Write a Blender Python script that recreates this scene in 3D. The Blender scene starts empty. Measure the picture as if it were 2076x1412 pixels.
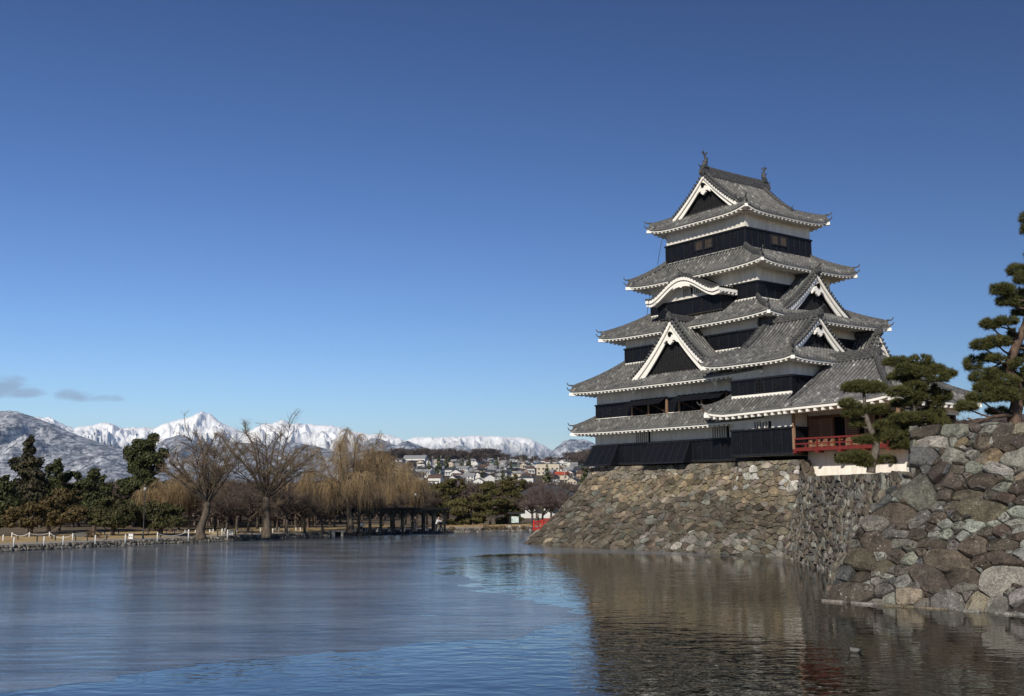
import bpy, math, random
import numpy as np
from mathutils import Vector, Matrix, noise
RND = random.Random(11)
NP = np.random.default_rng(5)
scene = bpy.context.scene
col = scene.collection
rad = math.radians

# ------------------------------------------------------------------ camera
F_PX, HOR, CAM_H = 2250.0, 1012.0, 3.7
PITCH = math.atan((HOR - 706) / F_PX)
cam_d = bpy.data.cameras.new('camera')
cam_d.sensor_width = 36.0
cam_d.lens = 36.0 * F_PX / 2076.0
cam_d.clip_start = 0.5
cam_d.clip_end = 80000.0
cam = bpy.data.objects.new('camera', cam_d)
col.objects.link(cam)
cam.location = (0, 0, CAM_H)
cam.rotation_euler = (rad(90) + PITCH, 0, 0)
scene.camera = cam

# ------------------------------------------------------------------ light
SUN_EL = rad(31.5)
SUN_H = Vector((-0.369, -0.929, 0)).normalized()
sun_dir = Vector((SUN_H.x * math.cos(SUN_EL), SUN_H.y * math.cos(SUN_EL), math.sin(SUN_EL)))
sd = bpy.data.lights.new('sun', 'SUN')
sd.energy = 5.0
sd.angle = rad(0.53)
sd.color = (1.0, 0.93, 0.82)
so = bpy.data.objects.new('sun', sd)
col.objects.link(so)
so.rotation_euler = sun_dir.to_track_quat('Z', 'Y').to_euler()
so.location = sun_dir * 200

world = bpy.data.worlds.new('World')
scene.world = world
world.use_nodes = True
wn, wl = world.node_tree.nodes, world.node_tree.links
wn.clear()
sky = wn.new('ShaderNodeTexSky')
sky.sky_type = 'NISHITA'
sky.sun_disc = False
sky.sun_elevation = SUN_EL
sky.sun_rotation = -math.atan2(SUN_H.x, SUN_H.y)
sky.altitude = 600
sky.air_density = 1.0
sky.dust_density = 0.1
sky.ozone_density = 5.0
bg = wn.new('ShaderNodeBackground')
bg.inputs['Strength'].default_value = 0.105
wo = wn.new('ShaderNodeOutputWorld')
# a few small grey clouds low over the left-hand mountains
tc = wn.new('ShaderNodeTexCoord')
sep = wn.new('ShaderNodeSeparateXYZ')
wl.new(tc.outputs['Generated'], sep.inputs[0])
def wmath(op, a, b=None, c=None):
    n = wn.new('ShaderNodeMath'); n.operation = op
    for i, v in enumerate((a, b, c)):
        if v is None: continue
        if isinstance(v, (int, float)): n.inputs[i].default_value = v
        else: wl.new(v, n.inputs[i])
    return n.outputs[0]
az = wmath('DIVIDE', sep.outputs['X'], sep.outputs['Y'])
el = wmath('DIVIDE', sep.outputs['Z'], sep.outputs['Y'])
comb = wn.new('ShaderNodeCombineXYZ')
wl.new(wmath('MULTIPLY', az, 32.0), comb.inputs[0]); wl.new(wmath('MULTIPLY', el, 70.0), comb.inputs[1])
cn = wn.new('ShaderNodeTexNoise'); cn.inputs['Scale'].default_value = 1.0; cn.inputs['Detail'].default_value = 7
wl.new(comb.outputs[0], cn.inputs['Vector'])
mask = None
for (ca, ce, ra, re) in ((-0.440, 0.0955, 0.018, 0.0060), (-0.470, 0.101, 0.034, 0.0125), (-0.393, 0.0935, 0.019, 0.0075), (-0.366, 0.0900, 0.022, 0.0042)):
    d = wmath('ADD', wmath('POWER', wmath('DIVIDE', wmath('SUBTRACT', az, ca), ra), 2.0),
              wmath('POWER', wmath('DIVIDE', wmath('SUBTRACT', el, ce), re), 2.0))
    m = wmath('SUBTRACT', 1.0, d)
    mask = m if mask is None else wmath('MAXIMUM', mask, m)
mask = wmath('ADD', mask, wmath('MULTIPLY', wmath('SUBTRACT', cn.outputs[0], 0.52), 3.2))
cm = wmath('MULTIPLY', wmath('SMOOTH_MIN', wmath('MAXIMUM', mask, 0.0), 1.0, 0.3), wmath('GREATER_THAN', sep.outputs['Y'], 0.0))
mixc = wn.new('ShaderNodeMix'); mixc.data_type = 'RGBA'
wl.new(wmath('MULTIPLY', cm, 0.6), mixc.inputs[0])
def wmul(src, c):
    n = wn.new('ShaderNodeMix'); n.data_type = 'RGBA'; n.blend_type = 'MULTIPLY'; n.inputs[0].default_value = 1.0
    n.inputs[7].default_value = (*c, 1); wl.new(src, n.inputs[6]); return n
g0 = wmul(sky.outputs[0], (0.80 / 2.82, 0.98 / 4.95, 1.22 / 8.0))      # the clear winter sky: white balance and contrast
gm = wn.new('ShaderNodeGamma'); gm.inputs['Gamma'].default_value = 1.72
wl.new(g0.outputs[2], gm.inputs[0])
tint = wmul(gm.outputs[0], (2.98, 4.14, 5.60))
wl.new(tint.outputs[2], mixc.inputs[6])
mixc.inputs[7].default_value = (2.9, 3.2, 4.2, 1)
wl.new(mixc.outputs[2], bg.inputs['Color'])
wl.new(bg.outputs[0], wo.inputs[0])

scene.view_settings.view_transform = 'Standard'
scene.view_settings.look = 'None'
scene.view_settings.exposure = 0.0
scene.view_settings.gamma = 1.0
scene.view_settings.use_curve_mapping = False
scene.cycles.max_bounces = 6
scene.cycles.diffuse_bounces = 3
scene.cycles.glossy_bounces = 3
scene.cycles.transparent_max_bounces = 8

# ------------------------------------------------------------------ measuring helpers (pixels of the 2076 px photograph to metres)
_c, _s = math.cos(PITCH), math.sin(PITCH)
def ray(x, y):
    X = (x - 1038) / F_PX; Z = (706 - y) / F_PX
    return Vector((X, _c - Z * _s, _s + Z * _c))
def at(x, y, Y):
    r = ray(x, y); return r * (Y / r.y) + Vector((0, 0, CAM_H))
def at_z(x, y, z):
    r = ray(x, y); return r * ((z - CAM_H) / r.z) + Vector((0, 0, CAM_H))

# ------------------------------------------------------------------ scene-graph helpers
def tag(o, label=None, cat=None, group=None, kind=None):
    if label: o['label'] = label
    if cat: o['category'] = cat
    if group: o['group'] = group
    if kind: o['kind'] = kind
    return o
def thing(name, label, cat, loc=(0, 0, 0), rz=0.0, group=None):
    o = bpy.data.objects.new(name, None)
    col.objects.link(o)
    o.empty_display_size = 0.3
    o.location = loc; o.rotation_euler = (0, 0, rz)
    return tag(o, label, cat, group)
def copy_tree(o, parent=None):
    c = o.copy(); col.objects.link(c); c.parent = parent
    for ch in [k for k in KIDS.get(o.name, ())]:
        copy_tree(ch, c)
    return c
KIDS = {}

class MB:
    """collects polygons; build() links them as one mesh object"""
    def __init__(s): s.v = []; s.f = []; s.uv = []; s.c = []; s.has_uv = False; s.has_c = False
    def face(s, pts, uv=None, c=None):
        i = len(s.v); s.v.extend(pts); s.f.append(tuple(range(i, i + len(pts))))
        s.uv.append(uv); s.c.append(c)
        if uv is not None: s.has_uv = True
        if c is not None: s.has_c = True
    def box(s, x0, x1, y0, y1, z0, z1, c=None):
        i = len(s.v)
        s.v += [(x0, y0, z0), (x1, y0, z0), (x1, y1, z0), (x0, y1, z0), (x0, y0, z1), (x1, y0, z1), (x1, y1, z1), (x0, y1, z1)]
        for q in ((0, 3, 2, 1), (4, 5, 6, 7), (0, 1, 5, 4), (1, 2, 6, 5), (2, 3, 7, 6), (3, 0, 4, 7)):
            s.f.append(tuple(i + k for k in q)); s.uv.append(None); s.c.append(c)
        if c is not None: s.has_c = True
    def hexa(s, p, c=None):
        i = len(s.v); s.v += [tuple(q) for q in p]
        for q in ((0, 3, 2, 1), (4, 5, 6, 7), (0, 1, 5, 4), (1, 2, 6, 5), (2, 3, 7, 6), (3, 0, 4, 7)):
            s.f.append(tuple(i + k for k in q)); s.uv.append(None); s.c.append(c)
        if c is not None: s.has_c = True
    def bar(s, a, b, w, h, up=(0, 0, 1), c=None):
        """box beam from a to b, w wide, h tall (centred)"""
        a, b, up = Vector(a), Vector(b), Vector(up)
        d = (b - a).normalized(); sx = d.cross(up)
        if sx.length < 1e-5: sx = d.cross(Vector((1, 0, 0)))
        sx.normalize(); u = sx.cross(d)
        sx = sx * (w / 2); u = u * (h / 2)
        s.hexa([a - sx - u, a + sx - u, b + sx - u, b - sx - u, a - sx + u, a + sx + u, b + sx + u, b - sx + u], c)
    def tube(s, pts, rr, n=8, cap=True, c=None):
        pts = [Vector(p) for p in pts]; i0 = len(s.v); m = len(pts)
        prev = None
        for k, p in enumerate(pts):
            d = (pts[min(k + 1, m - 1)] - pts[max(k - 1, 0)]).normalized()
            if prev is None:
                prev = d.cross(Vector((0, 0, 1)))
                if prev.length < 1e-3: prev = Vector((1, 0, 0))
            prev = (prev - d * prev.dot(d)).normalized(); q = d.cross(prev)
            r = rr[k] if hasattr(rr, '__len__') else rr
            for j in range(n):
                a = 2 * math.pi * j / n
                s.v.append(tuple(p + prev * (math.cos(a) * r) + q * (math.sin(a) * r)))
        for k in range(m - 1):
            for j in range(n):
                a = i0 + k * n + j; b = i0 + k * n + (j + 1) % n
                s.f.append((a, b, b + n, a + n)); s.uv.append(None); s.c.append(c)
        if cap:
            s.f.append(tuple(i0 + j for j in range(n))[::-1]); s.uv.append(None); s.c.append(c)
            s.f.append(tuple(i0 + (m - 1) * n + j for j in range(n))); s.uv.append(None); s.c.append(c)
        if c is not None: s.has_c = True
    def grid(s, rows, uv=None, c=None):
        i0 = len(s.v); n = len(rows[0])
        for r in rows: s.v.extend(r)
        for i in range(len(rows) - 1):
            for j in range(n - 1):
                a = i0 + i * n + j
                s.f.append((a, a + 1, a + n + 1, a + n)); s.c.append(c)
                s.uv.append(None if uv is None else [uv[i][j], uv[i][j + 1], uv[i + 1][j + 1], uv[i + 1][j]])
        if uv is not None: s.has_uv = True
        if c is not None: s.has_c = True
    def prism(s, poly, fn, d0, d1, c=None):
        """extrude 2-D polygon; fn(u, v, d) gives the point"""
        n = len(poly)
        A = [fn(u, v, d0) for u, v in poly]; B = [fn(u, v, d1) for u, v in poly]
        s.face(A[::-1], c=c); s.face(B, c=c)
        for k in range(n): s.face([A[k], A[(k + 1) % n], B[(k + 1) % n], B[k]], c=c)
    def build(s, name, mat, parent=None, smooth=False, off=None):
        me = bpy.data.meshes.new(name)
        v = s.v
        if off is not None: v = [(p[0] - off[0], p[1] - off[1], p[2] - off[2]) for p in v]
        me.from_pydata([tuple(p) for p in v], [], s.f)
        if s.has_uv:
            ul = me.uv_layers.new(name='UVMap'); k = 0
            arr = np.zeros(len(me.loops) * 2, dtype=np.float32)
            for f, uv in zip(s.f, s.uv):
                if uv is not None:
                    for j in range(len(f)): arr[2 * (k + j)] = uv[j][0]; arr[2 * (k + j) + 1] = uv[j][1]
                k += len(f)
            ul.data.foreach_set('uv', arr)
        if s.has_c:
            at_ = me.attributes.new('Col', 'FLOAT_COLOR', 'FACE')
            arr = np.ones((len(s.f), 4), dtype=np.float32)
            for i, c in enumerate(s.c):
                if c is not None: arr[i, :3] = c
            at_.data.foreach_set('color', arr.ravel())
        return link(name, me, mat, parent, smooth)
def link(name, me, mat, parent=None, smooth=False):
    for m in (mat if isinstance(mat, (list, tuple)) else [mat]): me.materials.append(m)
    if smooth: me.polygons.foreach_set('use_smooth', [True] * len(me.polygons))
    me.update()
    o = bpy.data.objects.new(name, me); col.objects.link(o)
    if parent is not None:
        o.parent = parent; KIDS.setdefault(parent.name, []).append(o)
    return o
def fmesh(name, v, f, mat, parent=None, rnd=None, smooth=False):
    """fast mesh from numpy arrays (faces all the same size)"""
    me = bpy.data.meshes.new(name); k = f.shape[1]
    me.vertices.add(len(v)); me.vertices.foreach_set('co', np.ascontiguousarray(v, dtype=np.float32).ravel())
    me.loops.add(f.size); me.loops.foreach_set('vertex_index', np.ascontiguousarray(f, dtype=np.int32).ravel())
    me.polygons.add(len(f)); me.polygons.foreach_set('loop_start', np.arange(0, f.size, k, dtype=np.int32))
    me.polygons.foreach_set('loop_total', np.full(len(f), k, dtype=np.int32))
    if rnd is not None:
        a = me.attributes.new('rnd', 'FLOAT', 'FACE'); a.data.foreach_set('value', np.ascontiguousarray(rnd, dtype=np.float32))
    me.update(calc_edges=True); me.validate()
    return link(name, me, mat, parent, smooth)

# ------------------------------------------------------------------ materials
def M(name):
    m = bpy.data.materials.new(name); m.use_nodes = True
    nt = m.node_tree; b = nt.nodes['Principled BSDF']
    return m, nt, b
def nd(nt, t, **kw):
    n = nt.nodes.new(t)
    for k, v in kw.items():
        if k in n.inputs: n.inputs[k].default_value = v
        else: setattr(n, k, v)
    return n
def ramp(nt, fac, stops, interp='LINEAR'):
    r = nt.nodes.new('ShaderNodeValToRGB'); r.color_ramp.interpolation = interp
    e = r.color_ramp.elements
    while len(e) < len(stops): e.new(0.5)
    for k, (p, c) in enumerate(stops):
        e[k].position = p; e[k].color = (*c, 1) if len(c) == 3 else c
    nt.links.new(fac, r.inputs[0]); return r.outputs[0]
def mix(nt, fac, a, b, mode='MIX'):
    n = nt.nodes.new('ShaderNodeMix'); n.data_type = 'RGBA'; n.blend_type = mode
    for k, v in ((0, fac), (6, a), (7, b)):
        if isinstance(v, (int, float)): n.inputs[k].default_value = v
        elif isinstance(v, tuple): n.inputs[k].default_value = (*v, 1)
        else: nt.links.new(v, n.inputs[k])
    return n.outputs[2]
def mth(nt, op, a, b=0.0, clamp=False):
    n = nt.nodes.new('ShaderNodeMath'); n.operation = op; n.use_clamp = clamp
    for k, v in ((0, a), (1, b)):
        if isinstance(v, (int, float)): n.inputs[k].default_value = v
        else: nt.links.new(v, n.inputs[k])
    return n.outputs[0]
def noi(nt, scale, detail=4, rough=0.55, vec=None, dist=0.0):
    n = nd(nt, 'ShaderNodeTexNoise', Scale=scale, Detail=detail, Roughness=rough, Distortion=dist)
    if vec is not None: nt.links.new(vec, n.inputs['Vector'])
    return n.outputs[0]
def objco(nt, scale=None):
    t = nt.nodes.new('ShaderNodeTexCoord')
    if scale is None: return t.outputs['Object']
    m = nt.nodes.new('ShaderNodeMapping'); m.inputs['Scale'].default_value = scale
    nt.links.new(t.outputs['Object'], m.inputs[0]); return m.outputs[0]
def attr(nt, name, out='Color'):
    a = nt.nodes.new('ShaderNodeAttribute'); a.attribute_name = name; return a.outputs[out]
def bump(nt, b, h, strength=0.3, dist=0.02):
    n = nd(nt, 'ShaderNodeBump', Strength=strength, Distance=dist)
    nt.links.new(h, n.inputs['Height']); nt.links.new(n.outputs[0], b.inputs['Normal'])
def setc(nt, b, c, rough=0.7, spec=0.3):
    if isinstance(c, tuple): b.inputs['Base Color'].default_value = (*c, 1)
    else: nt.links.new(c, b.inputs['Base Color'])
    b.inputs['Roughness'].default_value = rough
    b.inputs['Specular IOR Level'].default_value = spec
def simple(name, a, b2, scale=3.0, rough=0.7, spec=0.3, bmp=0.0, bs=20.0, sc=None):
    m, nt, b = M(name)
    n = noi(nt, scale, 6, 0.6, objco(nt, sc))
    setc(nt, b, ramp(nt, n, [(0.3, a), (0.7, b2)]), rough, spec)
    if bmp: bump(nt, b, noi(nt, bs, 4, 0.6, objco(nt, sc)), bmp, 0.02)
    return m
MT = {}
# white lime plaster with faint grey run marks
m, nt, b = M('plaster'); MT['plaster'] = m
n1 = noi(nt, 0.9, 5, 0.6, objco(nt)); n2 = noi(nt, 2.2, 6, 0.65, objco(nt, (1.0, 1.0, 0.16)))
c = mix(nt, ramp(nt, n2, [(0.42, (0, 0, 0)), (0.72, (1, 1, 1))]), (0.83, 0.795, 0.72), (0.56, 0.52, 0.45))
c = mix(nt, ramp(nt, n1, [(0.35, (0, 0, 0)), (0.8, (0.6, 0.6, 0.6))]), c, (0.64, 0.60, 0.53))
setc(nt, b, c, 0.85, 0.2)
MT['eave_white'] = simple('eave_plaster', (0.87, 0.84, 0.77), (0.80, 0.77, 0.70), 2.0, 0.85, 0.2)
# black lacquered weatherboards: horizontal laps by bump
m, nt, b = M('black_boards'); MT['black'] = m
oc = objco(nt)
sp = nt.nodes.new('ShaderNodeSeparateXYZ'); nt.links.new(oc, sp.inputs[0])
fr = mth(nt, 'FRACT', mth(nt, 'MULTIPLY', sp.outputs['Z'], 3.1))
n3 = noi(nt, 5.0, 6, 0.65, objco(nt, (1, 1, 0.5)))
n4 = noi(nt, 40.0, 2, 0.5, oc)
c = ramp(nt, n3, [(0.3, (0.004, 0.0045, 0.007)), (0.62, (0.008, 0.009, 0.013)), (0.8, (0.020, 0.021, 0.026))])
c = mix(nt, mth(nt, 'MULTIPLY', mth(nt, 'LESS_THAN', fr, 0.09), 0.6), c, (0.003, 0.003, 0.004))
c = mix(nt, mth(nt, 'GREATER_THAN', n4, 0.745), c, (0.16, 0.155, 0.15))
setc(nt, b, c, 0.5, 0.22); bump(nt, b, fr, 0.5, 0.02)
MT['black_trim'] = simple('black_trim', (0.010, 0.011, 0.014), (0.022, 0.022, 0.027), 6, 0.5, 0.3)
MT['lattice'] = simple('lattice_wood', (0.012, 0.012, 0.013), (0.034, 0.031, 0.030), 6, 0.6, 0.25)
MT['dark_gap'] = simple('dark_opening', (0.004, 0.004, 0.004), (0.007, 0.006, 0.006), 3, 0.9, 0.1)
# roof tiles: colour by tile from the UV cell (u = tile row, v = tile along the slope)
def tile_mat(name, lo, hi, pale):
    m, nt, b = M(name)
    uv = nt.nodes.new('ShaderNodeUVMap').outputs[0]
    sp = nt.nodes.new('ShaderNodeSeparateXYZ'); nt.links.new(uv, sp.inputs[0])
    cb = nt.nodes.new('ShaderNodeCombineXYZ')
    nt.links.new(mth(nt, 'FLOOR', sp.outputs['X']), cb.inputs[0]); nt.links.new(mth(nt, 'FLOOR', sp.outputs['Y']), cb.inputs[1])
    wnz = nt.nodes.new('ShaderNodeTexWhiteNoise'); wnz.noise_dimensions = '2D'; nt.links.new(cb.outputs[0], wnz.inputs['Vector'])
    c = ramp(nt, wnz.outputs['Value'], [(0.0, lo), (0.45, tuple((x + y) / 2 for x, y in zip(lo, hi))), (0.8, hi), (0.93, hi), (0.985, pale)])
    n = noi(nt, 1.3, 6, 0.65, objco(nt)); n2 = noi(nt, 16.0, 5, 0.7, objco(nt))
    c = mix(nt, 0.75, c, ramp(nt, n, [(0.3, (0.55, 0.55, 0.57)), (0.7, (1.3, 1.27, 1.2))]), 'MULTIPLY')
    c = mix(nt, ramp(nt, n2, [(0.56, (0, 0, 0)), (0.72, (0.22, 0.22, 0.22))]), c, tuple(0.7 * x for x in pale))
    jt = mth(nt, 'LESS_THAN', mth(nt, 'FRACT', sp.outputs['Y']), 0.16)
    c = mix(nt, mth(nt, 'MULTIPLY', jt, 0.5), c, tuple(0.35 * x for x in lo))
    gut = mth(nt, 'GREATER_THAN', mth(nt, 'ABSOLUTE', mth(nt, 'SUBTRACT', mth(nt, 'FRACT', sp.outputs['X']), 0.5)), 0.16)
    c = mix(nt, mth(nt, 'MULTIPLY', gut, 0.9), c, tuple(0.20 * x for x in lo))  # pans between rows coloured darker: shade put in so the ribs stand out
    setc(nt, b, c, 0.55, 0.35)
    fr = mth(nt, 'FRACT', sp.outputs['Y'])
    bump(nt, b, mth(nt, 'ADD', fr, mth(nt, 'MULTIPLY', n2, 0.6)), 0.5, 0.03)
    return m
MT['tile'] = tile_mat('roof_tile', (0.090, 0.090, 0.087), (0.172, 0.171, 0.166), (0.29, 0.287, 0.275))
MT['tile_pale'] = tile_mat('roof_tile_pale', (0.105, 0.105, 0.105), (0.200, 0.198, 0.194), (0.40, 0.40, 0.39))
m, nt, b = M('ridge_tile'); MT['ridge'] = m
n = noi(nt, 7.0, 6, 0.7, objco(nt)); n2 = noi(nt, 2.0, 3, 0.6, objco(nt))
c = ramp(nt, n, [(0.32, (0.030, 0.030, 0.031)), (0.52, (0.085, 0.084, 0.082)), (0.72, (0.22, 0.215, 0.20))])
sp = nt.nodes.new('ShaderNodeSeparateXYZ'); nt.links.new(objco(nt), sp.inputs[0])
lay = mth(nt, 'LESS_THAN', mth(nt, 'FRACT', mth(nt, 'MULTIPLY', sp.outputs['Z'], 9.0)), 0.35)
c = mix(nt, mth(nt, 'MULTIPLY', lay, 0.55), c, (0.025, 0.025, 0.026))
setc(nt, b, c, 0.6, 0.3); bump(nt, b, n, 0.6, 0.04)
m, nt, b = M('old_copper'); MT['copper'] = m
n = noi(nt, 4.0, 5, 0.6, objco(nt)); setc(nt, b, ramp(nt, n, [(0.35, (0.10, 0.115, 0.10)), (0.65, (0.20, 0.25, 0.21))]), 0.6, 0.3)
MT['bronze'] = simple('finial_tile', (0.035, 0.037, 0.040), (0.085, 0.085, 0.085), 8, 0.45, 0.4)
MT['vermilion'] = simple('vermilion_paint', (0.125, 0.018, 0.015), (0.175, 0.027, 0.021), 6, 0.5, 0.35)
MT['bridge_red'] = simple('bridge_red_paint', (0.40, 0.028, 0.020), (0.50, 0.042, 0.03), 4, 0.45, 0.35)
MT['wood'] = simple('brown_wood', (0.10, 0.045, 0.022), (0.20, 0.095, 0.045), 5, 0.65, 0.3, sc=(1, 1, 6))
MT['wood_pale'] = simple('weathered_post_wood', (0.20, 0.12, 0.075), (0.32, 0.20, 0.125), 6, 0.7, 0.25, sc=(3, 3, 0.6))
MT['bar_wood'] = simple('window_bar_wood', (0.045, 0.036, 0.030), (0.085, 0.068, 0.056), 6, 0.7, 0.25)
MT['dark_wood'] = simple('dark_stained_wood', (0.010, 0.012, 0.011), (0.022, 0.024, 0.020), 5, 0.6, 0.25)
MT['white_paint'] = simple('white_paint', (0.62, 0.61, 0.56), (0.76, 0.75, 0.71), 5, 0.6, 0.3)
MT['rope'] = simple('pale_rope', (0.48, 0.46, 0.41), (0.6, 0.58, 0.53), 9, 0.85, 0.15)
MT['metal_dark'] = simple('dark_metal', (0.02, 0.02, 0.021), (0.035, 0.034, 0.033), 5, 0.5, 0.4)
MT['concrete'] = simple('grey_concrete', (0.26, 0.25, 0.23), (0.38, 0.37, 0.34), 4, 0.85, 0.2, 0.3)
MT['glass_dark'] = simple('window_glass', (0.02, 0.025, 0.03), (0.035, 0.04, 0.05), 2, 0.12, 0.6)
# stones: face colour attribute broken up by noise, lichen flecks and veins
def stone_mat(name, fleck, fine, bstr):
    m, nt, b = M(name)
    ca = attr(nt, 'Col'); oc = objco(nt)
    n = noi(nt, fine, 8, 0.68, oc, 0.4); n2 = noi(nt, fine * 5, 5, 0.65, oc); n3 = noi(nt, fine * 0.6, 3, 0.5, oc)
    c = mix(nt, 1.0, ca, ramp(nt, n, [(0.30, (0.38, 0.37, 0.36)), (0.48, (0.85, 0.85, 0.84)), (0.58, (1.05, 1.04, 1.02)), (0.74, (1.9, 1.87, 1.8))]), 'MULTIPLY')
    c = mix(nt, 1.0, c, ramp(nt, noi(nt, fine * 9, 5, 0.75, oc), [(0.36, (0.55, 0.55, 0.55)), (0.50, (0.98, 0.98, 0.98)), (0.66, (1.45, 1.44, 1.40))]), 'MULTIPLY')
    vein = mth(nt, 'LESS_THAN', mth(nt, 'ABSOLUTE', mth(nt, 'SUBTRACT', noi(nt, fine * 0.9, 5, 0.6, oc, 1.0), 0.47)), 0.010)
    c = mix(nt, mth(nt, 'MULTIPLY', vein, 0.6), c, (0.030, 0.027, 0.024))
    fl = mth(nt, 'MULTIPLY', mth(nt, 'GREATER_THAN', n2, 0.645), mth(nt, 'GREATER_THAN', n3, 0.50))
    li = ramp(nt, mth(nt, 'ADD', mth(nt, 'MULTIPLY', noi(nt, fine * 0.55, 6, 0.7, oc, 0.6), 0.75), mth(nt, 'MULTIPLY', n2, 0.25)), [(0.56, (0, 0, 0)), (0.66, (fleck, fleck, fleck))])
    c = mix(nt, mth(nt, 'MULTIPLY', li, 0.75), c, (0.24, 0.225, 0.20))
    c = mix(nt, mth(nt, 'MULTIPLY', fl, fleck), c, (0.42, 0.41, 0.38))
    setc(nt, b, c, 0.88, 0.18)
    bump(nt, b, mth(nt, 'ADD', n, mth(nt, 'MULTIPLY', n2, 0.35)), bstr, 0.12)
    return m
MT['stone_far'] = stone_mat('wall_stone', 0.35, 1.6, 0.7)
MT['stone_near'] = stone_mat('bastion_stone', 0.75, 1.9, 1.0)
MT['stone_bank'] = stone_mat('bank_stone', 0.2, 2.0, 0.6)
MT['grass'] = simple('dry_winter_grass', (0.30, 0.21, 0.10), (0.46, 0.34, 0.18), 1.2, 0.95, 0.1, 0.6, 9.0)
MT['path'] = simple('pale_gravel_path', (0.22, 0.20, 0.17), (0.36, 0.32, 0.27), 2.0, 0.95, 0.1)
MT['earth'] = simple('bare_earth', (0.085, 0.066, 0.045), (0.19, 0.15, 0.10), 0.35, 0.95, 0.1, 0.4, 3.0)
MT['hill'] = simple('hill_scrub', (0.045, 0.036, 0.028), (0.13, 0.105, 0.075), 0.02, 0.95, 0.1)

# ================================================================== TERRAIN, WATER, MOUNTAINS
def poly_obj(name, pts, mat, kind='structure', depth=None):
    mb = MB()
    if depth is None: mb.face([tuple(p) for p in pts])
    else:
        mb.face([tuple(p) for p in pts])
        low = [(p[0], p[1], p[2] - depth) for p in pts]
        for k in range(len(pts)):
            j = (k + 1) % len(pts); mb.face([tuple(pts[k]), low[k], low[j], tuple(pts[j])])
    o = mb.build(name, mat); o['kind'] = kind; return o
HAZE = 2.8e-5
GZ = 0.42                                            # park level above the water
# moat water
m, nt, b = M('moat_water'); MT['water'] = m
oc = objco(nt, (0.85, 1.25, 1.0))
w1 = noi(nt, 1.9, 2, 0.45, oc, 0.4); w2 = noi(nt, 0.7, 2, 0.45, oc, 0.5); w3 = noi(nt, 6.0, 1, 0.4, oc)
calm = ramp(nt, noi(nt, 0.055, 3, 0.5, objco(nt)), [(0.40, (0.25, 0.25, 0.25)), (0.60, (1, 1, 1))])
h = mth(nt, 'ADD', mth(nt, 'MULTIPLY', w1, 0.62), mth(nt, 'ADD', mth(nt, 'MULTIPLY', w2, 0.75), mth(nt, 'MULTIPLY', w3, 0.08)))
h = mth(nt, 'MULTIPLY', h, calm)
setc(nt, b, (0.010, 0.010, 0.006), 0.015, 0.5); b.inputs['IOR'].default_value = 1.33
bump(nt, b, h, 1.0, 0.030)
poly_obj('moat_water', [(-150, 2, 0), (70, 2, 0), (70, 175, 0), (-150, 175, 0)], m)
poly_obj('moat_bed', [(-160, 0, -1.6), (80, 0, -1.6), (80, 180, -1.6), (-160, 180, -1.6)], MT['earth'])
poly_obj('near_bank', [(-150, -60, 1.9), (90, -60, 1.9), (90, 2.5, 1.9), (-150, 2.5, 1.9)], MT['path'], depth=4)
# thin ice films lying on the moat
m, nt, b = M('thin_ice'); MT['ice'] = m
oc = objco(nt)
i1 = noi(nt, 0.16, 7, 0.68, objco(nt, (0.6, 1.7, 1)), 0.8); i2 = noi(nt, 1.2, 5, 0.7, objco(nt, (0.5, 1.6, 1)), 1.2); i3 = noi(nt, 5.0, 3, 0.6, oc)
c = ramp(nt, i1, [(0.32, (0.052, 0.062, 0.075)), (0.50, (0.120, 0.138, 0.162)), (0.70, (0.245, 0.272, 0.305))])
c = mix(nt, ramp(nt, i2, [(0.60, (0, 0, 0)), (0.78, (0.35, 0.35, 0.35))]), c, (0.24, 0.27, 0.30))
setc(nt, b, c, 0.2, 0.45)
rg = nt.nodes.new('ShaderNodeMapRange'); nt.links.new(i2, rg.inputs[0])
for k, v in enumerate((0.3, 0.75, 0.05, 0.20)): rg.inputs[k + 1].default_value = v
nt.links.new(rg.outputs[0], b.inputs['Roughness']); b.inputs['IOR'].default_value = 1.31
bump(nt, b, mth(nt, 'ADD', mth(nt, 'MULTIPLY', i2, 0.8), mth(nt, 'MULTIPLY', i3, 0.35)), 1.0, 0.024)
m, nt, b = M('dark_thin_ice'); MT['ice_dark'] = m
setc(nt, b, ramp(nt, noi(nt, 0.5, 5, 0.6, objco(nt, (.5, 1.6, 1))), [(.35, (0.022, 0.020, 0.015)), (.65, (0.055, 0.050, 0.042))]), 0.13, 0.45); b.inputs['IOR'].default_value = 1.31
bump(nt, b, noi(nt, 1.1, 3, 0.5, objco(nt)), 0.5, 0.01)
def jag(pts, amp, step):
    out = []
    for k in range(len(pts)):
        a, b_ = pts[k], pts[(k + 1) % len(pts)]
        n = max(1, int((b_ - a).length / step))
        for j in range(n):
            p = a.lerp(b_, j / n); f = lambda o_, s_: noise.noise(Vector((p.x * s_ + o_, p.y * s_ * 1.4, o_)))
            out.append((p.x + amp * (3.2 * f(1, .35) + 1.6 * f(4, 1.1) + .9 * f(7, 2.9)), p.y + amp * (1.6 * f(11, .35) + 1.1 * f(15, 1.1) + .55 * f(19, 2.9)), p.z))
    return out
def ice(px, amp=0.35, mt='ice'):
    pts = [at_z(x, y, 0.002) for x, y in px]
    o = poly_obj('ice_sheet', jag(pts, amp, 0.22), MT[mt]); return o
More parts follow.
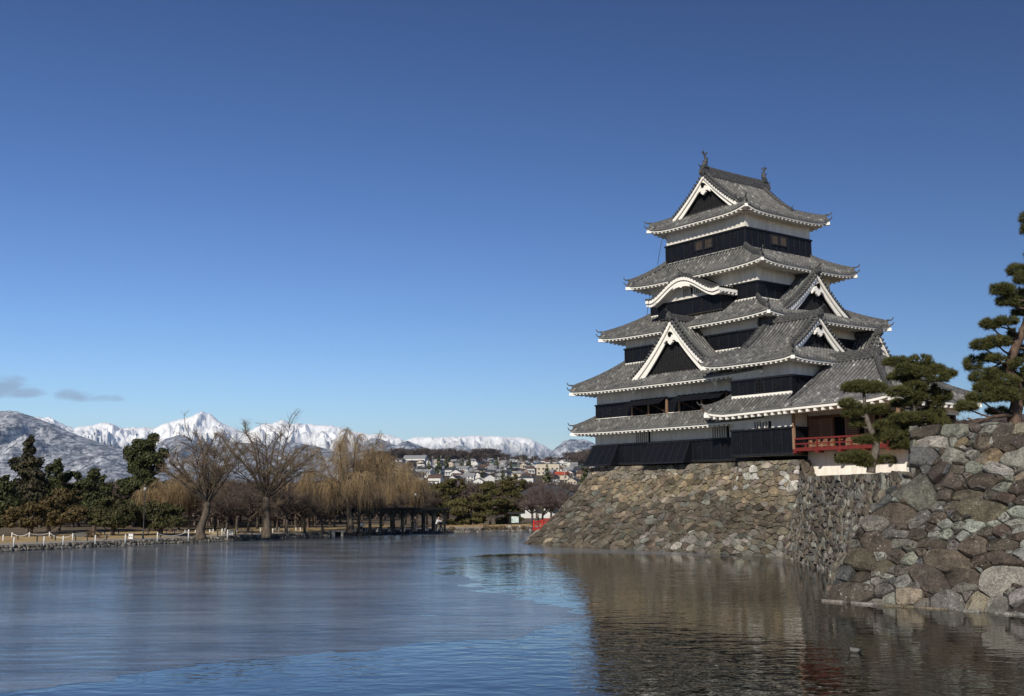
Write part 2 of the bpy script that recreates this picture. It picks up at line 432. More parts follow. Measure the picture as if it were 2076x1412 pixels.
ice([(-300, 1138), (-100, 1124), (0, 1119), (200, 1109), (400, 1100), (600, 1090.5), (780, 1084), (900, 1080), (1000, 1078), (1075, 1078), (1085, 1104), (1130, 1110), (1300, 1116),
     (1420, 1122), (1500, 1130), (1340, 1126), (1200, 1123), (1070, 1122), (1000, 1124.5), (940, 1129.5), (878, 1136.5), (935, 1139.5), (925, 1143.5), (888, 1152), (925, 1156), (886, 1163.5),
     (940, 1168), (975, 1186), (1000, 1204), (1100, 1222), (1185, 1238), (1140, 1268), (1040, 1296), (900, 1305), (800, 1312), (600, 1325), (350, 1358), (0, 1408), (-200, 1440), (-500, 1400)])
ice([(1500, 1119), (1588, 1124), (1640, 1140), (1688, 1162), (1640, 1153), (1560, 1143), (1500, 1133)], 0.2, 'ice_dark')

# far bank: waterline from left to right, with a low cobbled revetment
BANK_PX = [(-420, 1146), (-200, 1129), (0, 1119), (100, 1114.5), (200, 1109.5), (300, 1104.5), (400, 1100), (500, 1095.5), (600, 1091), (690, 1087.5), (780, 1084), (900, 1080.5), (1000, 1078.6), (1070, 1077), (1150, 1076), (1300, 1075)]
BANK = [at_z(x, y, 0) for x, y in BANK_PX]
def bank_pt(s):
    """point at arc length s along the waterline, and the direction"""
    for k in range(len(BANK) - 1):
        L = (BANK[k + 1] - BANK[k]).length
        if s <= L or k == len(BANK) - 2:
            d = (BANK[k + 1] - BANK[k]) / L
            return BANK[k] + d * s, d
        s -= L
BLEN = sum((BANK[k + 1] - BANK[k]).length for k in range(len(BANK) - 1))
def ground_z(x, y): return GZ + 0.10 * (noise.noise(Vector((x * 0.07, y * 0.07, 3.3))) + 0.4)
rows = []
for k in range(141):
    p, d = bank_pt(BLEN * k / 140); n = Vector((-d.y, d.x, 0)).normalized()
    row = []
    for off in (0.45, 1.6, 3.0, 5.0, 8.0, 12.0, 18.0, 30.0, 60.0):
        q = p + n * off; z = GZ if off < 2 else ground_z(q.x, q.y) + (0.12 if 3 < off < 10 else 0)
        row.append((q.x, q.y, z))
    rows.append(row)
def sub(rows, a, b_): return [r[a:b_] for r in rows]
mb = MB(); mb.grid(sub(rows, 0, 3)); o = mb.build('bank_path', MT['path'], smooth=True); o['kind'] = 'structure'
mb = MB(); mb.grid(sub(rows, 2, 7)); o = mb.build('dry_lawn', MT['grass'], smooth=True); o['kind'] = 'structure'
mb = MB(); mb.grid(sub(rows, 6, 9)); o = mb.build('park_ground', MT['earth'], smooth=True); o['kind'] = 'structure'
# town hillside rising beyond the park, and the plain out to the horizon
def hill_z(x, y):
    z = GZ - 0.05 + max(0.0, y - 330) * 0.046 * max(0.08, min(1.0, (x / max(y, 1) + 0.24) / 0.13))
    z += max(0.0, (x - 0.052 * y) / 60) ** 1.2 * 4.0 * min(1, max(0, (y - 900) / 400))
    z += 5 * max(0, min(1, (y - 500) / 400)) * noise.noise(Vector((x * 0.004, y * 0.004, 1)))
    z -= max(0, y - 1450) * 0.09
    return z
rows = []
for j in range(60):
    y = 150 + (2400 - 150) * (j / 59) ** 1.25
    rows.append([(-1100 + 2200 * i / 70, y, max(-2.0, hill_z(-1100 + 2200 * i / 70, y)) if y > 175 else 0.2) for i in range(71)])
mb = MB(); mb.grid(rows); o = mb.build('hillside', MT['hill'], smooth=True); o['kind'] = 'structure'
mb = MB(); mb.face([(-24000, -3000, -3), (24000, -3000, -3), (24000, 23000, -3), (-24000, 23000, -3)])
o = mb.build('ground', MT['hill']); o['kind'] = 'structure'

def mountain_mat(name, snow0, snow1, forest, cover, fs):
    m, nt, b = M(name); oc = objco(nt)
    sp = nt.nodes.new('ShaderNodeSeparateXYZ'); nt.links.new(oc, sp.inputs[0])
    g = nt.nodes.new('ShaderNodeNewGeometry'); ns = nt.nodes.new('ShaderNodeSeparateXYZ'); nt.links.new(g.outputs['Normal'], ns.inputs[0])
    o2 = objco(nt, (1, 0.30, 1)); n = noi(nt, 0.0035 * fs, 7, 0.65, o2); n2 = noi(nt, 0.02 * fs, 5, 0.7, o2); n3 = noi(nt, 0.013 * fs, 6, 0.7, objco(nt, (1, 0.20, 0.6)), 0.5)
    e = mth(nt, 'DIVIDE', mth(nt, 'SUBTRACT', mth(nt, 'ADD', sp.outputs['Z'], mth(nt, 'MULTIPLY', mth(nt, 'SUBTRACT', n, 0.5), (snow1 - snow0) * 1.1)), snow0), snow1 - snow0, True)
    # forest slopes: snow shows between the trees in gullies
    sf = ramp(nt, mth(nt, 'ADD', mth(nt, 'MULTIPLY', n3, 0.6), mth(nt, 'MULTIPLY', n2, 0.4)), [(0.44, (0, 0, 0)), (0.60, (cover, cover, cover))])
    low = mix(nt, sf, forest, (0.72, 0.73, 0.75))
    rock = ramp(nt, mth(nt, 'ADD', n2, mth(nt, 'MULTIPLY', ns.outputs['Z'], 0.5)), [(0.50, (0.16, 0.155, 0.15)), (0.60, (0.96, 0.96, 0.95))])
    c = mix(nt, e, low, rock)
    setc(nt, b, c, 0.9, 0.05); bump(nt, b, mth(nt, 'ADD', n2, n3), 0.9, 14.0 / fs)
    return m
def mountain(name, pts, D, W, mat, spur=0.35, fx=1.0, jag_=1.0, seed=0, base_px=1012):
    """ridge profile measured off the photograph, set D metres away; branching spurs fall W metres towards the plain"""
    xs = np.arange(pts[0][0], pts[-1][0] + 0.1, 2.2); hs = np.interp(xs, [p[0] for p in pts], [p[1] for p in pts])
    nj = 84; rows = []
    for j in range(-5, nj + 1):
        t = j / nj; row = []
        for x, yp in zip(xs, hs):
            q = at(x, yp, D); hz = q.z + 3
            hz *= 1 + max(0, 1 - abs(t) * 14) * jag_ * (0.014 * noise.noise(Vector((x * 0.13, seed, 0))) + 0.010 * noise.noise(Vector((x * 0.41, seed, 5))))
            if t <= 0: hh = hz * max(0.0, 1 + t * 14); dd = D - t * W * 6
            else:
                dd = D - t * W; X = q.x * dd / D
                w = Vector((X / 680 * fx + seed, dd / 1500 * fx, seed * 0.37))
                w += Vector((noise.noise(w * 1.3), noise.noise(w * 1.3 + Vector((5, 2, 8))), 0)) * 0.55
                r = noise.ridged_multi_fractal(w, 0.95, 2.1, 6, 1.0, 2.0)            # about 0 .. 2.5
                f2 = noise.fractal(Vector((X / 240, dd / 380, seed)), 1.0, 2.0, 4)
                fall = (1 - t) ** 1.25
                hh = hz * (fall + spur * ((r - 1.15) * 0.42 + 0.16 * f2) * min(1, t * 3.2) * (1 - t) ** 0.8)
                hh = min(hh, hz * (1 - 0.35 * t))
            row.append((q.x * dd / D, dd, hh - 3))
        rows.append(row)
    mb = MB(); mb.grid(rows); o = mb.build(name, mat, smooth=True); o['kind'] = 'structure'
    o['label'] = name.replace('_', ' '); return o
def sc_(Y, px): return CAM_H + (HOR - px) / F_PX * Y
D1 = 14000
mountain('snowy_mountain_range', [(-140, 890), (-60, 868), (20, 855), (60, 848), (75, 845), (88, 848), (100, 845.5), (113, 853), (130, 861), (150, 869), (163, 864.5), (178, 864), (190, 862), (205, 857.5), (221, 857.5), (240, 865.5), (251, 869), (270, 866), (281, 869), (293, 865.5),
    (313, 869), (331, 860), (347, 855), (363, 851), (380, 847), (391, 843.5), (401, 838), (408.5, 834.5), (416, 837), (424, 839), (433, 844), (441, 852.5), (452, 859), (464, 864), (482, 872), (495, 876), (510, 872.5), (522, 865), (535, 859), (553, 859), (563, 855), (573, 850.5), (581, 855), (590, 860), (602, 858), (613, 861),
    (626, 859), (640, 862), (651, 862.5), (670, 863), (685, 866), (700, 871), (725, 876), (748, 881), (765, 880), (786, 881.5), (801, 886), (823, 894), (836, 888), (851, 886), (880, 887.5), (905, 886), (930, 886), (950, 885), (970, 883), (988, 885), (1005, 885), (1025, 887), (1050, 886.5), (1075, 889.5), (1100, 902), (1120, 914), (1150, 925), (1190, 930), (1260, 935)],
    D1, 5200, mountain_mat('alpine_snow', sc_(D1, 935), sc_(D1, 896), (0.062, 0.066, 0.078), 0.72, 0.9), 1.0, 2.3, 1.0, 1)
D2 = 11500
mountain('broad_snowy_peak', [(1040, 975), (1103, 928), (1126, 909), (1143, 895), (1158, 890.5), (1172, 891.5), (1186, 891), (1198, 896), (1206, 901), (1231, 911), (1300, 945), (1380, 985)],
    D2, 3600, mountain_mat('wooded_snow', sc_(D2, 880), sc_(D2, 820), (0.075, 0.08, 0.095), 0.85, 1.3), 0.5, 2.2, 0.6, 17)
D3 = 9500
mountain('wooded_foothills', [(640, 985), (690, 945), (720, 915), (751, 889), (771, 890), (801, 903), (812, 899), (826, 894), (848, 903), (876, 912), (895, 918), (910, 914), (920, 907), (930, 903), (945, 906.5), (965, 916), (990, 920.5), (1018, 927), (1056, 934.5), (1106, 939), (1200, 950)],
    D3, 3000, mountain_mat('wooded_foothill', sc_(D3, 800), sc_(D3, 700), (0.070, 0.075, 0.090), 0.75, 1.8), 0.30, 2.0, 0.6, 23)
mountain('middle_slopes', [(240, 960), (300, 915), (335, 890), (365, 882), (395, 893), (430, 905), (470, 896), (520, 900), (560, 905), (600, 898), (640, 905), (690, 918), (740, 932), (800, 950)],
    11500, 3600, mountain_mat('wooded_slope', sc_(11500, 880), sc_(11500, 830), (0.070, 0.072, 0.082), 0.75, 1.4), 0.40, 1.5, 0.7, 41)
D4 = 8000
mountain('wooded_mountain', [(-330, 880), (-200, 852), (-100, 838), (-40, 834), (0, 834), (15, 833), (30, 834), (45, 838), (75, 848), (110, 861), (150, 880), (200, 897), (250, 912), (300, 930), (350, 950), (420, 978)],
    D4, 3600, mountain_mat('snow_dusted_forest', sc_(D4, 770), sc_(D4, 700), (0.075, 0.080, 0.095), 0.85, 2.2), 0.46, 1.5, 0.5, 57)  # real snow, but the paler blue-grey colour also stands in for thicker haze

# air between here and the mountains
hz = MB(); hz.box(-26000, 26000, -5000, 27000, -4.5, 1500)
m = bpy.data.materials.new('haze'); m.use_nodes = True; m.node_tree.nodes.clear()
pv = m.node_tree.nodes.new('ShaderNodeVolumePrincipled'); mo = m.node_tree.nodes.new('ShaderNodeOutputMaterial')
pv.inputs['Color'].default_value = (0.42, 0.65, 1.0, 1); pv.inputs['Density'].default_value = HAZE; pv.inputs['Anisotropy'].default_value = 0.0
m.node_tree.links.new(pv.outputs[0], mo.inputs['Volume'])
o = hz.build('haze', m); o['kind'] = 'stuff'; o['label'] = 'pale haze in the air'

# ================================================================== STONE WALLS
def clip(poly, nx, ny, d):
    out = []; n = len(poly)
    for i in range(n):
        a, b_ = poly[i], poly[(i + 1) % n]
        da = a[0] * nx + a[1] * ny - d; db = b_[0] * nx + b_[1] * ny - d
        if da <= 0: out.append(a)
        if (da < 0 < db) or (db < 0 < da):
            t = da / (da - db); out.append((a[0] + (b_[0] - a[0]) * t, a[1] + (b_[1] - a[1]) * t))
    return out
def voronoi(S, box, nb=18, wt=None, asp=1.0):
    if asp != 1.0:
        return [None if c_ is None else [(a_, b_ / asp) for a_, b_ in c_] for c_ in voronoi([(a_, b_ * asp) for a_, b_ in S], (box[0], box[1], box[2] * asp, box[3] * asp), nb, wt)]
    S = np.array(S); cells = []; wt = np.zeros(len(S)) if wt is None else np.array(wt)
    for i in range(len(S)):
        d2 = ((S - S[i]) ** 2).sum(1); idx = np.argsort(d2)[1:nb + 1]
        R = 2.6 * math.sqrt(d2[idx[min(7, len(idx) - 1)]])
        p = [(max(box[0], S[i, 0] - R), max(box[2], S[i, 1] - R)), (min(box[1], S[i, 0] + R), max(box[2], S[i, 1] - R)),
             (min(box[1], S[i, 0] + R), min(box[3], S[i, 1] + R)), (max(box[0], S[i, 0] - R), min(box[3], S[i, 1] + R))]
        for j in idx:
            n = S[j] - S[i]; d = ((S[j] ** 2).sum() - (S[i] ** 2).sum() + wt[i] - wt[j]) / 2; p = clip(p, n[0], n[1], d)
            if len(p) < 3: break
        cells.append(p if len(p) >= 3 else None)
    return cells
def wedges(cells, rng, p, r):
    """small stones where three big ones meet"""
    seen, out = set(), []
    for c_ in cells:
        for q in c_ or ():
            k = (round(q[0], 2), round(q[1], 2))
            if k not in seen:
                seen.add(k)
                if rng.random() < p: out.append((q[0] + rng.uniform(-.02, .02), q[1] + rng.uniform(-.02, .02)))
    return out
def hull(pts):
    pts = sorted(set((round(a, 4), round(b_, 4)) for a, b_ in pts)); lo, up = [], []
    for dst, seq in ((lo, pts), (up, pts[::-1])):
        for p in seq:
            while len(dst) >= 2 and (dst[-1][0] - dst[-2][0]) * (p[1] - dst[-2][1]) - (dst[-1][1] - dst[-2][1]) * (p[0] - dst[-2][0]) <= 0: dst.pop()
            dst.append(p)
    return lo[:-1] + up[:-1]
def jitter_sites(L, H, du, dv, rng, j=0.42, merge=0.0):
    out = []; nv = max(1, int(round(H / dv)))
    for r in range(nv):
        nu = max(1, int(round(L / du * rng.uniform(0.8, 1.25))))
        for k in range(nu):
            out.append(((k + 0.5 + (0.5 if r % 2 else 0)) * L / nu + rng.uniform(-j, j) * du, (r + 0.5) * H / nv + rng.uniform(-j, j) * dv))
            if rng.random() < merge: out.append((out[-1][0] + rng.uniform(-.3, .3) * du, out[-1][1] + rng.uniform(0.35, .5) * dv))
    return [(u, v) for u, v in out if 0 <= u <= L and 0 <= v <= H]
def stones(mb, cells, sites, fn, colf, rng, depth=0.16, gap=0.05, near=False, uscale=1.0, nz=0.0, tilt=0.25):
    """each cell becomes a hewn block: recessed edge, bevel, uneven face"""
    for cell, (su, sv) in zip(cells, sites):
        if cell is None: continue
        cx = sum(p[0] for p in cell) / len(cell); cy = sum(p[1] for p in cell) / len(cell)
        size = math.sqrt(max(1e-4, abs(sum(cell[k - 1][0] * cell[k][1] - cell[k][0] * cell[k - 1][1] for k in range(len(cell)))) / 2))
        if size < 0.05: continue
        # cut the corners, then resample the outline
        pts = []
        for k in range(len(cell)):
            a, b_ = cell[k], cell[(k + 1) % len(cell)]
            f = (0.07 + 0.07 * rng.random()) if near else 0.2
            pts.append((a[0] + (b_[0] - a[0]) * f, a[1] + (b_[1] - a[1]) * f)); pts.append((a[0] + (b_[0] - a[0]) * (1 - f), a[1] + (b_[1] - a[1]) * (1 - f)))
        if near:
            q = []
            for k in range(len(pts)):
                a, b_ = pts[k], pts[(k + 1) % len(pts)]
                n = max(1, int(math.hypot(a[0] - b_[0], a[1] - b_[1]) / 0.16))
                q += [(a[0] + (b_[0] - a[0]) * j / n, a[1] + (b_[1] - a[1]) * j / n) for j in range(n)]
            pts = q
        col_ = colf(su, sv, size)
        tu, tv = rng.uniform(-tilt, tilt), rng.uniform(-tilt, tilt); hh = depth * rng.uniform(0.6, 1.35)
        g = min(gap, 0.16 * size) * rng.uniform(0.7, 1.5)
        prof = [(-0.9 * depth, 0.1), (0.25 * hh, 0.35), (0.75 * hh, 0.9), (1.0 * hh, 2.0), (1.05 * hh, 4.2)] if near else [(-0.5 * depth, 0.1), (0.55 * hh, 0.6), (1.0 * hh, 2.2)]
        planes = []
        if near:
            for _ in range(rng.choice((2, 3, 3, 4))):
                an = rng.uniform(0, 6.283); gm_ = rng.uniform(.15, .60); planes.append((math.cos(an) * gm_, math.sin(an) * gm_, hh * rng.uniform(.75, 1.0) + gm_ * size * rng.uniform(.02, .20)))
        def face_d(uu, vv, dd):
            dd += tu * (uu - cx) + tv * (vv - cy)
            if nz: dd += nz * size * (0.7 * noise.noise(Vector((uu * 2.1, vv * 2.1, su))) + 0.45 * noise.noise(Vector((uu * 6.5, vv * 6.5, su))))
            for gx, gy, g0 in planes: dd = min(dd, g0 - gx * (uu - cx) - gy * (vv - cy))
            return dd
        rings = []
        if near and min(p[0] for p in cell) < 0: prof[0] = (-0.6, 0.0)
        for d, ins in prof:
            r = []
            for (u, v) in pts:
                dx, dy = u - cx, v - cy; L = math.hypot(dx, dy) + 1e-6
                k = max(0.12, 1 - g * ins / L)
                uu, vv = cx + dx * k, cy + dy * k; dd = d
                if d > 0: dd = face_d(uu, vv, dd)
                r.append(fn(uu, vv, dd))
            rings.append(r)
        for a, b_ in zip(rings[:-1], rings[1:]):
            for k in range(len(pts)):
                j = (k + 1) % len(pts); mb.face([a[k], a[j], b_[j], b_[k]], c=col_)
        if near:
            for kk in (.62, .32):
                inner = []
                for (u, v) in pts:
                    uu, vv = cx + (u - cx) * kk * .9, cy + (v - cy) * kk * .9; inner.append(fn(uu, vv, face_d(uu, vv, 1.1 * hh)))
                for k in range(len(pts)):
                    j = (k + 1) % len(pts); mb.face([rings[-1][k], rings[-1][j], inner[j], inner[k]], c=col_)
                rings.append(inner)
            ctr = fn(cx, cy, face_d(cx, cy, 1.1 * hh))
            for k in range(len(pts)): mb.face([inner[k], inner[(k + 1) % len(pts)], ctr], c=col_)
        else:
            ctr = fn(cx, cy, 1.05 * hh)
            for k in range(len(pts)): mb.face([rings[-1][k], rings[-1][(k + 1) % len(pts)], ctr], c=col_)
def polyline(pts):
    pts = [Vector(p) for p in pts]; L = [0]
    for k in range(len(pts) - 1): L.append(L[-1] + (pts[k + 1] - pts[k]).length)
    def f(w):
        d = max(0, min(1, w)) * L[-1]
        for k in range(len(pts) - 1):
            if d <= L[k + 1] or k == len(pts) - 2: return pts[k].lerp(pts[k + 1], (d - L[k]) / (L[k + 1] - L[k]))
    f.length = L[-1]; return f
def patch(bot, top, curve=1.3):
    """battered, slightly hollow wall face between two polylines; returns fn(u, v, d) in metres"""
    B, T = polyline(bot), polyline(top); L = (B.length + T.length) / 2
    H = (T(0.5) - B(0.5)).length
    def P(w, t):
        t2 = 1 - (1 - max(0, min(1, t))) ** curve if t > 0 else t
        a, b_ = B(w), T(w); q = a.lerp(b_, t2); q.z = a.z + (b_.z - a.z) * t; return q
    def fn(u, v, d):
        w, t = u / L, v / H; p = P(w, t)
        e = 0.01; du = P(min(1, w + e), t) - P(max(0, w - e), t); dv = P(w, t + e) - P(w, t - e)
        n = du.cross(dv).normalized()
        return tuple(p + n * d)
    return fn, L, H
DARK = (0.030, 0.026, 0.021)
def backing(mb, fn, L, H, d=-0.07, nu=24, nv=8, c=DARK):
    mb.grid([[fn(L * i / nu, H * j / nv, d) for i in range(nu + 1)] for j in range(nv + 1)], c=c)

# castle frame: x = east, y = north, z = up from the water, turned to the photograph's view
C0 = Vector((18.74, 90.30, 0)); CRZ = math.atan2(-0.8055, 0.5926)
EX = Vector((math.cos(CRZ), math.sin(CRZ), 0)); EY = Vector((-math.sin(CRZ), math.cos(CRZ), 0))
def W_(x, y, z): return C0 + EX * x + EY * y + Vector((0, 0, z))
rng = random.Random(3)
def jc(c, k=0.16, rng=rng):
    f = rng.uniform(1 - k, 1 + k); return tuple(x * f * rng.uniform(0.96, 1.04) for x in c)
GREYB, BROWN, TAN, OCHRE, PALE, GREEN = (0.120, 0.106, 0.084), (0.108, 0.090, 0.067), (0.190, 0.160, 0.116), (0.205, 0.168, 0.113), (0.22, 0.21, 0.185), (0.135, 0.135, 0.115)
def south_col(u, v, size):
    c = south_col0(u, v, size); q = rng.random(); k = 1.55 if q < .09 else .62 if q < .22 else 1.0
    return tuple(min(.6, x * k) for x in c)
def south_col0(u, v, size):
    z = v / 8.0 * 6.3
    if (19.3 < u < 21.6 and 4.4 < z < 5.8 and rng.random() < .55) or (23.6 < u < 25.6 and 4.2 < z < 5.7 and rng.random() < .65): return jc((0.50, 0.48, 0.44), 0.2)
    if z > 5.3: return jc(rng.choice([(0.215, 0.195, 0.162), (0.19, 0.17, 0.14), (0.23, 0.20, 0.155), TAN]))
    if z > 3.7 + 0.5 * math.sin(u * 0.5): return jc(rng.choice([TAN, OCHRE, TAN, (0.24, 0.19, 0.125), (0.22, 0.19, 0.15)]))
    if z < 1.6 and u > 12: return jc(rng.choice([GREYB, PALE, (0.20, 0.185, 0.16), GREEN, BROWN]))
    return jc(rng.choice([GREYB, GREYB, BROWN, BROWN, (0.135, 0.112, 0.085), (0.095, 0.083, 0.066), GREEN, TAN if rng.random() < .25 else BROWN]), 0.2)
base = thing('castle_stone_base', 'battered stone base under the keep, tan upper courses, foot in the moat', 'stone wall', W_(0, -10, 0))
BO = tuple(base.location)
botS = [W_(-13.75, -12.35, -0.25), W_(14.0, -12.05, -0.25)]
topS = [W_(-9.15, -8.35, 6.3), W_(7.2, -8.35, 6.3), W_(7.9, -9.15, 6.3), W_(13.15, -9.15, 6.3)]
fn, L, H = patch(botS, topS, 1.35)
mb = MB(); st = jitter_sites(L, H, 0.70, 0.48, rng, 0.46, 0.10); ws = [rng.uniform(0, .16) for _ in st]
wd_ = wedges(voronoi(st, (0, L, 0, H), 18, ws, 1.3), rng, .22, 0); st += wd_; ws += [.0] * len(wd_)
stones(mb, voronoi(st, (0, L, 0, H), 22, ws, 1.3), st, fn, south_col, rng, 0.09, 0.018, tilt=0.22); backing(mb, fn, L, H)
mb.build('stone_facing', MT['stone_far'], base, off=BO)
def side_wall(bot, top, du, dv, colf, name, mat, par, off, curve=1.3, **kw):
    fn, L, H = patch(bot, top, curve); mb = MB(); st = jitter_sites(L, H, du, dv, rng, 0.42, kw.pop('merge', 0.1))
    stones(mb, voronoi(st, (0, L, 0, H)), st, fn, colf, rng, **kw); backing(mb, fn, L, H); return mb.build(name, mat, par, off=off)
side_wall([W_(-13.75, 14, -0.25), W_(-13.75, -12.35, -0.25)], [W_(-9.15, 10, 6.3), W_(-9.15, -8.35, 6.3)], 1.0, 0.7, south_col, 'stone_facing', MT['stone_far'], base, BO, 1.35, depth=0.13, gap=0.045)
side_wall([W_(14.2, -9.6, 4.6), W_(14.2, -2, 4.6)], [W_(13.15, -9.15, 6.3), W_(13.15, -2, 6.3)], 0.6, 0.5, south_col, 'stone_facing', MT['stone_far'], base, BO, 1.2, depth=0.1, gap=0.04)
mb = MB(); mb.face([W_(-9.2, -8.4, 6.24), W_(7.2, -8.4, 6.24), W_(7.9, -9.2, 6.24), W_(13.2, -9.2, 6.24), W_(13.2, 12, 6.24), W_(-9.2, 12, 6.24)])
mb.build('terrace_top', MT['earth'], base, off=BO)

# bastion in the foreground: corner stones placed where they stand in the photograph
A_ = at_z(1680, 1219, 0.0); E_ = (at_z(2076, 1246, 0.0) - A_).normalized()
T_ = Vector((15.75, 43.75, 6.50))
SL = (T_ - A_) / T_.z
FN = E_.cross(SL).normalized()
def corner_shift(v): return float(np.interp(v, [2.9, 4.0, 4.6, 5.3, 6.5], [0, .5, .92, .75, .05]))
def fgP(u, v, d): return tuple(A_ + E_ * (u + corner_shift(v) * max(0.0, 1 - max(u, 0) / 2.4)) + SL * v + FN * d)
def fg_uv(px, py):
    o = Vector((0, 0, CAM_H)); r = ray(px, py); k = (A_ - o).dot(FN) / r.dot(FN); p = o + r * k - A_
    # solve p = E u + SL v
    a, b_, c_ = E_.dot(E_), E_.dot(SL), SL.dot(SL); pe, ps = p.dot(E_), p.dot(SL); de = a * c_ - b_ * b_
    u, v = (pe * c_ - ps * b_) / de, (a * ps - b_ * pe) / de; sh = corner_shift(v)
    return (u if u > 2.4 else max((u - sh) / (1 - sh / 2.4), 0.12), v)
CL = {'D': (0.078, 0.066, 0.055), 'B': (0.108, 0.090, 0.069), 'G': (0.140, 0.132, 0.117), 'L': (0.25, 0.254, 0.228), 'T': (0.235, 0.198, 0.148), 'P': (0.27, 0.257, 0.232), 'S': (0.100, 0.101, 0.102), 'R': (0.084, 0.066, 0.054), 'O': (0.175, 0.138, 0.090), 'N': (0.200, 0.200, 0.175)}
FG = '''960,65,D,45,a 1065,65,D,45,a 1160,65,N,45,b 1260,62,N,45,b 1365,50,D,30 1330,92,G,16 1455,58,N,34 1570,65,D,55,c 1580,125,D,55,c 1690,50,T,38 1705,130,D,60 950,148,P,32,d 1080,150,P,32,d 1140,148,P,32,d 1205,130,P,24 1285,142,O,42 1420,115,B,45,e 1400,165,B,45,e 950,255,S,70,f 1050,250,S,70,f 1160,240,N,50,g 1240,238,N,50,g 1345,232,N,40 1290,190,P,14 1430,250,O,60,h 1520,240,O,60,h 1590,205,B,42
1635,265,N,55,i 1720,285,N,55,i 1060,375,D,60,j 1120,330,D,60,j 1235,350,D,50 1350,325,N,50 1500,345,L,48,k 1590,360,B,48,k 1390,420,D,75,l 1450,425,D,65,l 1570,465,N,52 1690,392,T,26 1690,480,D,66 1215,430,D,66,m 1140,415,D,50,m 880,400,G,90,n 930,470,G,110,n 990,560,G,95,n 850,480,G,80,n 1140,530,D,44 1270,525,B,48,o 1370,530,B,48,o 1480,540,D,44 1600,565,R,56 1700,575,D,40 750,625,B,60,p 850,680,B,70,p 800,655,B,70,p 1085,605,G,40
1200,615,D,55 1330,620,B,80,q 1450,650,B,95,q 1540,620,B,60,q 975,680,G,44 1100,690,B,58 1680,650,L,60 1590,690,L,38 660,740,G,60,r 610,770,G,50,r 820,772,D,42 945,750,G,42 1040,770,D,36 1140,745,L,44 1250,690,D,46 1255,762,N,36 1370,770,L,54 1510,742,L,34 1640,740,L,36 1665,792,L,30 1450,805,D,56 1560,795,R,56 1660,850,R,44 590,850,R,56,s 690,900,R,60,s 720,815,G,42,t 820,815,G,42,t 950,825,D,54 1070,818,L,34 1160,820,N,42 1285,845,L,48 790,885,G,36
895,900,G,46 1010,890,D,46,u 1100,890,D,46,u 1210,890,G,42 1360,905,B,90 1510,890,D,52,v 1620,900,D,52,v 1695,960,L,46 480,960,B,52,w 560,1020,B,66,w 700,1050,G,58,w 785,970,D,54 890,1000,N,50 985,955,B,36 1080,985,B,76,x 1200,1010,B,86,x 1270,1020,B,60,x 1385,1015,B,40 1445,1045,D,36 1530,980,D,56,y 1630,1010,D,50,y 385,1110,S,52,z 540,1130,D,56 640,1165,P,26 720,1135,P,22 835,1080,G,44 845,1165,N,56 980,1110,D,72,A 1070,1170,D,76,A 1230,1110,D,60,B 1340,1130,D,60,B 1290,1200,G,46
1500,1110,P,76,C 1610,1110,P,76,C 1530,1190,P,76,C 1690,1120,P,60,C 350,1230,D,52,E 460,1230,D,56,E 570,1235,D,50,E 700,1225,G,56 860,1270,T,46,F 940,1275,T,40,F 1100,1300,G,50,H 1220,1295,G,50,H 1390,1300,T,50 1540,1310,G,56 1690,1280,P,56 1010,1320,G,24 640,1310,G,24 1290,1270,G,24'''
sites, cols, wts, gid = [], [], [], []
for tok in FG.split():
    q = tok.split(','); u, v = fg_uv(1600 + float(q[0]) / 3.62, 860 + float(q[1]) / 3.62)
    if -0.1 < u and -0.3 < v < 6.6: sites.append((u, v)); cols.append(CL[q[2]]); wts.append((float(q[3]) / 3.62 * 45 / F_PX) ** 2); gid.append(q[4] if len(q) > 4 else None)
umax = max(s[0] for s in sites)
for u, v in jitter_sites(16, 6.6, 0.85, 0.62, rng, 0.4, 0.1):
    if u > 0.3: sites.append((u + umax - 0.1, v)); cols.append(CL[rng.choice('DDBGGLNTRP')]); wts.append(rng.uniform(.01, .12)); gid.append(None)
for w_ in wedges(voronoi(sites, (0.0, umax + 16, -0.5, 6.5), 22, wts, 1.45), rng, .30, 0):
    sites.append(w_); cols.append(CL[rng.choice('DBGGNLS')]); wts.append(0.012); gid.append(None)
raw = voronoi(sites, (-0.16, umax + 16, -0.5, 6.5), 26, wts, 1.45)
cells, merged = [], {}   # (stones of one boulder are joined)
for c_, s_, g_ in zip(raw, sites, gid):
    if c_ is None: cells.append(None); continue
    if g_ is None: cells.append(c_); continue
    if g_ in merged: merged[g_][1].extend(c_); cells.append(None)
    else: merged[g_] = (len(cells), list(c_)); cells.append(c_)
for k_, pp in merged.values(): cells[k_] = hull(pp)
lut = {s: c_ for s, c_ in zip(sites, cols)}
bast = thing('bastion_wall', 'foreground bastion of big rough dark brown and grey boulders at the right edge, pale lichen spots', 'stone wall', A_)
mb = MB(); stones(mb, cells, sites, fgP, lambda u, v, s: jc(lut[(u, v)], 0.12), rng, 0.20, 0.034, near=True, nz=0.12, tilt=0.20)
backing(mb, fgP, umax + 16, 6.45, -0.12, 40, 12)
mb.build('stone_facing', MT['stone_near'], bast, off=tuple(A_))
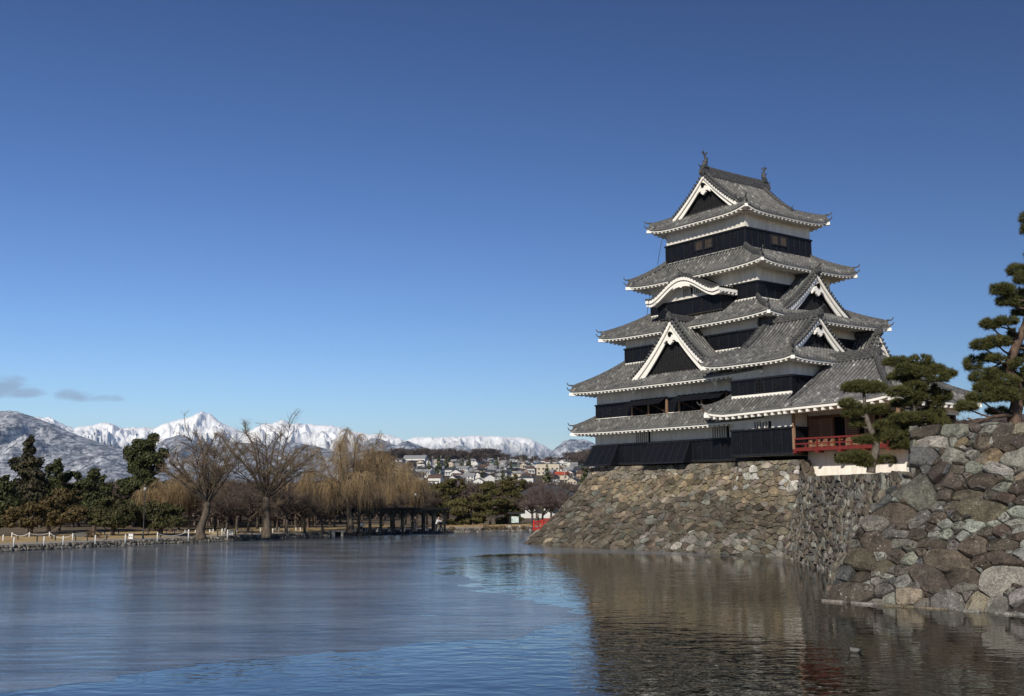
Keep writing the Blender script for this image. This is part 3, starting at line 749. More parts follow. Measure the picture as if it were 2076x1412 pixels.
# flat ledge stones along its foot
mb = MB()
for k in range(14):
    u0 = k * 1.25 - 0.25 + rng.uniform(-.1, .1); ln = rng.uniform(0.8, 1.2); dp = rng.uniform(0.14, 0.36)
    q = [A_ + E_ * (u0 + a * ln) + Vector((FN.x, FN.y, 0)).normalized() * (0.16 + b_ * dp) for a, b_ in ((0, 0), (1, 0), (0.97, 0.8), (0.7, 1), (0.3, 0.9), (0.03, 0.7))]
    cc = jc(CL[rng.choice('PTTG')], .1)
    mb.prism([(p.x, p.y) for p in q], lambda u, v, d: (u, v, d), -0.15, rng.uniform(0.045, 0.075), c=cc)
mb.build('ledge_stone', MT['stone_near'], bast, off=tuple(A_))
# its upper west return and the earth fill behind
C5 = A_ + SL * 4.6 + E_ * .90
back_dir = Vector((0.50, 1.0, 0)).normalized()
fn2, L2, H2 = patch([C5 + back_dir * 14, C5], [T_ + back_dir * 14, T_], 1.0)
mb = MB(); st = jitter_sites(L2, H2, 0.9, 0.6, rng, 0.35); stones(mb, voronoi(st, (0, L2, 0, H2)), st, fn2, lambda u, v, s: jc(CL[rng.choice('DBGSN')]), rng, 0.16, 0.045, near=True, nz=0.08)
backing(mb, fn2, L2, H2, -0.1, 10, 4); mb.build('stone_facing', MT['stone_near'], bast, off=tuple(A_))
mb = MB(); z = 6.30
q = [T_ + E_ * -0.05, T_ + E_ * 26, T_ + E_ * 26 + Vector((14, 26, 0)), T_ + back_dir * 30, T_ + back_dir * 14]
mb.face([(p.x, p.y, z) for p in q]); mb.build('earth_fill', MT['earth'], bast, off=tuple(A_))

# west-facing moat wall between the bastion and the castle base
mw = thing('moat_wall', 'receding moat wall of slanted small dark stones between the boulder bastion and the castle base', 'stone wall', W_(14, -12, 0))
P1, P2, P3 = at_z(1690, 1161, 0), at_z(1687, 1179, 0), at_z(1684, 1196, 0)
bot = [W_(13.85, -12.0, -0.25), P1 - Vector((0, 0, .25)), P2 - Vector((0, 0, .25)), P3 - Vector((0, 0, .25)), A_ - Vector((0, 0, .25))]
C5 = A_ + SL * 4.72 + E_ * .92
topw = [W_(13.55, -9.38, 5.12), W_(15.4, -11.2, 5.10), W_(22.5, -18.5, 4.98), C5]
def west_col(u, v, size):
    return jc(rng.choice([(0.155, 0.134, 0.108), (0.115, 0.097, 0.078), (0.145, 0.138, 0.126), (0.20, 0.193, 0.176), (0.165, 0.145, 0.114), (0.25, 0.243, 0.22) if rng.random() < .5 else (0.10, 0.085, 0.07)]), 0.2)
side_wall(bot, topw, 0.62, 0.44, west_col, 'stone_facing', MT['stone_near'], mw, tuple(mw.location), 1.15, depth=0.17, gap=0.035, tilt=0.42, merge=0.18)
# inner castle ground (behind the moat walls)
q = [W_(12.0, -9.4, 5.12), W_(13.9, -9.42, 5.10), W_(15.4, -11.1, 5.08), W_(22.5, -18.4, 4.96), C5 + Vector((0.05, 0.05, -.02)), C5 + back_dir * 14 + Vector((0, 0, .1)), W_(60, -20, 5.12), W_(60, 30, 5.12), W_(12.0, 30, 5.12)]
mb = MB(); mb.face([tuple(p) for p in q]); o = mb.build('castle_ground', MT['grass']); o['kind'] = 'structure'

# cobbled revetment of the far bank
rv = MB(); st, cs = [], []
def rev_fn(u, v, d):
    p, dr = bank_pt(u); n = Vector((-dr.y, dr.x, 0)); q = p + n * (0.02 + v * 0.75) + Vector((0, 0, v * 0.86 - 0.05)) - n * d * 0.8 + Vector((0, 0, d * 0.5)); return tuple(q)
L_, H_ = BLEN, 0.55
st = jitter_sites(L_, H_, 0.42, 0.27, rng, 0.25)
stones(rv, voronoi(st, (0, L_, 0, H_), 12), st, rev_fn, lambda u, v, s: jc(rng.choice([(0.15, 0.14, 0.125), (0.10, 0.095, 0.085), (0.21, 0.195, 0.17)]), .2), rng, 0.10, 0.04, tilt=0.5)
backing(rv, rev_fn, L_, H_, -0.04, 160, 2)
rvo = rv.build('bank_revetment', MT['stone_bank']); tag(rvo, 'low cobbled revetment edging the far bank of the moat', 'stone wall')

# ================================================================== CASTLE (all in the castle frame)
class Bld:
    """one building: an Empty plus parts built in castle coordinates"""
    def __init__(s, name, label, cat, base):
        s.off = base; s.t = thing(name, label, cat, W_(*base), CRZ)
    def part(s, name, mb, mat, parent=None, smooth=False, label=None):
        o = mb.build(name, mat, parent or s.t, smooth, s.off)
        if label: o['label'] = label
        return o
AX = {'S': ((1, 0), (0, -1)), 'E': ((0, 1), (1, 0)), 'N': ((-1, 0), (0, 1)), 'W': ((0, -1), (-1, 0))}
def sp_(k, c, s, out, z):
    (ax, ay), (ox, oy) = AX[k]; return (c[0] + ax * s + ox * out, c[1] + ay * s + oy * out, z)
def slope(mb, F, sl, sr, D, pitch=0.33, nt=7, rw=0.095, rh=0.115, row0=0):
    """tiled slope: F(s, t) with t = 0 at the eave, 1 at the top; half-round rows run down it"""
    s0, s1 = sl(0), sr(0); n0 = max(1, round((s1 - s0) / pitch)); ns = max(6, int((s1 - s0) / 0.8)); rows, uvs = [], []
    for i in range(nt + 1):
        t = i / nt; a, b_ = sl(t), sr(t); r, u = [], []
        for j in range(ns + 1):
            s = a + (b_ - a) * j / ns; r.append(F(s, t)); u.append(((s - s0) * n0 / (s1 - s0) + 500 + row0, t * D / 0.28))
        rows.append(r); uvs.append(u)
    mb.grid(rows, uvs)
    n = max(1, round((s1 - s0) / pitch)); Vz = Vector((0, 0, 1))
    for k in range(n):
        s = s0 + (k + 0.5) * (s1 - s0) / n
        if sl(1) <= s <= sr(1): tm = 1.0
        else:
            a, b_ = 0.0, 1.0
            for _ in range(14):
                m_ = (a + b_) / 2
                if sl(m_) <= s <= sr(m_): a = m_
                else: b_ = m_
            tm = a
        if tm < 0.05: continue
        m_ = max(2, int(math.ceil(nt * tm))); R, U = [], []
        wob = 0.012 * math.sin(k * 12.9898 + row0) 
        for i in range(m_ + 1):
            t = tm * i / m_; p = Vector(F(s, t)); q = Vector(F(s + 0.05, t)) - Vector(F(s - 0.05, t)); q.z = 0
            q = q.normalized() if q.length > 1e-6 else Vector((1, 0, 0))
            z = Vz * (rh + wob)
            R.append([tuple(p - q * rw), tuple(p - q * rw * .6 + z * .8), tuple(p + z), tuple(p + q * rw * .6 + z * .8), tuple(p + q * rw)])
            U.append([(k + 0.5 + row0, t * D / 0.28)] * 5)
        mb.grid(R, U)
        e = R[0]; d = Vector(F(s, 0.02)) - Vector(F(s, 0)); d.z = 0; d = d.normalized() * -0.015
        low = [tuple(Vector(p) + d) for p in e]
        bot = [tuple(Vector(e[4]) + d - Vz * 0.05), tuple(Vector(e[0]) + d - Vz * 0.05)]
        mb.face(low + bot, uv=[(k + 0.5 + row0, 0.6)] * 7)
    # drip edge under the tiles
    r0 = rows[0]; mb.grid([r0, [(p[0], p[1], p[2] - 0.12) for p in r0]], [[(.5, .5)] * len(r0)] * 2)
def ridge_beam(mb, pts, w, h, sink=0.06):
    """layered ridge following pts"""
    n = len(pts); L_ = []
    for i, p in enumerate(pts):
        p = Vector(p); d = Vector(pts[min(i + 1, n - 1)]) - Vector(pts[max(i - 1, 0)]); d.z = 0; q = Vector((-d.y, d.x, 0)).normalized()
        prof = [(-w / 2, -sink), (-w / 2, h * .55), (-w * .36, h * .58), (-w * .36, h * .8), (-w * .2, h), (w * .2, h), (w * .36, h * .8), (w * .36, h * .58), (w / 2, h * .55), (w / 2, -sink)]
        L_.append([tuple(p + q * a + Vector((0, 0, b_))) for a, b_ in prof])
    mb.grid(L_); mb.face(L_[0][::-1]); mb.face(L_[-1])
def onigawara(mb, p, d, s=1.0):
    """demon-tile end ornament at p facing d"""
    p = Vector(p); d = Vector((d[0], d[1], 0)).normalized(); q = Vector((-d.y, d.x, 0))
    out = [(-.26, -.05), (.26, -.05), (.30, .12), (.22, .24), (.24, .40), (.12, .42), (.06, .56), (-.06, .56), (-.12, .42), (-.24, .40), (-.22, .24), (-.30, .12)]
    mb.prism([(u * s, v * s) for u, v in out], lambda u, v, e: tuple(p + q * u + Vector((0, 0, v)) + d * e), -0.10 * s, 0.07 * s)
    mb.prism([(u * s * .5, (v - .1) * s * .6 + .14 * s) for u, v in out], lambda u, v, e: tuple(p + q * u + Vector((0, 0, v)) + d * e), 0.07 * s, 0.15 * s)
    mb.tube([p + Vector((0, 0, .52 * s)), p + Vector((0, 0, .60 * s)) + d * .16 * s, p + Vector((0, 0, .70 * s)) + d * .34 * s], [.05 * s, .05 * s, .045 * s], 6)
def skirt(B, c, top, eave, sides='SENW', up=0.32, cv=0.30, tile='tile', thick=0.13, ext=None, wall=None, name='tiled_roof', corners=('SE', 'NE', 'NW', 'SW'), raft=0.47, cap=True):
    """hipped roof skirt round a storey: top = (half x, half y, z) at the wall, eave likewise"""
    (a0, b0, z0), (a1, b1, z1) = top, eave
    dims = {'S': (a1, a0, b1, b0), 'N': (a1, a0, b1, b0), 'E': (b1, b0, a1, a0), 'W': (b1, b0, a1, a0)}
    roof = MB(); eb = MB(); rf = MB(); sf = MB(); hip = MB(); capm = MB()
    def FF(k, lift=0.0):
        L1, L0, o1, o0 = dims[k]
        def F(s, t):
            L = L1 + (L0 - L1) * t; rel = min(1.0, abs(s) / max(L, 1e-3)); tt = max(0.0, min(1.0, t))
            z = z1 + (z0 - z1) * (t * (1 - cv) + cv * t * t) + up * rel ** 5 * (1 - tt) ** 1.4 + lift
            return sp_(k, c, s, o1 + (o0 - o1) * t, z)
        return F, L1, L0, o1, o0
    for i, k in enumerate(sides):
        F, L1, L0, o1, o0 = FF(k)
        D = math.hypot(o1 - o0, z0 - z1)
        e0 = e1 = 0.0
        sl = lambda t, L1=L1, L0=L0: -(L1 + (L0 - L1) * t); sr = lambda t, L1=L1, L0=L0: (L1 + (L0 - L1) * t)
        slope(roof, F, sl, sr, D, row0=i * 1000)
        # white plastered eave board and rafters
        ww = wall[0 if k in 'EW' else 1] if wall else o0
        run = max(0.25, o1 - ww); n = 40
        def E(s, inn, dz, F=F, o1=o1, k=k):
            z = F(s, 0)[2]; return sp_(k, c, s, o1 - inn, z + dz)
        R = []
        for s in [(-L1 + .05) + (2 * L1 - .1) * j / n for j in range(n + 1)]:
            ss = s * (L1 - 0.08) / L1
            R.append([E(ss, .12, -.11), E(ss, .09, -.12), E(ss, .09, -.12 - thick), E(ss, .22, -.12 - thick)])
        eb.grid(R)
        R = []
        for s in [(-L1) + (2 * L1) * j / n for j in range(n + 1)]:
            f = (L1 - .15) / L1; 
            R.append([E(s * f, .20, -.13 - thick * .85), E(s * (L1 - run) / L1, run, .02)])
        sf.grid(R)
        m_ = max(4, int(round(2 * L1 / raft)))
        for j in range(m_ + 1):
            s = -L1 + .28 + (2 * L1 - .56) * j / m_
            lim = max(.3, min(run, run * 1.0 if abs(s) < L1 - run else (L1 - abs(s)) * 0.98))
            p0, p1 = Vector(E(s, .13, -.12 - thick - .05)), Vector(E(s, lim, -.04 - thick))
            rf.bar(p0, p1, .14, .14)
        if cap:
            R = [[sp_(k, c, s, o0 + 0.05, z0 - 0.05), sp_(k, c, s, o0 + 0.05, z0 + .10), sp_(k, c, s, o0 - 0.05, z0 + .12)] for s in (-L0 - .05, L0 + .05)]
            capm.grid(R)
    ro = B.part(name, roof, MT[tile])
    B.part('eave_board', eb, MT['eave_white'], ro); B.part('rafter_row', rf, MT['eave_white'], ro); B.part('soffit', sf, MT['plaster'], ro)
    for cn in corners:
        ks = 'S' if cn[0] == 'S' else 'N'; kx = cn[1]
        F, L1, L0, o1, o0 = FF(ks); sg = 1 if (kx == 'E') == (ks == 'S') else -1
        pts = [F(sg * (L1 + (L0 - L1) * t), t) for t in [i / 8 for i in range(9)]]
        pts = [(p[0], p[1], p[2] + .05) for p in pts]; hip = MB()
        d = Vector(pts[0]) - Vector(pts[1]); d.z = 0; d.normalize()
        p0 = Vector(pts[0]) - d * .25
        ridge_beam(hip, [tuple(p0)] + pts[1:], .34, .34)
        onigawara(hip, p0 + Vector((0, 0, .02)), d, .5)
        # upturned tile tips
        for hh, s_ in ((.38, 1), (-.02, .8)):
            hip.tube([p0 + Vector((0, 0, hh)) - d * .1, p0 + Vector((0, 0, hh)) + d * .30, p0 + Vector((0, 0, hh + .10)) + d * .42, p0 + Vector((0, 0, hh + .24)) + d * .46], [.06, .06, .05, .03], 6)
        # white corner rafter end
        q = Vector(pts[0]); rf2 = MB(); rf2.bar(q + Vector((0, 0, -.24 - thick)) + d * .02, q + Vector((0, 0, -.28 - thick)) - d * 1.0, .24, .24)
        B.part('corner_rafter', rf2, MT['eave_white'], ro); B.part('hip_ridge', hip, MT['ridge'], ro)
    if cap and capm.f: B.part('plaster_flashing', capm, MT['eave_white'], ro)
    return ro
def gable(B, f, d, w, zb, zp, L, ov=0.5, cv=0.38, parent=None, tile='tile', ridge_h=0.42, two=False, name='gable_roof', lattice=True, bw=0.5, zr=None, copper=False, fronts=None):
    """gabled roof with its front plane at f facing d; L runs back. Bargeboard, lattice, pendant and ridge are its parts"""
    fx, fy = f; dx, dy = d
    def pos(o, s, z): return (fx + dx * o - dy * s, fy + dy * o + dx * s, z)
    zr = zr or zp + 0.28
    def zc(t, zt=None): return zr - (zr - zb) * (t * (1 + cv) - cv * t * t)
    o0, o1 = (-L - ov if two else -L), ov
    roof = MB(); ri = MB()
    for sg in (1, -1):
        F = lambda s, t, sg=sg: pos(s, sg * w * (1 - t), zc(1 - t))
        slope(roof, F, lambda t: o0, lambda t: o1, math.hypot(w, zr - zb), nt=8, row0=300 if sg > 0 else 700)
    ro = B.part(name, roof, MT[tile], parent)
    cop = MB()
    for fl in ([1] if not two else (fronts or [1, -1])):
        lat = MB(); bars = MB(); pend = MB(); disc = MB()
        def P(o, s, z, fl=fl):
            return pos(o, s, z) if fl > 0 else pos(-L - o, -s, z)
        N = 22
        for sg in (1, -1):
            bb = MB(); rake = MB()
            for (oo, h0, h1, th) in ((ov - .06, .04, bw * .52, .10), (ov - .21, bw * .5, bw * 1.12, .10)):
                A = []
                for i in range(N + 1):
                    t = i / N * 1.0; z = zc(t); fl_ = 1 + .35 * t ** 3
                    A.append([P(oo, sg * w * t, z - h0), P(oo, sg * w * t, z - h1 * fl_), P(oo - th, sg * w * t, z - h1 * fl_), P(oo - th, sg * w * t, z - h0)])
                bb.grid(A); bb.face(A[-1])
            # rake tiles across the edge
            nr = max(4, int(w * 1.35 / .30))
            for i in range(nr):
                t = (i + .35) / nr * .98; z = zc(t) + .07
                rake.tube([P(ov - .48, sg * w * t, z + .01), P(ov + .07, sg * w * t, z)], .105, 7)
            B.part('gable_board', bb, MT['eave_white'], ro); B.part('rake_tiles', rake, MT['ridge'], ro, True)
            A = [P(ov - .56, sg * w * t, zc(t) + .05) for t in [.04 + .80 * i / 9 for i in range(10)]]
            ridge_beam(ri, A, .26, .30)
            dd = Vector(A[-1]) - Vector(A[-2]); onigawara(ri, A[-1], (dd.x, dd.y), .6)
            if copper:
                R = []
                for i in range(10):
                    t = .06 + .86 * i / 9; R.append([P(ov - .84, sg * w * t, zc(t) + .105), P(ov - 1.02, sg * w * t, zc(t) + .11)])
                cop.grid(R)
        # recessed gable wall with square lattice
        oo = ov - .62
        def topz(s): return zc(min(1, abs(s) / w)) - bw * .75
        zl = zb + .16; ss = [(-w + 2 * w * i / 40) for i in range(41)]
        for a, b_ in zip(ss[:-1], ss[1:]):
            if topz(a) > zl - .5 or topz(b_) > zl - .5:
                lat.face([P(oo, a, zl - .6), P(oo, b_, zl - .6), P(oo, b_, max(zl - .6, topz(b_) + .3)), P(oo, a, max(zl - .6, topz(a) + .3))])
        if lattice:
            s = -w * .8
            while s < w * .8:
                zt = topz(s)
                if zt > zl + .1:
                    a, b_ = P(oo, s, zl), P(oo + .05, s, zt); e = .035
                    q = Vector(P(0, 1, 0)) - Vector(P(0, 0, 0)); o_ = Vector(P(1, 0, 0)) - Vector(P(0, 0, 0))
                    m1 = Vector(P(oo + .03, s, zl)); m2 = Vector(P(oo + .03, s, zt)); bars.bar(m1, m2, .05, .05, up=o_)
                s += .17
            z = zl
            while z < zr - bw - .3:
                smax = 0
                for k in range(60):
                    if topz(w * k / 60) > z: smax = w * k / 60
                if smax > .1: bars.bar(P(oo + .035, -smax, z), P(oo + .035, smax, z), .035, .045)
                z += .17
            bars.bar(P(oo + .08, -w * .86, zl - .08), P(oo + .08, w * .86, zl - .08), .12, .2)
        # white pendant under the peak and its dark boss
        g = min(1.0, w / 3.4) * .95 + .1
        out = [(0, -.62), (.16, -.50), (.26, -.42), (.22, -.30), (.36, -.28), (.52, -.34), (.66, -.46), (.60, -.24), (.44, -.06), (.22, .10), (0, .16), (-.22, .10), (-.44, -.06), (-.60, -.24), (-.66, -.46), (-.52, -.34), (-.36, -.28), (-.22, -.30), (-.26, -.42), (-.16, -.50)]
        zq = zr - bw * 1.05 - .42 * g
        pend.prism([(u * g, v * g) for u, v in out], lambda u, v, e: P(ov - .20 + e, u, zq + v), 0, .16)
        disc.prism([(.17 * g * math.cos(k * math.pi / 6), .20 * g * math.sin(k * math.pi / 6)) for k in range(12)], lambda u, v, e: P(ov - .03 + e, u, zq + .16 * g + v), -.02, .06)
        pp = P(ov + .05, 0, zr + .06); dv = Vector(P(1, 0, 0)) - Vector(P(0, 0, 0)); onigawara(ri, pp, (dv.x, dv.y), 1.0 if w > 2.6 else .8)
        B.part('gable_wall', lat, MT['black_trim'], ro)
        if bars.f: B.part('gable_lattice', bars, MT['lattice'], ro)
        B.part('gable_pendant', pend, MT['eave_white'], ro); B.part('pendant_boss', disc, MT['dark_gap'], ro)
    n = 10
    pts = [pos(o0 + .0 + (o1 + .02 - o0) * i / n, 0, zr + .02 + .05 * (2 * i / n - 1) ** 2) for i in range(n + 1)]
    ridge_beam(ri, pts, .34, ridge_h)
    B.part('roof_ridge', ri, MT['ridge'], ro)
    if cop.f: B.part('copper_valley', cop, MT['copper'], ro)
    return ro
def storey(B, c, a, b, z0, zb, z1, sides='SENW', bat=0.95):
    pl = MB(); pl.box(c[0] - a, c[0] + a, c[1] - b, c[1] + b, z0, z1); B.part('plaster_wall', pl, MT['plaster'])
    bo = MB(); e = .07; bo.box(c[0] - a - e, c[0] + a + e, c[1] - b - e, c[1] + b + e, z0 + .01, zb)
    bw = B.part('board_wall', bo, MT['black'])
    tr = MB()
    for k in sides:
        L, o = (a, b) if k in 'SN' else (b, a)
        n = max(2, int(round(2 * L / bat)))
        for j in range(n + 1):
            s = -L - e + .05 + (2 * (L + e) - .1) * j / n
            tr.bar(sp_(k, c, s, o + e + .012, z0 + .02), sp_(k, c, s, o + e + .012, zb - .02), .07, .045)
        tr.bar(sp_(k, c, -L - .12, o + e + .03, zb + .0), sp_(k, c, L + .12, o + e + .03, zb + .0), .14, .12)
        tr.bar(sp_(k, c, -L - .07, o + e + .014, z0 + .1), sp_(k, c, L + .07, o + e + .014, z0 + .1), .06, .14)
    B.part('batten', tr, MT['black_trim'], bw)
    return bw
def gunports(B, k, c, o, lst, w=.16, h=.24):
    for s, z in lst:
        fr = MB(); hole = MB(); q = lambda ss, oo, zz: sp_(k, c, ss, oo, zz)
        hole.hexa([q(s - w, o + .035, z - h), q(s + w, o + .035, z - h), q(s + w, o - .02, z - h), q(s - w, o - .02, z - h), q(s - w, o + .035, z + h), q(s + w, o + .035, z + h), q(s + w, o - .02, z + h), q(s - w, o - .02, z + h)])
        fr.bar(q(s - w - .02, o + .03, z + h), q(s + w + .02, o + .03, z + h), .06, .05); fr.bar(q(s + w, o + .03, z - h), q(s + w, o + .03, z + h), .05, .05)
        fr.bar(q(s - w, o + .03, z - h), q(s - w, o + .03, z + h), .05, .05); fr.bar(q(s - w - .02, o + .03, z - h), q(s + w + .02, o + .03, z - h), .06, .05)
        p = B.part('gun_port', hole, MT['dark_gap']); B.part('port_frame', fr, MT['black_trim'], p)
def barred(B, k, c, o, s0, s1, z0, z1, n, mat, bw=.1, frame=None):
    wd = MB(); wd.hexa([sp_(k, c, s0, o + .012, z0), sp_(k, c, s1, o + .012, z0), sp_(k, c, s1, o - .02, z0), sp_(k, c, s0, o - .02, z0), sp_(k, c, s0, o + .012, z1), sp_(k, c, s1, o + .012, z1), sp_(k, c, s1, o - .02, z1), sp_(k, c, s0, o - .02, z1)])
    p = B.part('window', wd, MT['dark_gap']); br = MB()
    for j in range(n):
        s = s0 + (s1 - s0) * (j + 1) / (n + 1)
        br.bar(sp_(k, c, s, o + .05, z0), sp_(k, c, s, o + .05, z1), bw, .07)
    B.part('window_bars', br, MT[mat], p)
    if frame:
        fr = MB()
        for za in (z0, z1): fr.bar(sp_(k, c, s0 - .06, o + .05, za), sp_(k, c, s1 + .06, o + .05, za), .1, .09)
        for sa in (s0, s1): fr.bar(sp_(k, c, sa, o + .05, z0), sp_(k, c, sa, o + .05, z1), .09, .1)
        B.part('window_frame', fr, MT[frame], p)

# ---- the keep
K = Bld('keep_tower', 'tall black and white castle keep of five tiled roofs, fish finials on the top ridge', 'castle keep', (0, 0, 6.3))
O = (0, 0)
storey(K, O, 8.95, 8.05, 6.42, 8.07, 9.4, 'SW'); storey(K, O, 8.84, 7.94, 10.1, 11.42, 12.9, 'SWE'); storey(K, O, 7.25, 6.05, 14.6, 16.15, 17.6, 'SEW')
storey(K, O, 5.8, 4.35, 18.6, 20.15, 22.0, 'SEW'); storey(K, O, 4.34, 3.90, 23.0, 24.70, 26.4, 'SENW', .72)
skirt(K, O, (8.9, 8.0, 10.22), (10.42, 9.52, 9.22), up=.14, wall=(8.95, 8.05), cv=.15)
skirt(K, O, (7.3, 6.1, 14.85), (10.46, 9.56, 12.58), up=.16, wall=(8.84, 7.94))
skirt(K, O, (5.85, 4.4, 18.85), (9.30, 7.26, 17.10), up=.26, wall=(7.25, 6.05))
skirt(K, O, (4.36, 3.92, 23.16), (7.50, 5.67, 21.45), up=.30, wall=(5.8, 4.35))
skirt(K, O, (3.45, 3.35, 27.05), (5.52, 5.02, 25.98), up=.42, wall=(4.34, 3.90), cap=False, cv=.2)
tr = gable(K, (0, -3.55), (0, -1), 3.55, 26.98, 29.75, 7.1, ov=.42, cv=.24, two=True, ridge_h=.72, bw=.60, zr=29.98, lattice=True, name='top_gable_roof')
# fish finials on the ridge ends
for sg in (1, -1):
    mb = MB(); y = -3.62 * sg; z = 30.75
    P_ = lambda o, h: Vector((0, y + o * sg, z + h))
    mb.tube([P_(-.16, -.04), P_(-.06, .12), P_(.10, .34), P_(.12, .58), P_(.02, .80), P_(-.10, .95)], [.13, .22, .19, .14, .09, .05], 9)
    for q in (-1, 1):
        mb.face([P_(-.06, .86) + Vector((0, 0, 0)), P_(-.34, 1.16) + Vector((.10 * q, 0, 0)), P_(-.14, 1.24) + Vector((.03 * q, 0, 0)), P_(-.02, .98)])
        mb.face([P_(-.04, .9), P_(.08, 1.20) + Vector((.08 * q, 0, 0)), P_(.22, 1.10) + Vector((.16 * q, 0, 0)), P_(.02, .84)])
        mb.face([P_(.06, .30) + Vector((.12 * q, 0, 0)), P_(-.04, .62) + Vector((.36 * q, 0, 0)), P_(.12, .52) + Vector((.22 * q, 0, 0))])
    for h in (.3, .48, .64): mb.face([P_(.22, h - .06), P_(.36, h + .12), P_(.18, h + .08)])
    mb.box(-.2, .2, y - .26, y + .26, z - .16, z + .02)
    K.part('fish_finial', mb, MT['bronze'], smooth=False)
    rod = MB(); rod.tube([P_(-.1, .9), P_(-.1, 1.6)], .012, 5); K.part('lightning_rod', rod, MT['metal_dark'])
# dormer gables
gable(K, (0.75, -8.42), (0, -1), 4.55, 13.12, 17.1, 2.6, ov=.35, cv=.36, bw=.84, zr=17.42, copper=True, name='dormer_gable')
gable(K, (7.55, 0.25), (1, 0), 3.95, 17.72, 20.6, 2.2, ov=.35, cv=.34, bw=.66, zr=20.95, copper=True, name='dormer_gable')
gable(K, (9.2, 5.5), (1, 0), 2.7, 13.3, 16.0, 2.6, ov=.3, cv=.3, bw=.55, zr=16.45, name='dormer_gable')
# bay under a curved gable on the south face
bay = MB(); bay.box(-3.38, 3.42, -5.80, -4.2, 18.2, 20.05); bp = K.part('bay_wall', bay, MT['plaster'])
bay = MB(); bay.box(-3.45, 3.49, -5.87, -4.25, 18.21, 19.42); bbp = K.part('bay_boards', bay, MT['black'])
bt = MB()
for j in range(8): s = -3.4 + 6.84 * j / 7; bt.bar((s, -5.89, 18.25), (s, -5.89, 19.4), .07, .045)
bt.bar((-3.5, -5.9, 19.42), (3.54, -5.9, 19.42), .12, .1); K.part('batten', bt, MT['black_trim'], bbp)
def kz(x, ze=19.66, H=1.42, w=4.0):
    u = min(1, abs(x - .02) / w); return ze + H * (0.5 + 0.5 * math.cos(math.pi * min(1, u * 1.12))) ** 0.85 + 0.10 * max(0, u - .85) / .15
NX = 44; xs_ = [-4.0 + 8.04 * i / NX for i in range(NX + 1)]
kr = MB(); R, U = [], []
for x in xs_: R.append([(x, y, kz(x) + (y + 6.6) * .06) for y in (-6.75, -6.2, -5.6, -5.0, -4.2)]); U.append([(x / .3, (y + 7) / .28) for y in (-6.75, -6.2, -5.6, -5.0, -4.2)])
kr.grid(R, U)
for j in range(9):
    y = -6.45 + j * .28
    for a, b_ in zip(xs_[:-1], xs_[1:]): kr.tube([(a, y, kz(a) + .05), (b_, y, kz(b_) + .05)], .09, 6, False)
kro = K.part('curved_gable_roof', kr, MT['tile'])
kk = MB()
for i in range(27):
    x = -3.9 + 7.84 * i / 26; kk.tube([(x, -6.36, kz(x) + .10), (x, -6.82, kz(x) + .08)], .095, 7)
ridge_beam(kk, [(.02, -6.7, kz(0) + .05), (.02, -5.4, kz(0) + .12), (.02, -4.6, kz(0) + .2)], .36, .34); onigawara(kk, (.02, -6.78, kz(0) + .08), (0, -1), .85)
K.part('rake_tiles', kk, MT['ridge'], kro)
kb = MB()
for (y, h0, h1) in ((-6.78, -.02, .24), (-6.66, .22, .50)):
    R = []
    for x in xs_:
        f = 1.0; R.append([(x, y, kz(x) - h0), (x, y, kz(x) - h1 * f), (x, y + .12, kz(x) - h1 * f), (x, y + .12, kz(x) - h0)])
    kb.grid(R); kb.face(R[0]); kb.face(R[-1][::-1])
kb.prism([(0, -.34), (.2, -.24), (.5, -.26), (.95, -.36), (.8, -.12), (.45, 0), (0, .06), (-.45, 0), (-.8, -.12), (-.95, -.36), (-.5, -.26), (-.2, -.24)], lambda u, v, e: (u + .02, -6.70 + e, kz(0) - .50 + v), 0, .08)
for sx in (-1, 1):
    x0 = .02 + sx * 3.98; kb.box(min(x0, x0 - sx * .10), max(x0, x0 - sx * .10), -6.66, -4.6, kz(x0) - .30, kz(x0) - .06)
    for j in range(5): kb.box(min(x0 - sx * .02, x0 - sx * .5), max(x0 - sx * .02, x0 - sx * .5), -6.4 + j * .42, -6.26 + j * .42, kz(x0) - .45, kz(x0) - .31)
K.part('curved_gable_board', kb, MT['eave_white'], kro)
ku = MB(); R = [[(x, y, kz(x) - .40) for y in (-6.6, -5.82)] for x in xs_]; ku.grid(R); K.part('soffit', ku, MT['plaster'], kro)
kw = MB()
for a, b_ in zip(xs_[4:-5], xs_[5:-4]): kw.face([(a, -5.79, 20.0), (b_, -5.79, 20.0), (b_, -5.79, kz(b_) - .38), (a, -5.79, kz(a) - .38)])
K.part('bay_gable_wall', kw, MT['plaster'], bp)
barred(K, 'S', O, 5.81, -.62, .42, 19.78, 20.30, 4, 'plaster', .12); barred(K, 'S', O, 5.81, .62, 1.66, 19.78, 20.30, 4, 'plaster', .12)
# windows and gun ports
for s in (-.95, .12): barred(K, 'S', O, 3.97, s, s + .86, 23.72, 24.50, 5, 'bar_wood', .06, 'black_trim')
for s in (-.98, .02): barred(K, 'E', O, 4.41, s, s + .80, 23.74, 24.50, 5, 'bar_wood', .06, 'black_trim')
gunports(K, 'S', O, 3.97, [(-3.4, 23.6), (-2.0, 24.0), (2.05, 24.15), (3.3, 24.2)], .09, .16); gunports(K, 'E', O, 4.41, [(-3.2, 24.2), (-2.1, 24.1), (1.9, 24.1), (3.0, 24.0)], .09, .16)
barred(K, 'S', O, 8.05, -3.95, -2.33, 8.06, 8.95, 6, 'plaster', .15); barred(K, 'S', O, 8.05, 4.32, 5.95, 8.06, 8.95, 6, 'plaster', .15)
gunports(K, 'S', O, 8.12, [(-4.9, 7.3), (-3.0, 7.35), (3.0, 7.3), (5.6, 7.35)], .1, .2); gunports(K, 'S', O, 8.01, [(-7.2, 10.8), (-5.8, 10.82)], .1, .18)
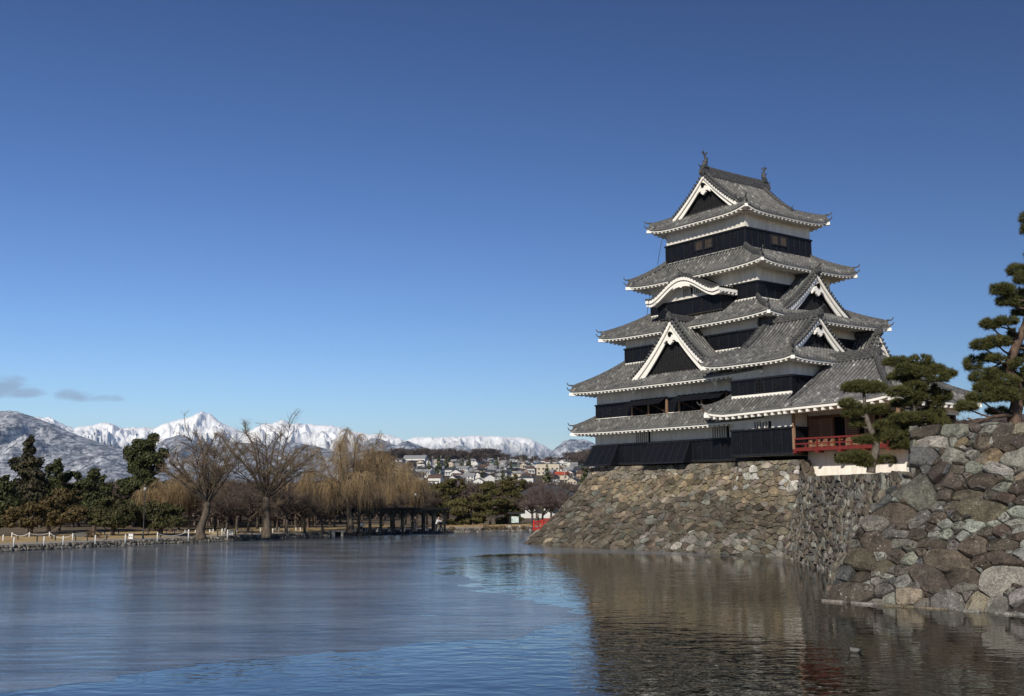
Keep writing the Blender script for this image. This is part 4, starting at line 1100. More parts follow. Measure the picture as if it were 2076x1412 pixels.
gunports(K, 'S', O, 6.12, [(-6.4, 15.5), (-5.0, 15.5), (3.4, 15.5)], .1, .18); gunports(K, 'E', O, 7.32, [(-4.5, 15.5), (4.4, 15.4)], .1, .18)
# flared stone-drop panels on the ground floor
for (x0, x1) in ((-9.35, -5.95), (-2.45, 2.2)):
    mb = MB(); mb.hexa([(x0 - (.15 if x0 < -9 else 0), -9.05, 6.38), (x1, -9.05, 6.38), (x1, -8.0, 6.38), (x0, -8.0, 6.38), (x0 + (.3 if x0 < -9 else 0), -8.22, 8.02), (x1, -8.22, 8.02), (x1, -8.0, 8.02), (x0 + (.3 if x0 < -9 else 0), -8.0, 8.02)])
    p = K.part('stone_drop', mb, MT['black'], label='flared black stone-drop panel at the foot of the keep'); bt = MB()
    n = 5 if x0 < -9 else 7
    for j in range(n):
        s = x0 + .1 + (x1 - x0 - .2) * j / (n - 1); bt.bar((s, -9.07, 6.42), (s + (.2 * (1 - j / n) if x0 < -9 else 0), -8.25, 7.98), .06, .05)
    bt.bar((x0 - .05, -9.08, 6.42), (x1 + .04, -9.08, 6.42), .1, .1); bt.bar((x0 + .05, -8.24, 8.04), (x1 + .06, -8.24, 8.04), .1, .1); K.part('batten', bt, MT['black_trim'], p)
# propped-open awning shutters on the second floor
for (x0, x1) in ((-4.35, -.35), (.95, 5.9)):
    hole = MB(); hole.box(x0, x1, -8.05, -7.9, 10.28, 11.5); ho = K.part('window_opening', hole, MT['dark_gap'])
    for s in (x0 + .02, x0 + (x1 - x0) * .48, x1 - .06): fr = MB(); fr.bar((s, -8.06, 10.25), (s, -8.06, 11.5), .16, .14); K.part('opening_post', fr, MT['wood_pale'], ho)
    aw = MB(); aw.hexa([(x0, -8.10, 11.50), (x1, -8.10, 11.50), (x1, -9.0, 10.98), (x0, -9.0, 10.98), (x0, -8.10, 11.56), (x1, -8.10, 11.56), (x1, -9.0, 11.04), (x0, -9.0, 11.04)])
    a = K.part('awning_shutter', aw, MT['black']); bt = MB(); n = int((x1 - x0) / .5)
    for j in range(n + 1): s = x0 + .04 + (x1 - x0 - .08) * j / n; bt.bar((s, -8.1, 11.58), (s, -9.0, 11.06), .06, .05)
    K.part('batten', bt, MT['black_trim'], a)
    for s in (x0 + .9, x1 - 1.0): st = MB(); st.bar((s + .8, -8.05, 10.4), (s, -8.9, 11.0), .03, .03); K.part('prop_stick', st, MT['wood'], a)
cw = lambda x, y, Y: (lambda v: Vector((EX.dot(v - C0), EY.dot(v - C0), v.z)))(at(x, y, Y))
for q in ([(1342, 487, 88.2), (1337, 512, 88.3), (1333, 538, 88.6)], [(1327, 600, 87.8), (1318, 598, 88.0), (1314, 620, 88.2), (1311, 642, 88.6)]):
    cb = MB(); cb.tube([cw(*p) for p in q], .022, 5); K.part('lightning_cable', cb, MT['metal_dark'])

# ---- the two-storey corner turret
T2 = Bld('corner_turret', 'two-storey black and white turret with a lattice gable, joined to the right of the keep', 'castle turret', (10.2, -6, 6.3))
tc_ = (10.22, -5.55)
storey(T2, tc_, 2.70, 3.85, 6.62, 8.46, 9.75, 'SE'); storey(T2, tc_, 2.62, 3.85, 10.6, 11.98, 13.4, 'SE', .8)
gunports(T2, 'S', tc_, 3.92, [(-1.9, 7.5), (1.7, 7.6)], .1, .18); gunports(T2, 'S', tc_, 3.92, [(-1.6, 11.3), (1.35, 11.4)], .1, .18)
barred(T2, 'S', tc_, 3.85, -.66, .82, 8.48, 8.98, 5, 'plaster', .16)
# bell-shaped window in the upper storey
bw_ = MB(); out = [(-.46, 0), (.46, 0), (.42, .45), (.36, .72), (.2, .86), (0, .94), (-.2, .86), (-.36, .72), (-.42, .45)]
bw_.prism(out, lambda u, v, e: (10.2 + u, -9.47 - e, 10.98 + v), -.02, .02); bwo = T2.part('bell_window', bw_, MT['dark_gap']); br = MB()
for j in range(4): s = -.33 + .22 * j; br.bar((10.2 + s, -9.51, 10.98), (10.2 + s, -9.51, 11.72 + .1 * (1 - abs(s) * 2)), .035, .03)
for z in (11.2, 11.45, 11.68): br.bar((9.78, -9.515, z), (10.62, -9.515, z), .03, .03)
for a, b_ in zip(out, out[1:] + out[:1]): br.bar((10.2 + a[0], -9.5, 10.98 + a[1]), (10.2 + b_[0], -9.5, 10.98 + b_[1]), .06, .06)
T2.part('window_bars', br, MT['black_trim'], bwo)
skirt(T2, (10.0, -6.0), (2.45, 2.65, 14.1), (4.14, 4.68, 13.1), up=.22, wall=(2.62, 3.4), cap=False, cv=.2)
gable(T2, (12.45, -6.0), (1, 0), 2.80, 14.02, 16.2, 4.6, ov=.38, cv=.26, two=True, fronts=[1, -1], ridge_h=.45, bw=.52, zr=16.35, name='upper_gable_roof')
# lower roof of the turret (south and west sides); runs on into the pavilion roof
def half_roof(B, name, faces, tile):
    roof = MB(); eb = MB(); rf = MB(); sf = MB()
    for (F, sl, sr, D, Eo, wl) in faces:
        slope(roof, F, sl, sr, D, row0=len(roof.f))
        s0, s1 = sl(0), sr(0); n = 40
        def E(s, inn, dz, F=F, Eo=Eo): p = F(s, 0); return (p[0] - Eo[0] * inn, p[1] - Eo[1] * inn, p[2] + dz)
        eb.grid([[E(s, .10, -.07), E(s, .06, -.08), E(s, .06, -.30), E(s, .22, -.30)] for s in [s0 + (s1 - s0) * j / n for j in range(n + 1)]])
        sf.grid([[E(s, .2, -.31), E(s, wl, -.17)] for s in [s0 + (s1 - s0) * j / n for j in range(n + 1)]])
        m_ = int((s1 - s0) / .62)
        for j in range(m_ + 1): s = s0 + .3 + (s1 - s0 - .6) * j / m_; rf.bar(E(s, .08, -.42), E(s, wl, -.30), .17, .17)
    ro = B.part(name, roof, MT[tile]); B.part('eave_board', eb, MT['eave_white'], ro); B.part('soffit', sf, MT['plaster'], ro); B.part('rafter_row', rf, MT['eave_white'], ro)
    return ro
pr = lambda t, c=.22: t * (1 - c) + c * t * t
ZE = 9.93
upw = lambda s, s0, k=.35: k * max(0, 1 - abs(s - s0) / 2.2) ** 2
FS = lambda s, t: (s, -10.68 + 1.3 * t, ZE - .28 + .02 * (s - 6) + (10.80 - ZE + .28 - .02 * (s - 6)) * pr(t) + upw(s, 6.0) * (1 - t))
FW_ = lambda s, t: (6.0 + 1.55 * t, s, ZE - .28 + (10.80 - ZE + .28) * pr(t) + upw(s, -10.68) * (1 - t))
lr = half_roof(T2, 'lower_roof', [(FS, lambda t: 6.0 + 1.55 * t, lambda t: 13.02, 1.6, (0, -1), 1.25), (FW_, lambda t: -10.68 + 1.3 * t, lambda t: -8.2, 1.8, (-1, 0), 1.5)], 'tile')
hp = MB(); pts = [(6.0 + 1.55 * t, -10.68 + 1.3 * t, FW_(-10.68 + 1.3 * t, t)[2] + .04) for t in [i / 6 for i in range(7)]]
ridge_beam(hp, pts, .3, .3); onigawara(hp, pts[0], (-1, -1), .6); p0 = Vector(pts[0]); d = Vector((-.7, -.7, 0))
hp.tube([p0 + Vector((0, 0, .3)), p0 + Vector((0, 0, .34)) + d * .35, p0 + Vector((0, 0, .55)) + d * .5], [.06, .05, .03], 6)
T2.part('hip_ridge', hp, MT['ridge'], lr); cr = MB(); cr.bar(p0 + Vector((0, 0, -.48)), p0 + Vector((.7, .6, -.46)), .26, .26); T2.part('corner_rafter', cr, MT['eave_white'], lr)
fl = MB(); fl.box(7.5, 12.95, -9.52, -9.40, 10.70, 10.90); T2.part('plaster_flashing', fl, MT['eave_white'], lr)

# ---- the moon-viewing pavilion with its red balcony
PV = Bld('moon_viewing_pavilion', 'low pavilion with red balcony and grey hipped roof, right end of the castle', 'pavilion', (17, -5.5, 5.2))
RX0, RX1, RY, RZ = 13.0, 17.1, -5.8, 13.05
E0, E1, S0, N0 = 12.9, 21.55, -10.68, -0.95
ez = lambda s: ZE - .14 + .018 * (s - 13)
FSp = lambda s, t: (s, S0 + (RY - S0) * t, ez(s) + (RZ - ez(s)) * pr(t, .26) + upw(s, E1, .25) * (1 - t) ** 2)
FEp = lambda s, t: (E1 + (RX1 - E1) * t, s, ez(E1) + (RZ - ez(E1)) * pr(t, .26) + (upw(s, S0, .25) + upw(s, N0, .25)) * (1 - t) ** 2)
FNp = lambda s, t: (-s, N0 + (RY - N0) * t, ez(E1) + (RZ - ez(E1)) * pr(t, .26))
pvr = half_roof(PV, 'hipped_roof', [(FSp, lambda t: E0 + .05 * t, lambda t: E1 + (RX1 - E1) * t, 6.0, (0, -1), 2.4),
    (FEp, lambda t: S0 + (RY - S0) * t, lambda t: N0 + (RY - N0) * t, 5.6, (1, 0), 1.6), (FNp, lambda t: -(E1 + (RX1 - E1) * t), lambda t: -E0, 6.0, (0, 1), 1.2)], 'tile_pale')
hp = MB()
for yy in (S0, N0):
    pts = [(E1 + (RX1 - E1) * t, yy + (RY - yy) * t, FEp(yy + (RY - yy) * t, t)[2] + .05) for t in [.06 + .94 * i / 9 for i in range(10)]]
    ridge_beam(hp, pts, .42, .34); onigawara(hp, pts[0], (pts[0][0] - pts[1][0], pts[0][1] - pts[1][1]), .7)
ridge_beam(hp, [(RX0, RY, RZ), (RX0 + 2, RY, RZ - .02), (RX1 + .05, RY, RZ + .04)], .46, .62); onigawara(hp, (RX1 + .2, RY, RZ + .1), (1, 0), 1.05)
ridge_beam(hp, [FSp(13.55, t) for t in [.10 + .88 * i / 9 for i in range(10)]], .36, .28)
ridge_beam(hp, [FSp(13.95, t) for t in [.0 + .98 * i / 9 for i in range(10)]], .26, .14)
PV.part('roof_ridge', hp, MT['ridge'], pvr)
# masonry undercroft, floor, walls
mb = MB(); mb.hexa([(13.10, -8.25, 5.22), (20.6, -8.25, 5.22), (20.6, -2, 5.22), (13.10, -2, 5.22), (12.98, -8.07, 6.85), (20.5, -8.07, 6.85), (20.5, -2, 6.85), (12.98, -2, 6.85)])
uc = PV.part('white_undercroft', mb, MT['plaster']); mb = MB(); mb.box(13.0, 20.75, -8.37, -1.9, 5.05, 5.215); PV.part('footing', mb, MT['concrete'], uc)
barred(PV, 'S', (0, 0), 8.16, 15.2, 17.8, 6.15, 6.62, 7, 'plaster', .14)
mb = MB(); mb.box(12.98, 21.3, -9.55, -1.5, 6.84, 6.98); PV.part('balcony_floor', mb, MT['vermilion'])
mb = MB()
for x in (13.1, 14.9, 16.7, 18.5, 20.3): mb.box(x - .1, x + .1, -9.62, -8.9, 6.70, 6.835)
PV.part('joist', mb, MT['vermilion'])
mb = MB()
for (za, h, w) in ((7.02, .10, .14), (7.32, .09, .08), (7.66, .11, .11)): mb.bar((12.98, -9.45, za), (21.2, -9.45, za), w, h); mb.bar((21.2, -9.45, za), (21.2, -1.6, za), w, h)
rl = PV.part('balcony_railing', mb, MT['vermilion'])
for x in [13.06 + .9 * k for k in range(10)]: mb = MB(); mb.bar((x, -9.45, 6.95), (x, -9.45, 7.64 if x % 1.8 < 1 else 7.34), .09, .09); PV.part('baluster', mb, MT['vermilion'], rl)
for y in [-8.5 + .95 * k for k in range(7)]: mb = MB(); mb.bar((21.2, y, 6.95), (21.2, y, 7.64), .09, .09); PV.part('baluster', mb, MT['vermilion'], rl)
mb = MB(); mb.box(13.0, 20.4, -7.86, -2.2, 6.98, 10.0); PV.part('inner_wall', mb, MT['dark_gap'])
mb = MB(); mb.box(12.97, 20.45, -7.92, -7.70, 9.12, 10.1); mb.box(20.3, 20.52, -7.92, -2.0, 9.12, 10.1); PV.part('plaster_lintel', mb, MT['plaster'])
mb = MB()
for x in (13.03, 15.02, 17.0, 18.7, 20.42): mb.box(x - .08, x + .08, -7.99, -7.83, 6.98, 9.2)
mb.box(12.97, 20.5, -8.0, -7.88, 9.08, 9.24); mb.box(12.97, 20.5, -8.0, -7.88, 7.52, 7.62); PV.part('timber_frame', mb, MT['wood'])
for (x0, x1) in ((13.14, 14.05), (14.08, 14.98), (16.02, 16.95), (17.5, 18.3)):
    mb = MB(); mb.box(x0, x1, -7.95, -7.90, 7.0, 9.05); p = PV.part('lattice_shutter', mb, MT['wood']); ls = MB()
    for k in range(15): z = 7.06 + k * .135; ls.box(x0 + .05, x1 - .05, -8.0, -7.952, z, z + .07)
    for x in (x0 + .04, x1 - .04): ls.box(x - .04, x + .04, -8.01, -7.951, 7.0, 9.05)
    PV.part('shutter_slat', ls, MT['wood_pale'], p)
mb = MB(); mb.box(12.93, 13.09, -9.55, -9.39, 6.98, 9.62); PV.part('corner_post', mb, MT['wood_pale'])
mb = MB(); mb.box(20.9, 21.1, -9.5, -9.3, 6.98, 9.6); PV.part('corner_post', mb, MT['wood_pale'])

# ================================================================== TREES
def leaf_mat(name, lo, mid, hi, trans=0.15, rough=0.7):
    m, nt, b = M(name)
    c = ramp(nt, attr(nt, 'rnd', 'Fac'), [(0.0, lo), (0.5, mid), (1.0, hi)])
    setc(nt, b, c, rough, 0.25)
    if trans:
        t = nt.nodes.new('ShaderNodeBsdfTranslucent'); nt.links.new(c, t.inputs[0]); ms = nt.nodes.new('ShaderNodeMixShader'); ms.inputs[0].default_value = trans
        nt.links.new(b.outputs[0], ms.inputs[1]); nt.links.new(t.outputs[0], ms.inputs[2]); nt.links.new(ms.outputs[0], nt.nodes['Material Output'].inputs[0])
    return m
LM = {
 'pine_dark': leaf_mat('pine_needles_dark', (0.020, 0.026, 0.010), (0.046, 0.055, 0.019), (0.095, 0.098, 0.034)),
 'pine_near': leaf_mat('pine_needles', (0.034, 0.039, 0.013), (0.078, 0.082, 0.025), (0.155, 0.142, 0.046)),
 'pine_olive': leaf_mat('pine_needles_olive', (0.045, 0.046, 0.016), (0.085, 0.078, 0.026), (0.14, 0.115, 0.040)),
 'pine_brown': leaf_mat('pine_needles_browned', (0.052, 0.040, 0.017), (0.094, 0.070, 0.027), (0.145, 0.104, 0.042)),
 'conifer': leaf_mat('conifer_leaves', (0.018, 0.022, 0.012), (0.045, 0.045, 0.022), (0.095, 0.075, 0.040)),
 'broad': leaf_mat('evergreen_leaves', (0.026, 0.030, 0.012), (0.055, 0.056, 0.020), (0.10, 0.088, 0.034)),
 'shrub': leaf_mat('clipped_shrub_twigs', (0.075, 0.048, 0.028), (0.12, 0.082, 0.045), (0.17, 0.12, 0.07)),
}
MT['bark'] = simple('tree_bark', (0.050, 0.040, 0.032), (0.13, 0.105, 0.085), 7, 0.9, 0.1, 0.8, 14, sc=(1, 1, 0.35))
MT['pine_bark'] = simple('pine_bark', (0.055, 0.038, 0.030), (0.155, 0.105, 0.078), 6, 0.9, 0.1, 0.9, 12, sc=(1, 1, 0.4))
MT['grey_bark'] = simple('grey_pine_bark', (0.060, 0.052, 0.044), (0.19, 0.165, 0.14), 7, 0.9, 0.1, 0.9, 14, sc=(1, 1, 0.4))
MT['willow_bark'] = simple('willow_bark', (0.050, 0.040, 0.030), (0.135, 0.108, 0.082), 5, 0.9, 0.1, 0.8, 10, sc=(1, 1, 0.35))
MT['willow_twig'] = simple('willow_twigs', (0.24, 0.172, 0.092), (0.36, 0.265, 0.148), 0.6, 0.8, 0.15)
MT['willow_twig_b'] = simple('bare_willow_twigs', (0.150, 0.110, 0.070), (0.25, 0.185, 0.118), 0.6, 0.8, 0.15)
MT['bare_twig'] = simple('bare_twigs', (0.070, 0.052, 0.042), (0.14, 0.108, 0.090), 0.8, 0.9, 0.1)
MT['plum_twig'] = simple('reddish_twigs', (0.090, 0.066, 0.060), (0.15, 0.112, 0.102), 0.8, 0.9, 0.1)

def unit(n):
    v = NP.normal(size=(n, 3)); return v / np.linalg.norm(v, axis=1, keepdims=True)
def leaf_quads(c, size, up=0.35, asp=1.0, nrm=None):
    """one randomly turned quad per centre"""
    n = len(c); a = unit(n) if nrm is None else nrm
    a[:, 2] += up; a /= np.linalg.norm(a, axis=1, keepdims=True)
    t = unit(n); u = np.cross(a, t); u /= np.linalg.norm(u, axis=1, keepdims=True) + 1e-9; w = np.cross(a, u)
    s = (size * NP.uniform(0.6, 1.3, n))[:, None] * 0.5
    v = np.stack([c - u * s - w * s * asp * .6, c + u * s * .7 - w * s * asp, c + u * s + w * s * asp * .6, c - u * s * .7 + w * s * asp], 1).reshape(-1, 3)
    return v, np.arange(4 * n).reshape(n, 4)
def shell(n, r, lo=0.55):
    d = unit(n); k = NP.uniform(lo, 1.0, n) ** 0.6
    return d * k[:, None] * np.array(r), d
def noise_keep(p, f, thr):
    return np.array([noise.noise(Vector(q) * f) > thr for q in p])
def tuft_crown(pads, per, k, ln, wd):
    """pads: (centre, radii); needle tufts: k needles fanned out from each point"""
    V, Rn = [], []
    for c, r in pads:
        n = int(per * (r[0] * r[1] + r[0] * r[2] + r[1] * r[2]) / 3)
        p, d = shell(n, r, 0.35); p[:, 2] = np.where(p[:, 2] < -0.45 * r[2], -0.45 * r[2] * NP.uniform(.3, 1, n), p[:, 2])
        p += np.array(c)
        ok = noise_keep(p, 2.4, -0.30); p, d = p[ok], d[ok]
        h = (p[:, 2] - c[2]) / r[2]; br = NP.uniform(0, 1, len(p))
        dirs = unit(len(p) * k).reshape(len(p), k, 3) * 0.85 + d[:, None, :] * 0.55 + np.array([0, 0, 0.55])
        dirs /= np.linalg.norm(dirs, axis=2, keepdims=True)
        sd = np.cross(dirs, unit(len(p) * k).reshape(len(p), k, 3)); sd /= np.linalg.norm(sd, axis=2, keepdims=True) + 1e-9
        L = ln * NP.uniform(.7, 1.25, (len(p), k, 1)); b = p[:, None, :] + dirs * 0.0
        tri = np.stack([b - sd * wd * .5, b + sd * wd * .5, b + dirs * L], 2)
        V.append(tri.reshape(-1, 3)); Rn.append(np.clip(np.repeat(br, k) * .7 + NP.uniform(-.1, .3, len(p) * k), 0, 1))
    v = np.concatenate(V); return v, np.arange(len(v)).reshape(-1, 3), np.concatenate(Rn)
def blob_crown(blobs, per, size, thr=-0.15, f=1.1, up=.35):
    P, D = [], []
    for c, r in blobs:
        n = int(per * (r[0] * r[1] + r[0] * r[2] + r[1] * r[2]) / 3); p, d = shell(n, r, 0.30); p += np.array(c)
        ok = noise_keep(p, f, thr); P.append(p[ok]); D.append(d[ok])
    p = np.concatenate(P); d = np.concatenate(D)
    nr = d * .7 + unit(len(p)) * .8
    v, q = leaf_quads(p, size, up, nrm=nr); return v, q, NP.uniform(0, 1, len(p))
def limb(mb, pts, r0, r1, n=7):
    m_ = len(pts); mb.tube(pts, [r0 + (r1 - r0) * k / (m_ - 1) for k in range(m_)], n)
def smooth_path(pts, k=3):
    pts = [Vector(p) for p in pts]; out = []
    for i in range(len(pts) - 1):
        p0, p1, p2, p3 = pts[max(i - 1, 0)], pts[i], pts[i + 1], pts[min(i + 2, len(pts) - 1)]
        for j in range(k):
            t = j / k; out.append(0.5 * ((2 * p1) + (p2 - p0) * t + (2 * p0 - 5 * p1 + 4 * p2 - p3) * t * t + (3 * p1 - p0 - 3 * p2 + p3) * t ** 3))
    out.append(pts[-1]); return out

# ---- clipped pines by the castle
def garden_pine(label, Y, trunk_px, r0, r1, pads_px, mat, bark, limbs=(), per=520, ln=0.20, wd=0.022, k=8, dy=0.6, basez=None, pk=1.12):
    per *= 4.2; wd = 0.026; k = 7
    tp = [at(x, y, Y + (d if d else 0)) for x, y, d in trunk_px]
    if basez is not None: tp[0].z = basez
    t = thing('pine_tree', label, 'pine tree', tp[0]); o = tp[0]
    mb = MB(); limb(mb, [p - o for p in smooth_path(tp)], r0, r1, 10)
    sc = Y / F_PX; pads = []
    sp = smooth_path(tp, 4)
    for q in pads_px:
        x, y, rx, ry = q[:4]; rx *= pk; ry *= pk * 1.08; d = q[4] if len(q) > 4 else NP.uniform(-dy, dy)
        c = at(x, y, Y + d) - o; R_ = rx * sc
        pads.append(((c.x, c.y, c.z), (R_, R_ * .85, max(.16, ry * sc))))
        # a limb from the trunk into the pad
        near = min(sp, key=lambda p: (p - o - c).length + max(0, (p.z - o.z) - c.z + .1) * 3) - o
        if (near - c).length > .25:
            mid = near.lerp(c, .5) + Vector((0, 0, -.10 * (near - c).length)); limb(mb, smooth_path([near, mid, c + Vector((0, 0, -.2 * ry * sc))], 3), r1 * .75 + .01, .025, 6)
        for _ in range(3):
            e = c + Vector((NP.uniform(-.6, .6) * R_, NP.uniform(-.6, .6) * R_, .1 * ry * sc)); limb(mb, [c + Vector((0, 0, -.3 * ry * sc)), e], .025, .01, 5)
    for lp in limbs: limb(mb, [at(x, y, Y + d) - o for x, y, d in lp[0]], lp[1], lp[2], 7)
    mb.build('trunk', MT[bark], t, True)
    v, f, rn = tuft_crown(pads, per, k, ln, wd); fmesh('crown', v, f, LM[mat], t, rn)
    return t
def zoompads(s, ox, oy, lst): return [tuple([ox + a / s, oy + b / s, c / s, d / s] + list(r)) for a, b, c, d, *r in lst]
Yp = 58.0
garden_pine('slim clipped pine with flat cloud pads and a grey leaning trunk before the red balcony', Yp,
    [(1766, 966, 0), (1767, 945, 0), (1775, 918, 0), (1775, 893, 0), (1764, 868, 0), (1757, 845, 0), (1753, 818, 0), (1751, 796, 0)], .24, .07,
    zoompads(4.87, 1690, 690, [(215, 475, 120, 48), (390, 482, 120, 50), (300, 462, 150, 48), (155, 632, 85, 38), (320, 690, 90, 38), (445, 695, 95, 42), (185, 728, 82, 36), (235, 830, 62, 36), (265, 990, 60, 32), (360, 985, 75, 36), (130, 1180, 85, 46), (240, 1165, 110, 58), (320, 1210, 80, 50), (520, 1190, 84, 36)]),
    'pine_near', 'grey_bark', basez=5.05, per=640, ln=.19, dy=.25, pk=1.22)
garden_pine('bushy dark pine with layered pads rising behind the corner of the boulder bastion', 54.0,
    [(1850, 962, 0), (1852, 920, 0), (1846, 880, 0), (1852, 840, 0), (1848, 800, 0), (1846, 760, 0), (1850, 735, 0)], .26, .06,
    zoompads(4.87, 1690, 690, [(600, 225, 105, 45), (670, 215, 60, 40), (860, 220, 115, 62), (700, 300, 90, 45), (820, 330, 120, 55), (620, 370, 80, 40), (1000, 300, 105, 45), (1140, 335, 68, 36), (1030, 375, 100, 50), (760, 400, 90, 34), (640, 520, 105, 46), (800, 470, 110, 50), (930, 490, 100, 55), (1060, 560, 95, 58), (1010, 620, 80, 40), (830, 560, 90, 40), (640, 630, 75, 40), (770, 620, 85, 36),
     (960, 720, 130, 45), (700, 775, 130, 46), (850, 770, 120, 46), (1040, 780, 75, 45), (520, 850, 110, 45), (640, 870, 120, 55), (800, 860, 110, 45), (940, 835, 100, 36), (1060, 830, 80, 32), (470, 960, 80, 42), (580, 950, 90, 46), (690, 950, 90, 52), (650, 1040, 90, 36), (720, 1030, 50, 34)]),
    'pine_near', 'grey_bark', basez=5.2, per=560, ln=.20, dy=.8)
garden_pine('tall reddish-trunked pine with spreading layered boughs on top of the bastion at the right edge', 48.5,
    [(2068, 872, 0), (2056, 850, 0), (2062, 820, 0), (2060, 785, 0), (2046, 745, 0), (2056, 712, 0), (2070, 680, 0), (2084, 640, 0), (2092, 580, 0), (2088, 520, 0), (2094, 450, 0)], .32, .07,
    zoompads(3.07, 1900, 420, [(540, 75, 25, 36), (545, 150, 28, 30), (500, 400, 66, 42), (540, 450, 60, 45), (400, 520, 75, 36), (470, 530, 80, 40), (440, 590, 70, 34), (520, 600, 60, 40), (510, 660, 45, 28), (330, 735, 62, 36), (420, 715, 80, 30), (500, 790, 60, 30), (280, 865, 72, 34), (370, 845, 80, 36), (440, 840, 50, 30), (225, 985, 60, 52), (300, 945, 60, 26), (370, 945, 55, 22), (260, 1065, 60, 36), (330, 1040, 60, 30), (450, 1030, 90, 40), (400, 1090, 110, 42), (300, 1130, 75, 36), (360, 1170, 80, 40), (270, 1195, 90, 38), (180, 1245, 66, 38), (420, 1175, 100, 55), (505, 1130, 55, 90), (530, 915, 40, 55), (525, 1060, 45, 70), (375, 1275, 70, 28), (540, 1200, 50, 60), (500, 980, 50, 30),
      (600, 120, 70, 50), (640, 300, 90, 50), (620, 420, 80, 50), (650, 560, 100, 50), (640, 700, 90, 45), (660, 860, 110, 50), (640, 1020, 100, 60), (650, 1150, 90, 50)]),
    'pine_near', 'pine_bark', limbs=[([(2048, 750, 0), (2030, 736, -.2), (2014, 745, -.3), (2006, 758, -.3)], .07, .03), ([(2058, 845, 0), (2040, 842, -.4), (2010, 846, -.7), (1978, 856, -.9), (1962, 848, -.9)], .10, .04), ([(2066, 690, 0), (2050, 668, 0), (2030, 664, 0)], .07, .03)], basez=6.3, per=560, ln=.20, dy=1.0, pk=1.0)
# ---- evergreen trees across the moat
def evergreen(name, label, cat, base, Y, blobs, mat, per=95, size=.32, tr=.22, bark='bark', depth=0.8, thr=-.12, f=1.1, needles=False, lean=0):
    per *= 11; size *= .56; blobs = [(x_, y_, rx_ * 1.22, ry_ * 1.3) for x_, y_, rx_, ry_ in blobs]; o = at(base[0], base[1], Y); o.z = GZ - .05; sc = Y / F_PX
    t = thing(name, label, cat, o); B_ = []
    for x, y, rx, ry in blobs:
        for q in range(3):
            c = at(x + NP.uniform(-.45, .45) * rx, y + NP.uniform(-.4, .4) * ry, Y + NP.uniform(-.7, .7) * rx * sc * depth) - o
            B_.append(((c.x, c.y, c.z), (rx * sc * .68, rx * sc * .62 * depth, ry * sc * .66)))
    v, q, rn = blob_crown(B_, per, size, thr, f)
    fmesh('crown', v, q, LM[mat], t, rn)
    mb = MB(); top = max(B_, key=lambda b_: b_[0][2])[0]
    limb(mb, smooth_path([(0, 0, -.1), (lean * .3, 0, top[2] * .3), (top[0] * .4, 0, top[2] * .6), (top[0] * .8, top[1] * .5, top[2] * .95)], 3), tr, .05, 8)
    for c, r in B_[::2]:
        z0 = max(.3, c[2] - abs(c[0]) * .5); limb(mb, [(top[0] * .4 * z0 / max(top[2], .1), 0, z0 * .9), (c[0] * .6, c[1] * .6, (z0 + c[2]) / 2), c], .07, .02, 5)
    mb.build('trunk', MT[bark], t, True); return t
EV = evergreen
EV('conifer_tree', 'tall ragged conical conifer with hanging brown-green sprays, highest tree at the far left', 'conifer', (60, 1086), 106, [(62, 893, 9, 10), (58, 908, 17, 14), (52, 925, 24, 14), (66, 930, 22, 13), (45, 945, 24, 14), (72, 950, 22, 14), (55, 965, 34, 15), (40, 985, 30, 16), (75, 985, 28, 16), (58, 1005, 40, 18), (45, 1030, 38, 18), (80, 1030, 30, 16)], 'conifer', 100, .34, .3, thr=-.02, f=.9)
EV('pine_tree', 'dark spreading pine just right of the ragged conifer', 'pine tree', (118, 1084), 112, [(120, 940, 11, 10), (116, 955, 24, 12), (140, 968, 24, 10), (112, 975, 30, 14), (150, 985, 24, 12), (130, 1000, 42, 16), (115, 1025, 42, 18)], 'pine_dark', 95, .32, .25)
EV('pine_tree', 'dark open-topped pine between the spreading pine and the tallest dense pine', 'pine tree', (190, 1084), 110, [(190, 962, 16, 9), (205, 975, 20, 11), (175, 980, 22, 11), (214, 988, 14, 8), (190, 1000, 34, 14), (180, 1020, 40, 16)], 'pine_dark', 90, .32, .24)
EV('pine_tree', 'dark green pine cut by the left edge of the picture', 'pine tree', (-8, 1088), 98, [(-10, 965, 24, 18), (8, 985, 22, 18), (-5, 1010, 36, 22), (14, 1030, 28, 18), (-12, 1050, 30, 20)], 'pine_dark', 90, .32, .25)
EV('pine_tree', 'low browned pine with drooping boughs near the left edge behind the rope fence', 'pine tree', (55, 1088), 96, [(60, 1028, 26, 12), (40, 1040, 26, 12), (82, 1042, 22, 11), (25, 1055, 24, 12), (60, 1058, 32, 11)], 'pine_brown', 110, .28, .2)
EV('pine_tree', 'browned pine with stacked golden-brown boughs over a dark trunk', 'pine tree', (98, 1090), 97, [(132, 1000, 20, 9), (120, 1012, 32, 10), (148, 1018, 24, 10), (108, 1030, 36, 11), (150, 1038, 28, 10), (125, 1048, 42, 10), (105, 1058, 24, 8)], 'pine_brown', 115, .28, .22)
EV('pine_tree', 'tallest dense dark green pine standing left of the bare willows', 'pine tree', (298, 1086), 112, [(305, 890, 15, 10), (286, 898, 14, 10), (300, 908, 28, 14), (322, 918, 16, 13), (278, 920, 22, 14), (300, 930, 34, 16), (268, 945, 18, 12), (312, 948, 26, 14), (288, 958, 30, 14), (268, 975, 26, 12), (298, 982, 34, 14), (262, 995, 26, 10), (298, 1004, 36, 12), (285, 1022, 38, 14), (315, 1030, 30, 12)], 'pine_dark', 120, .32, .32, thr=-.2)
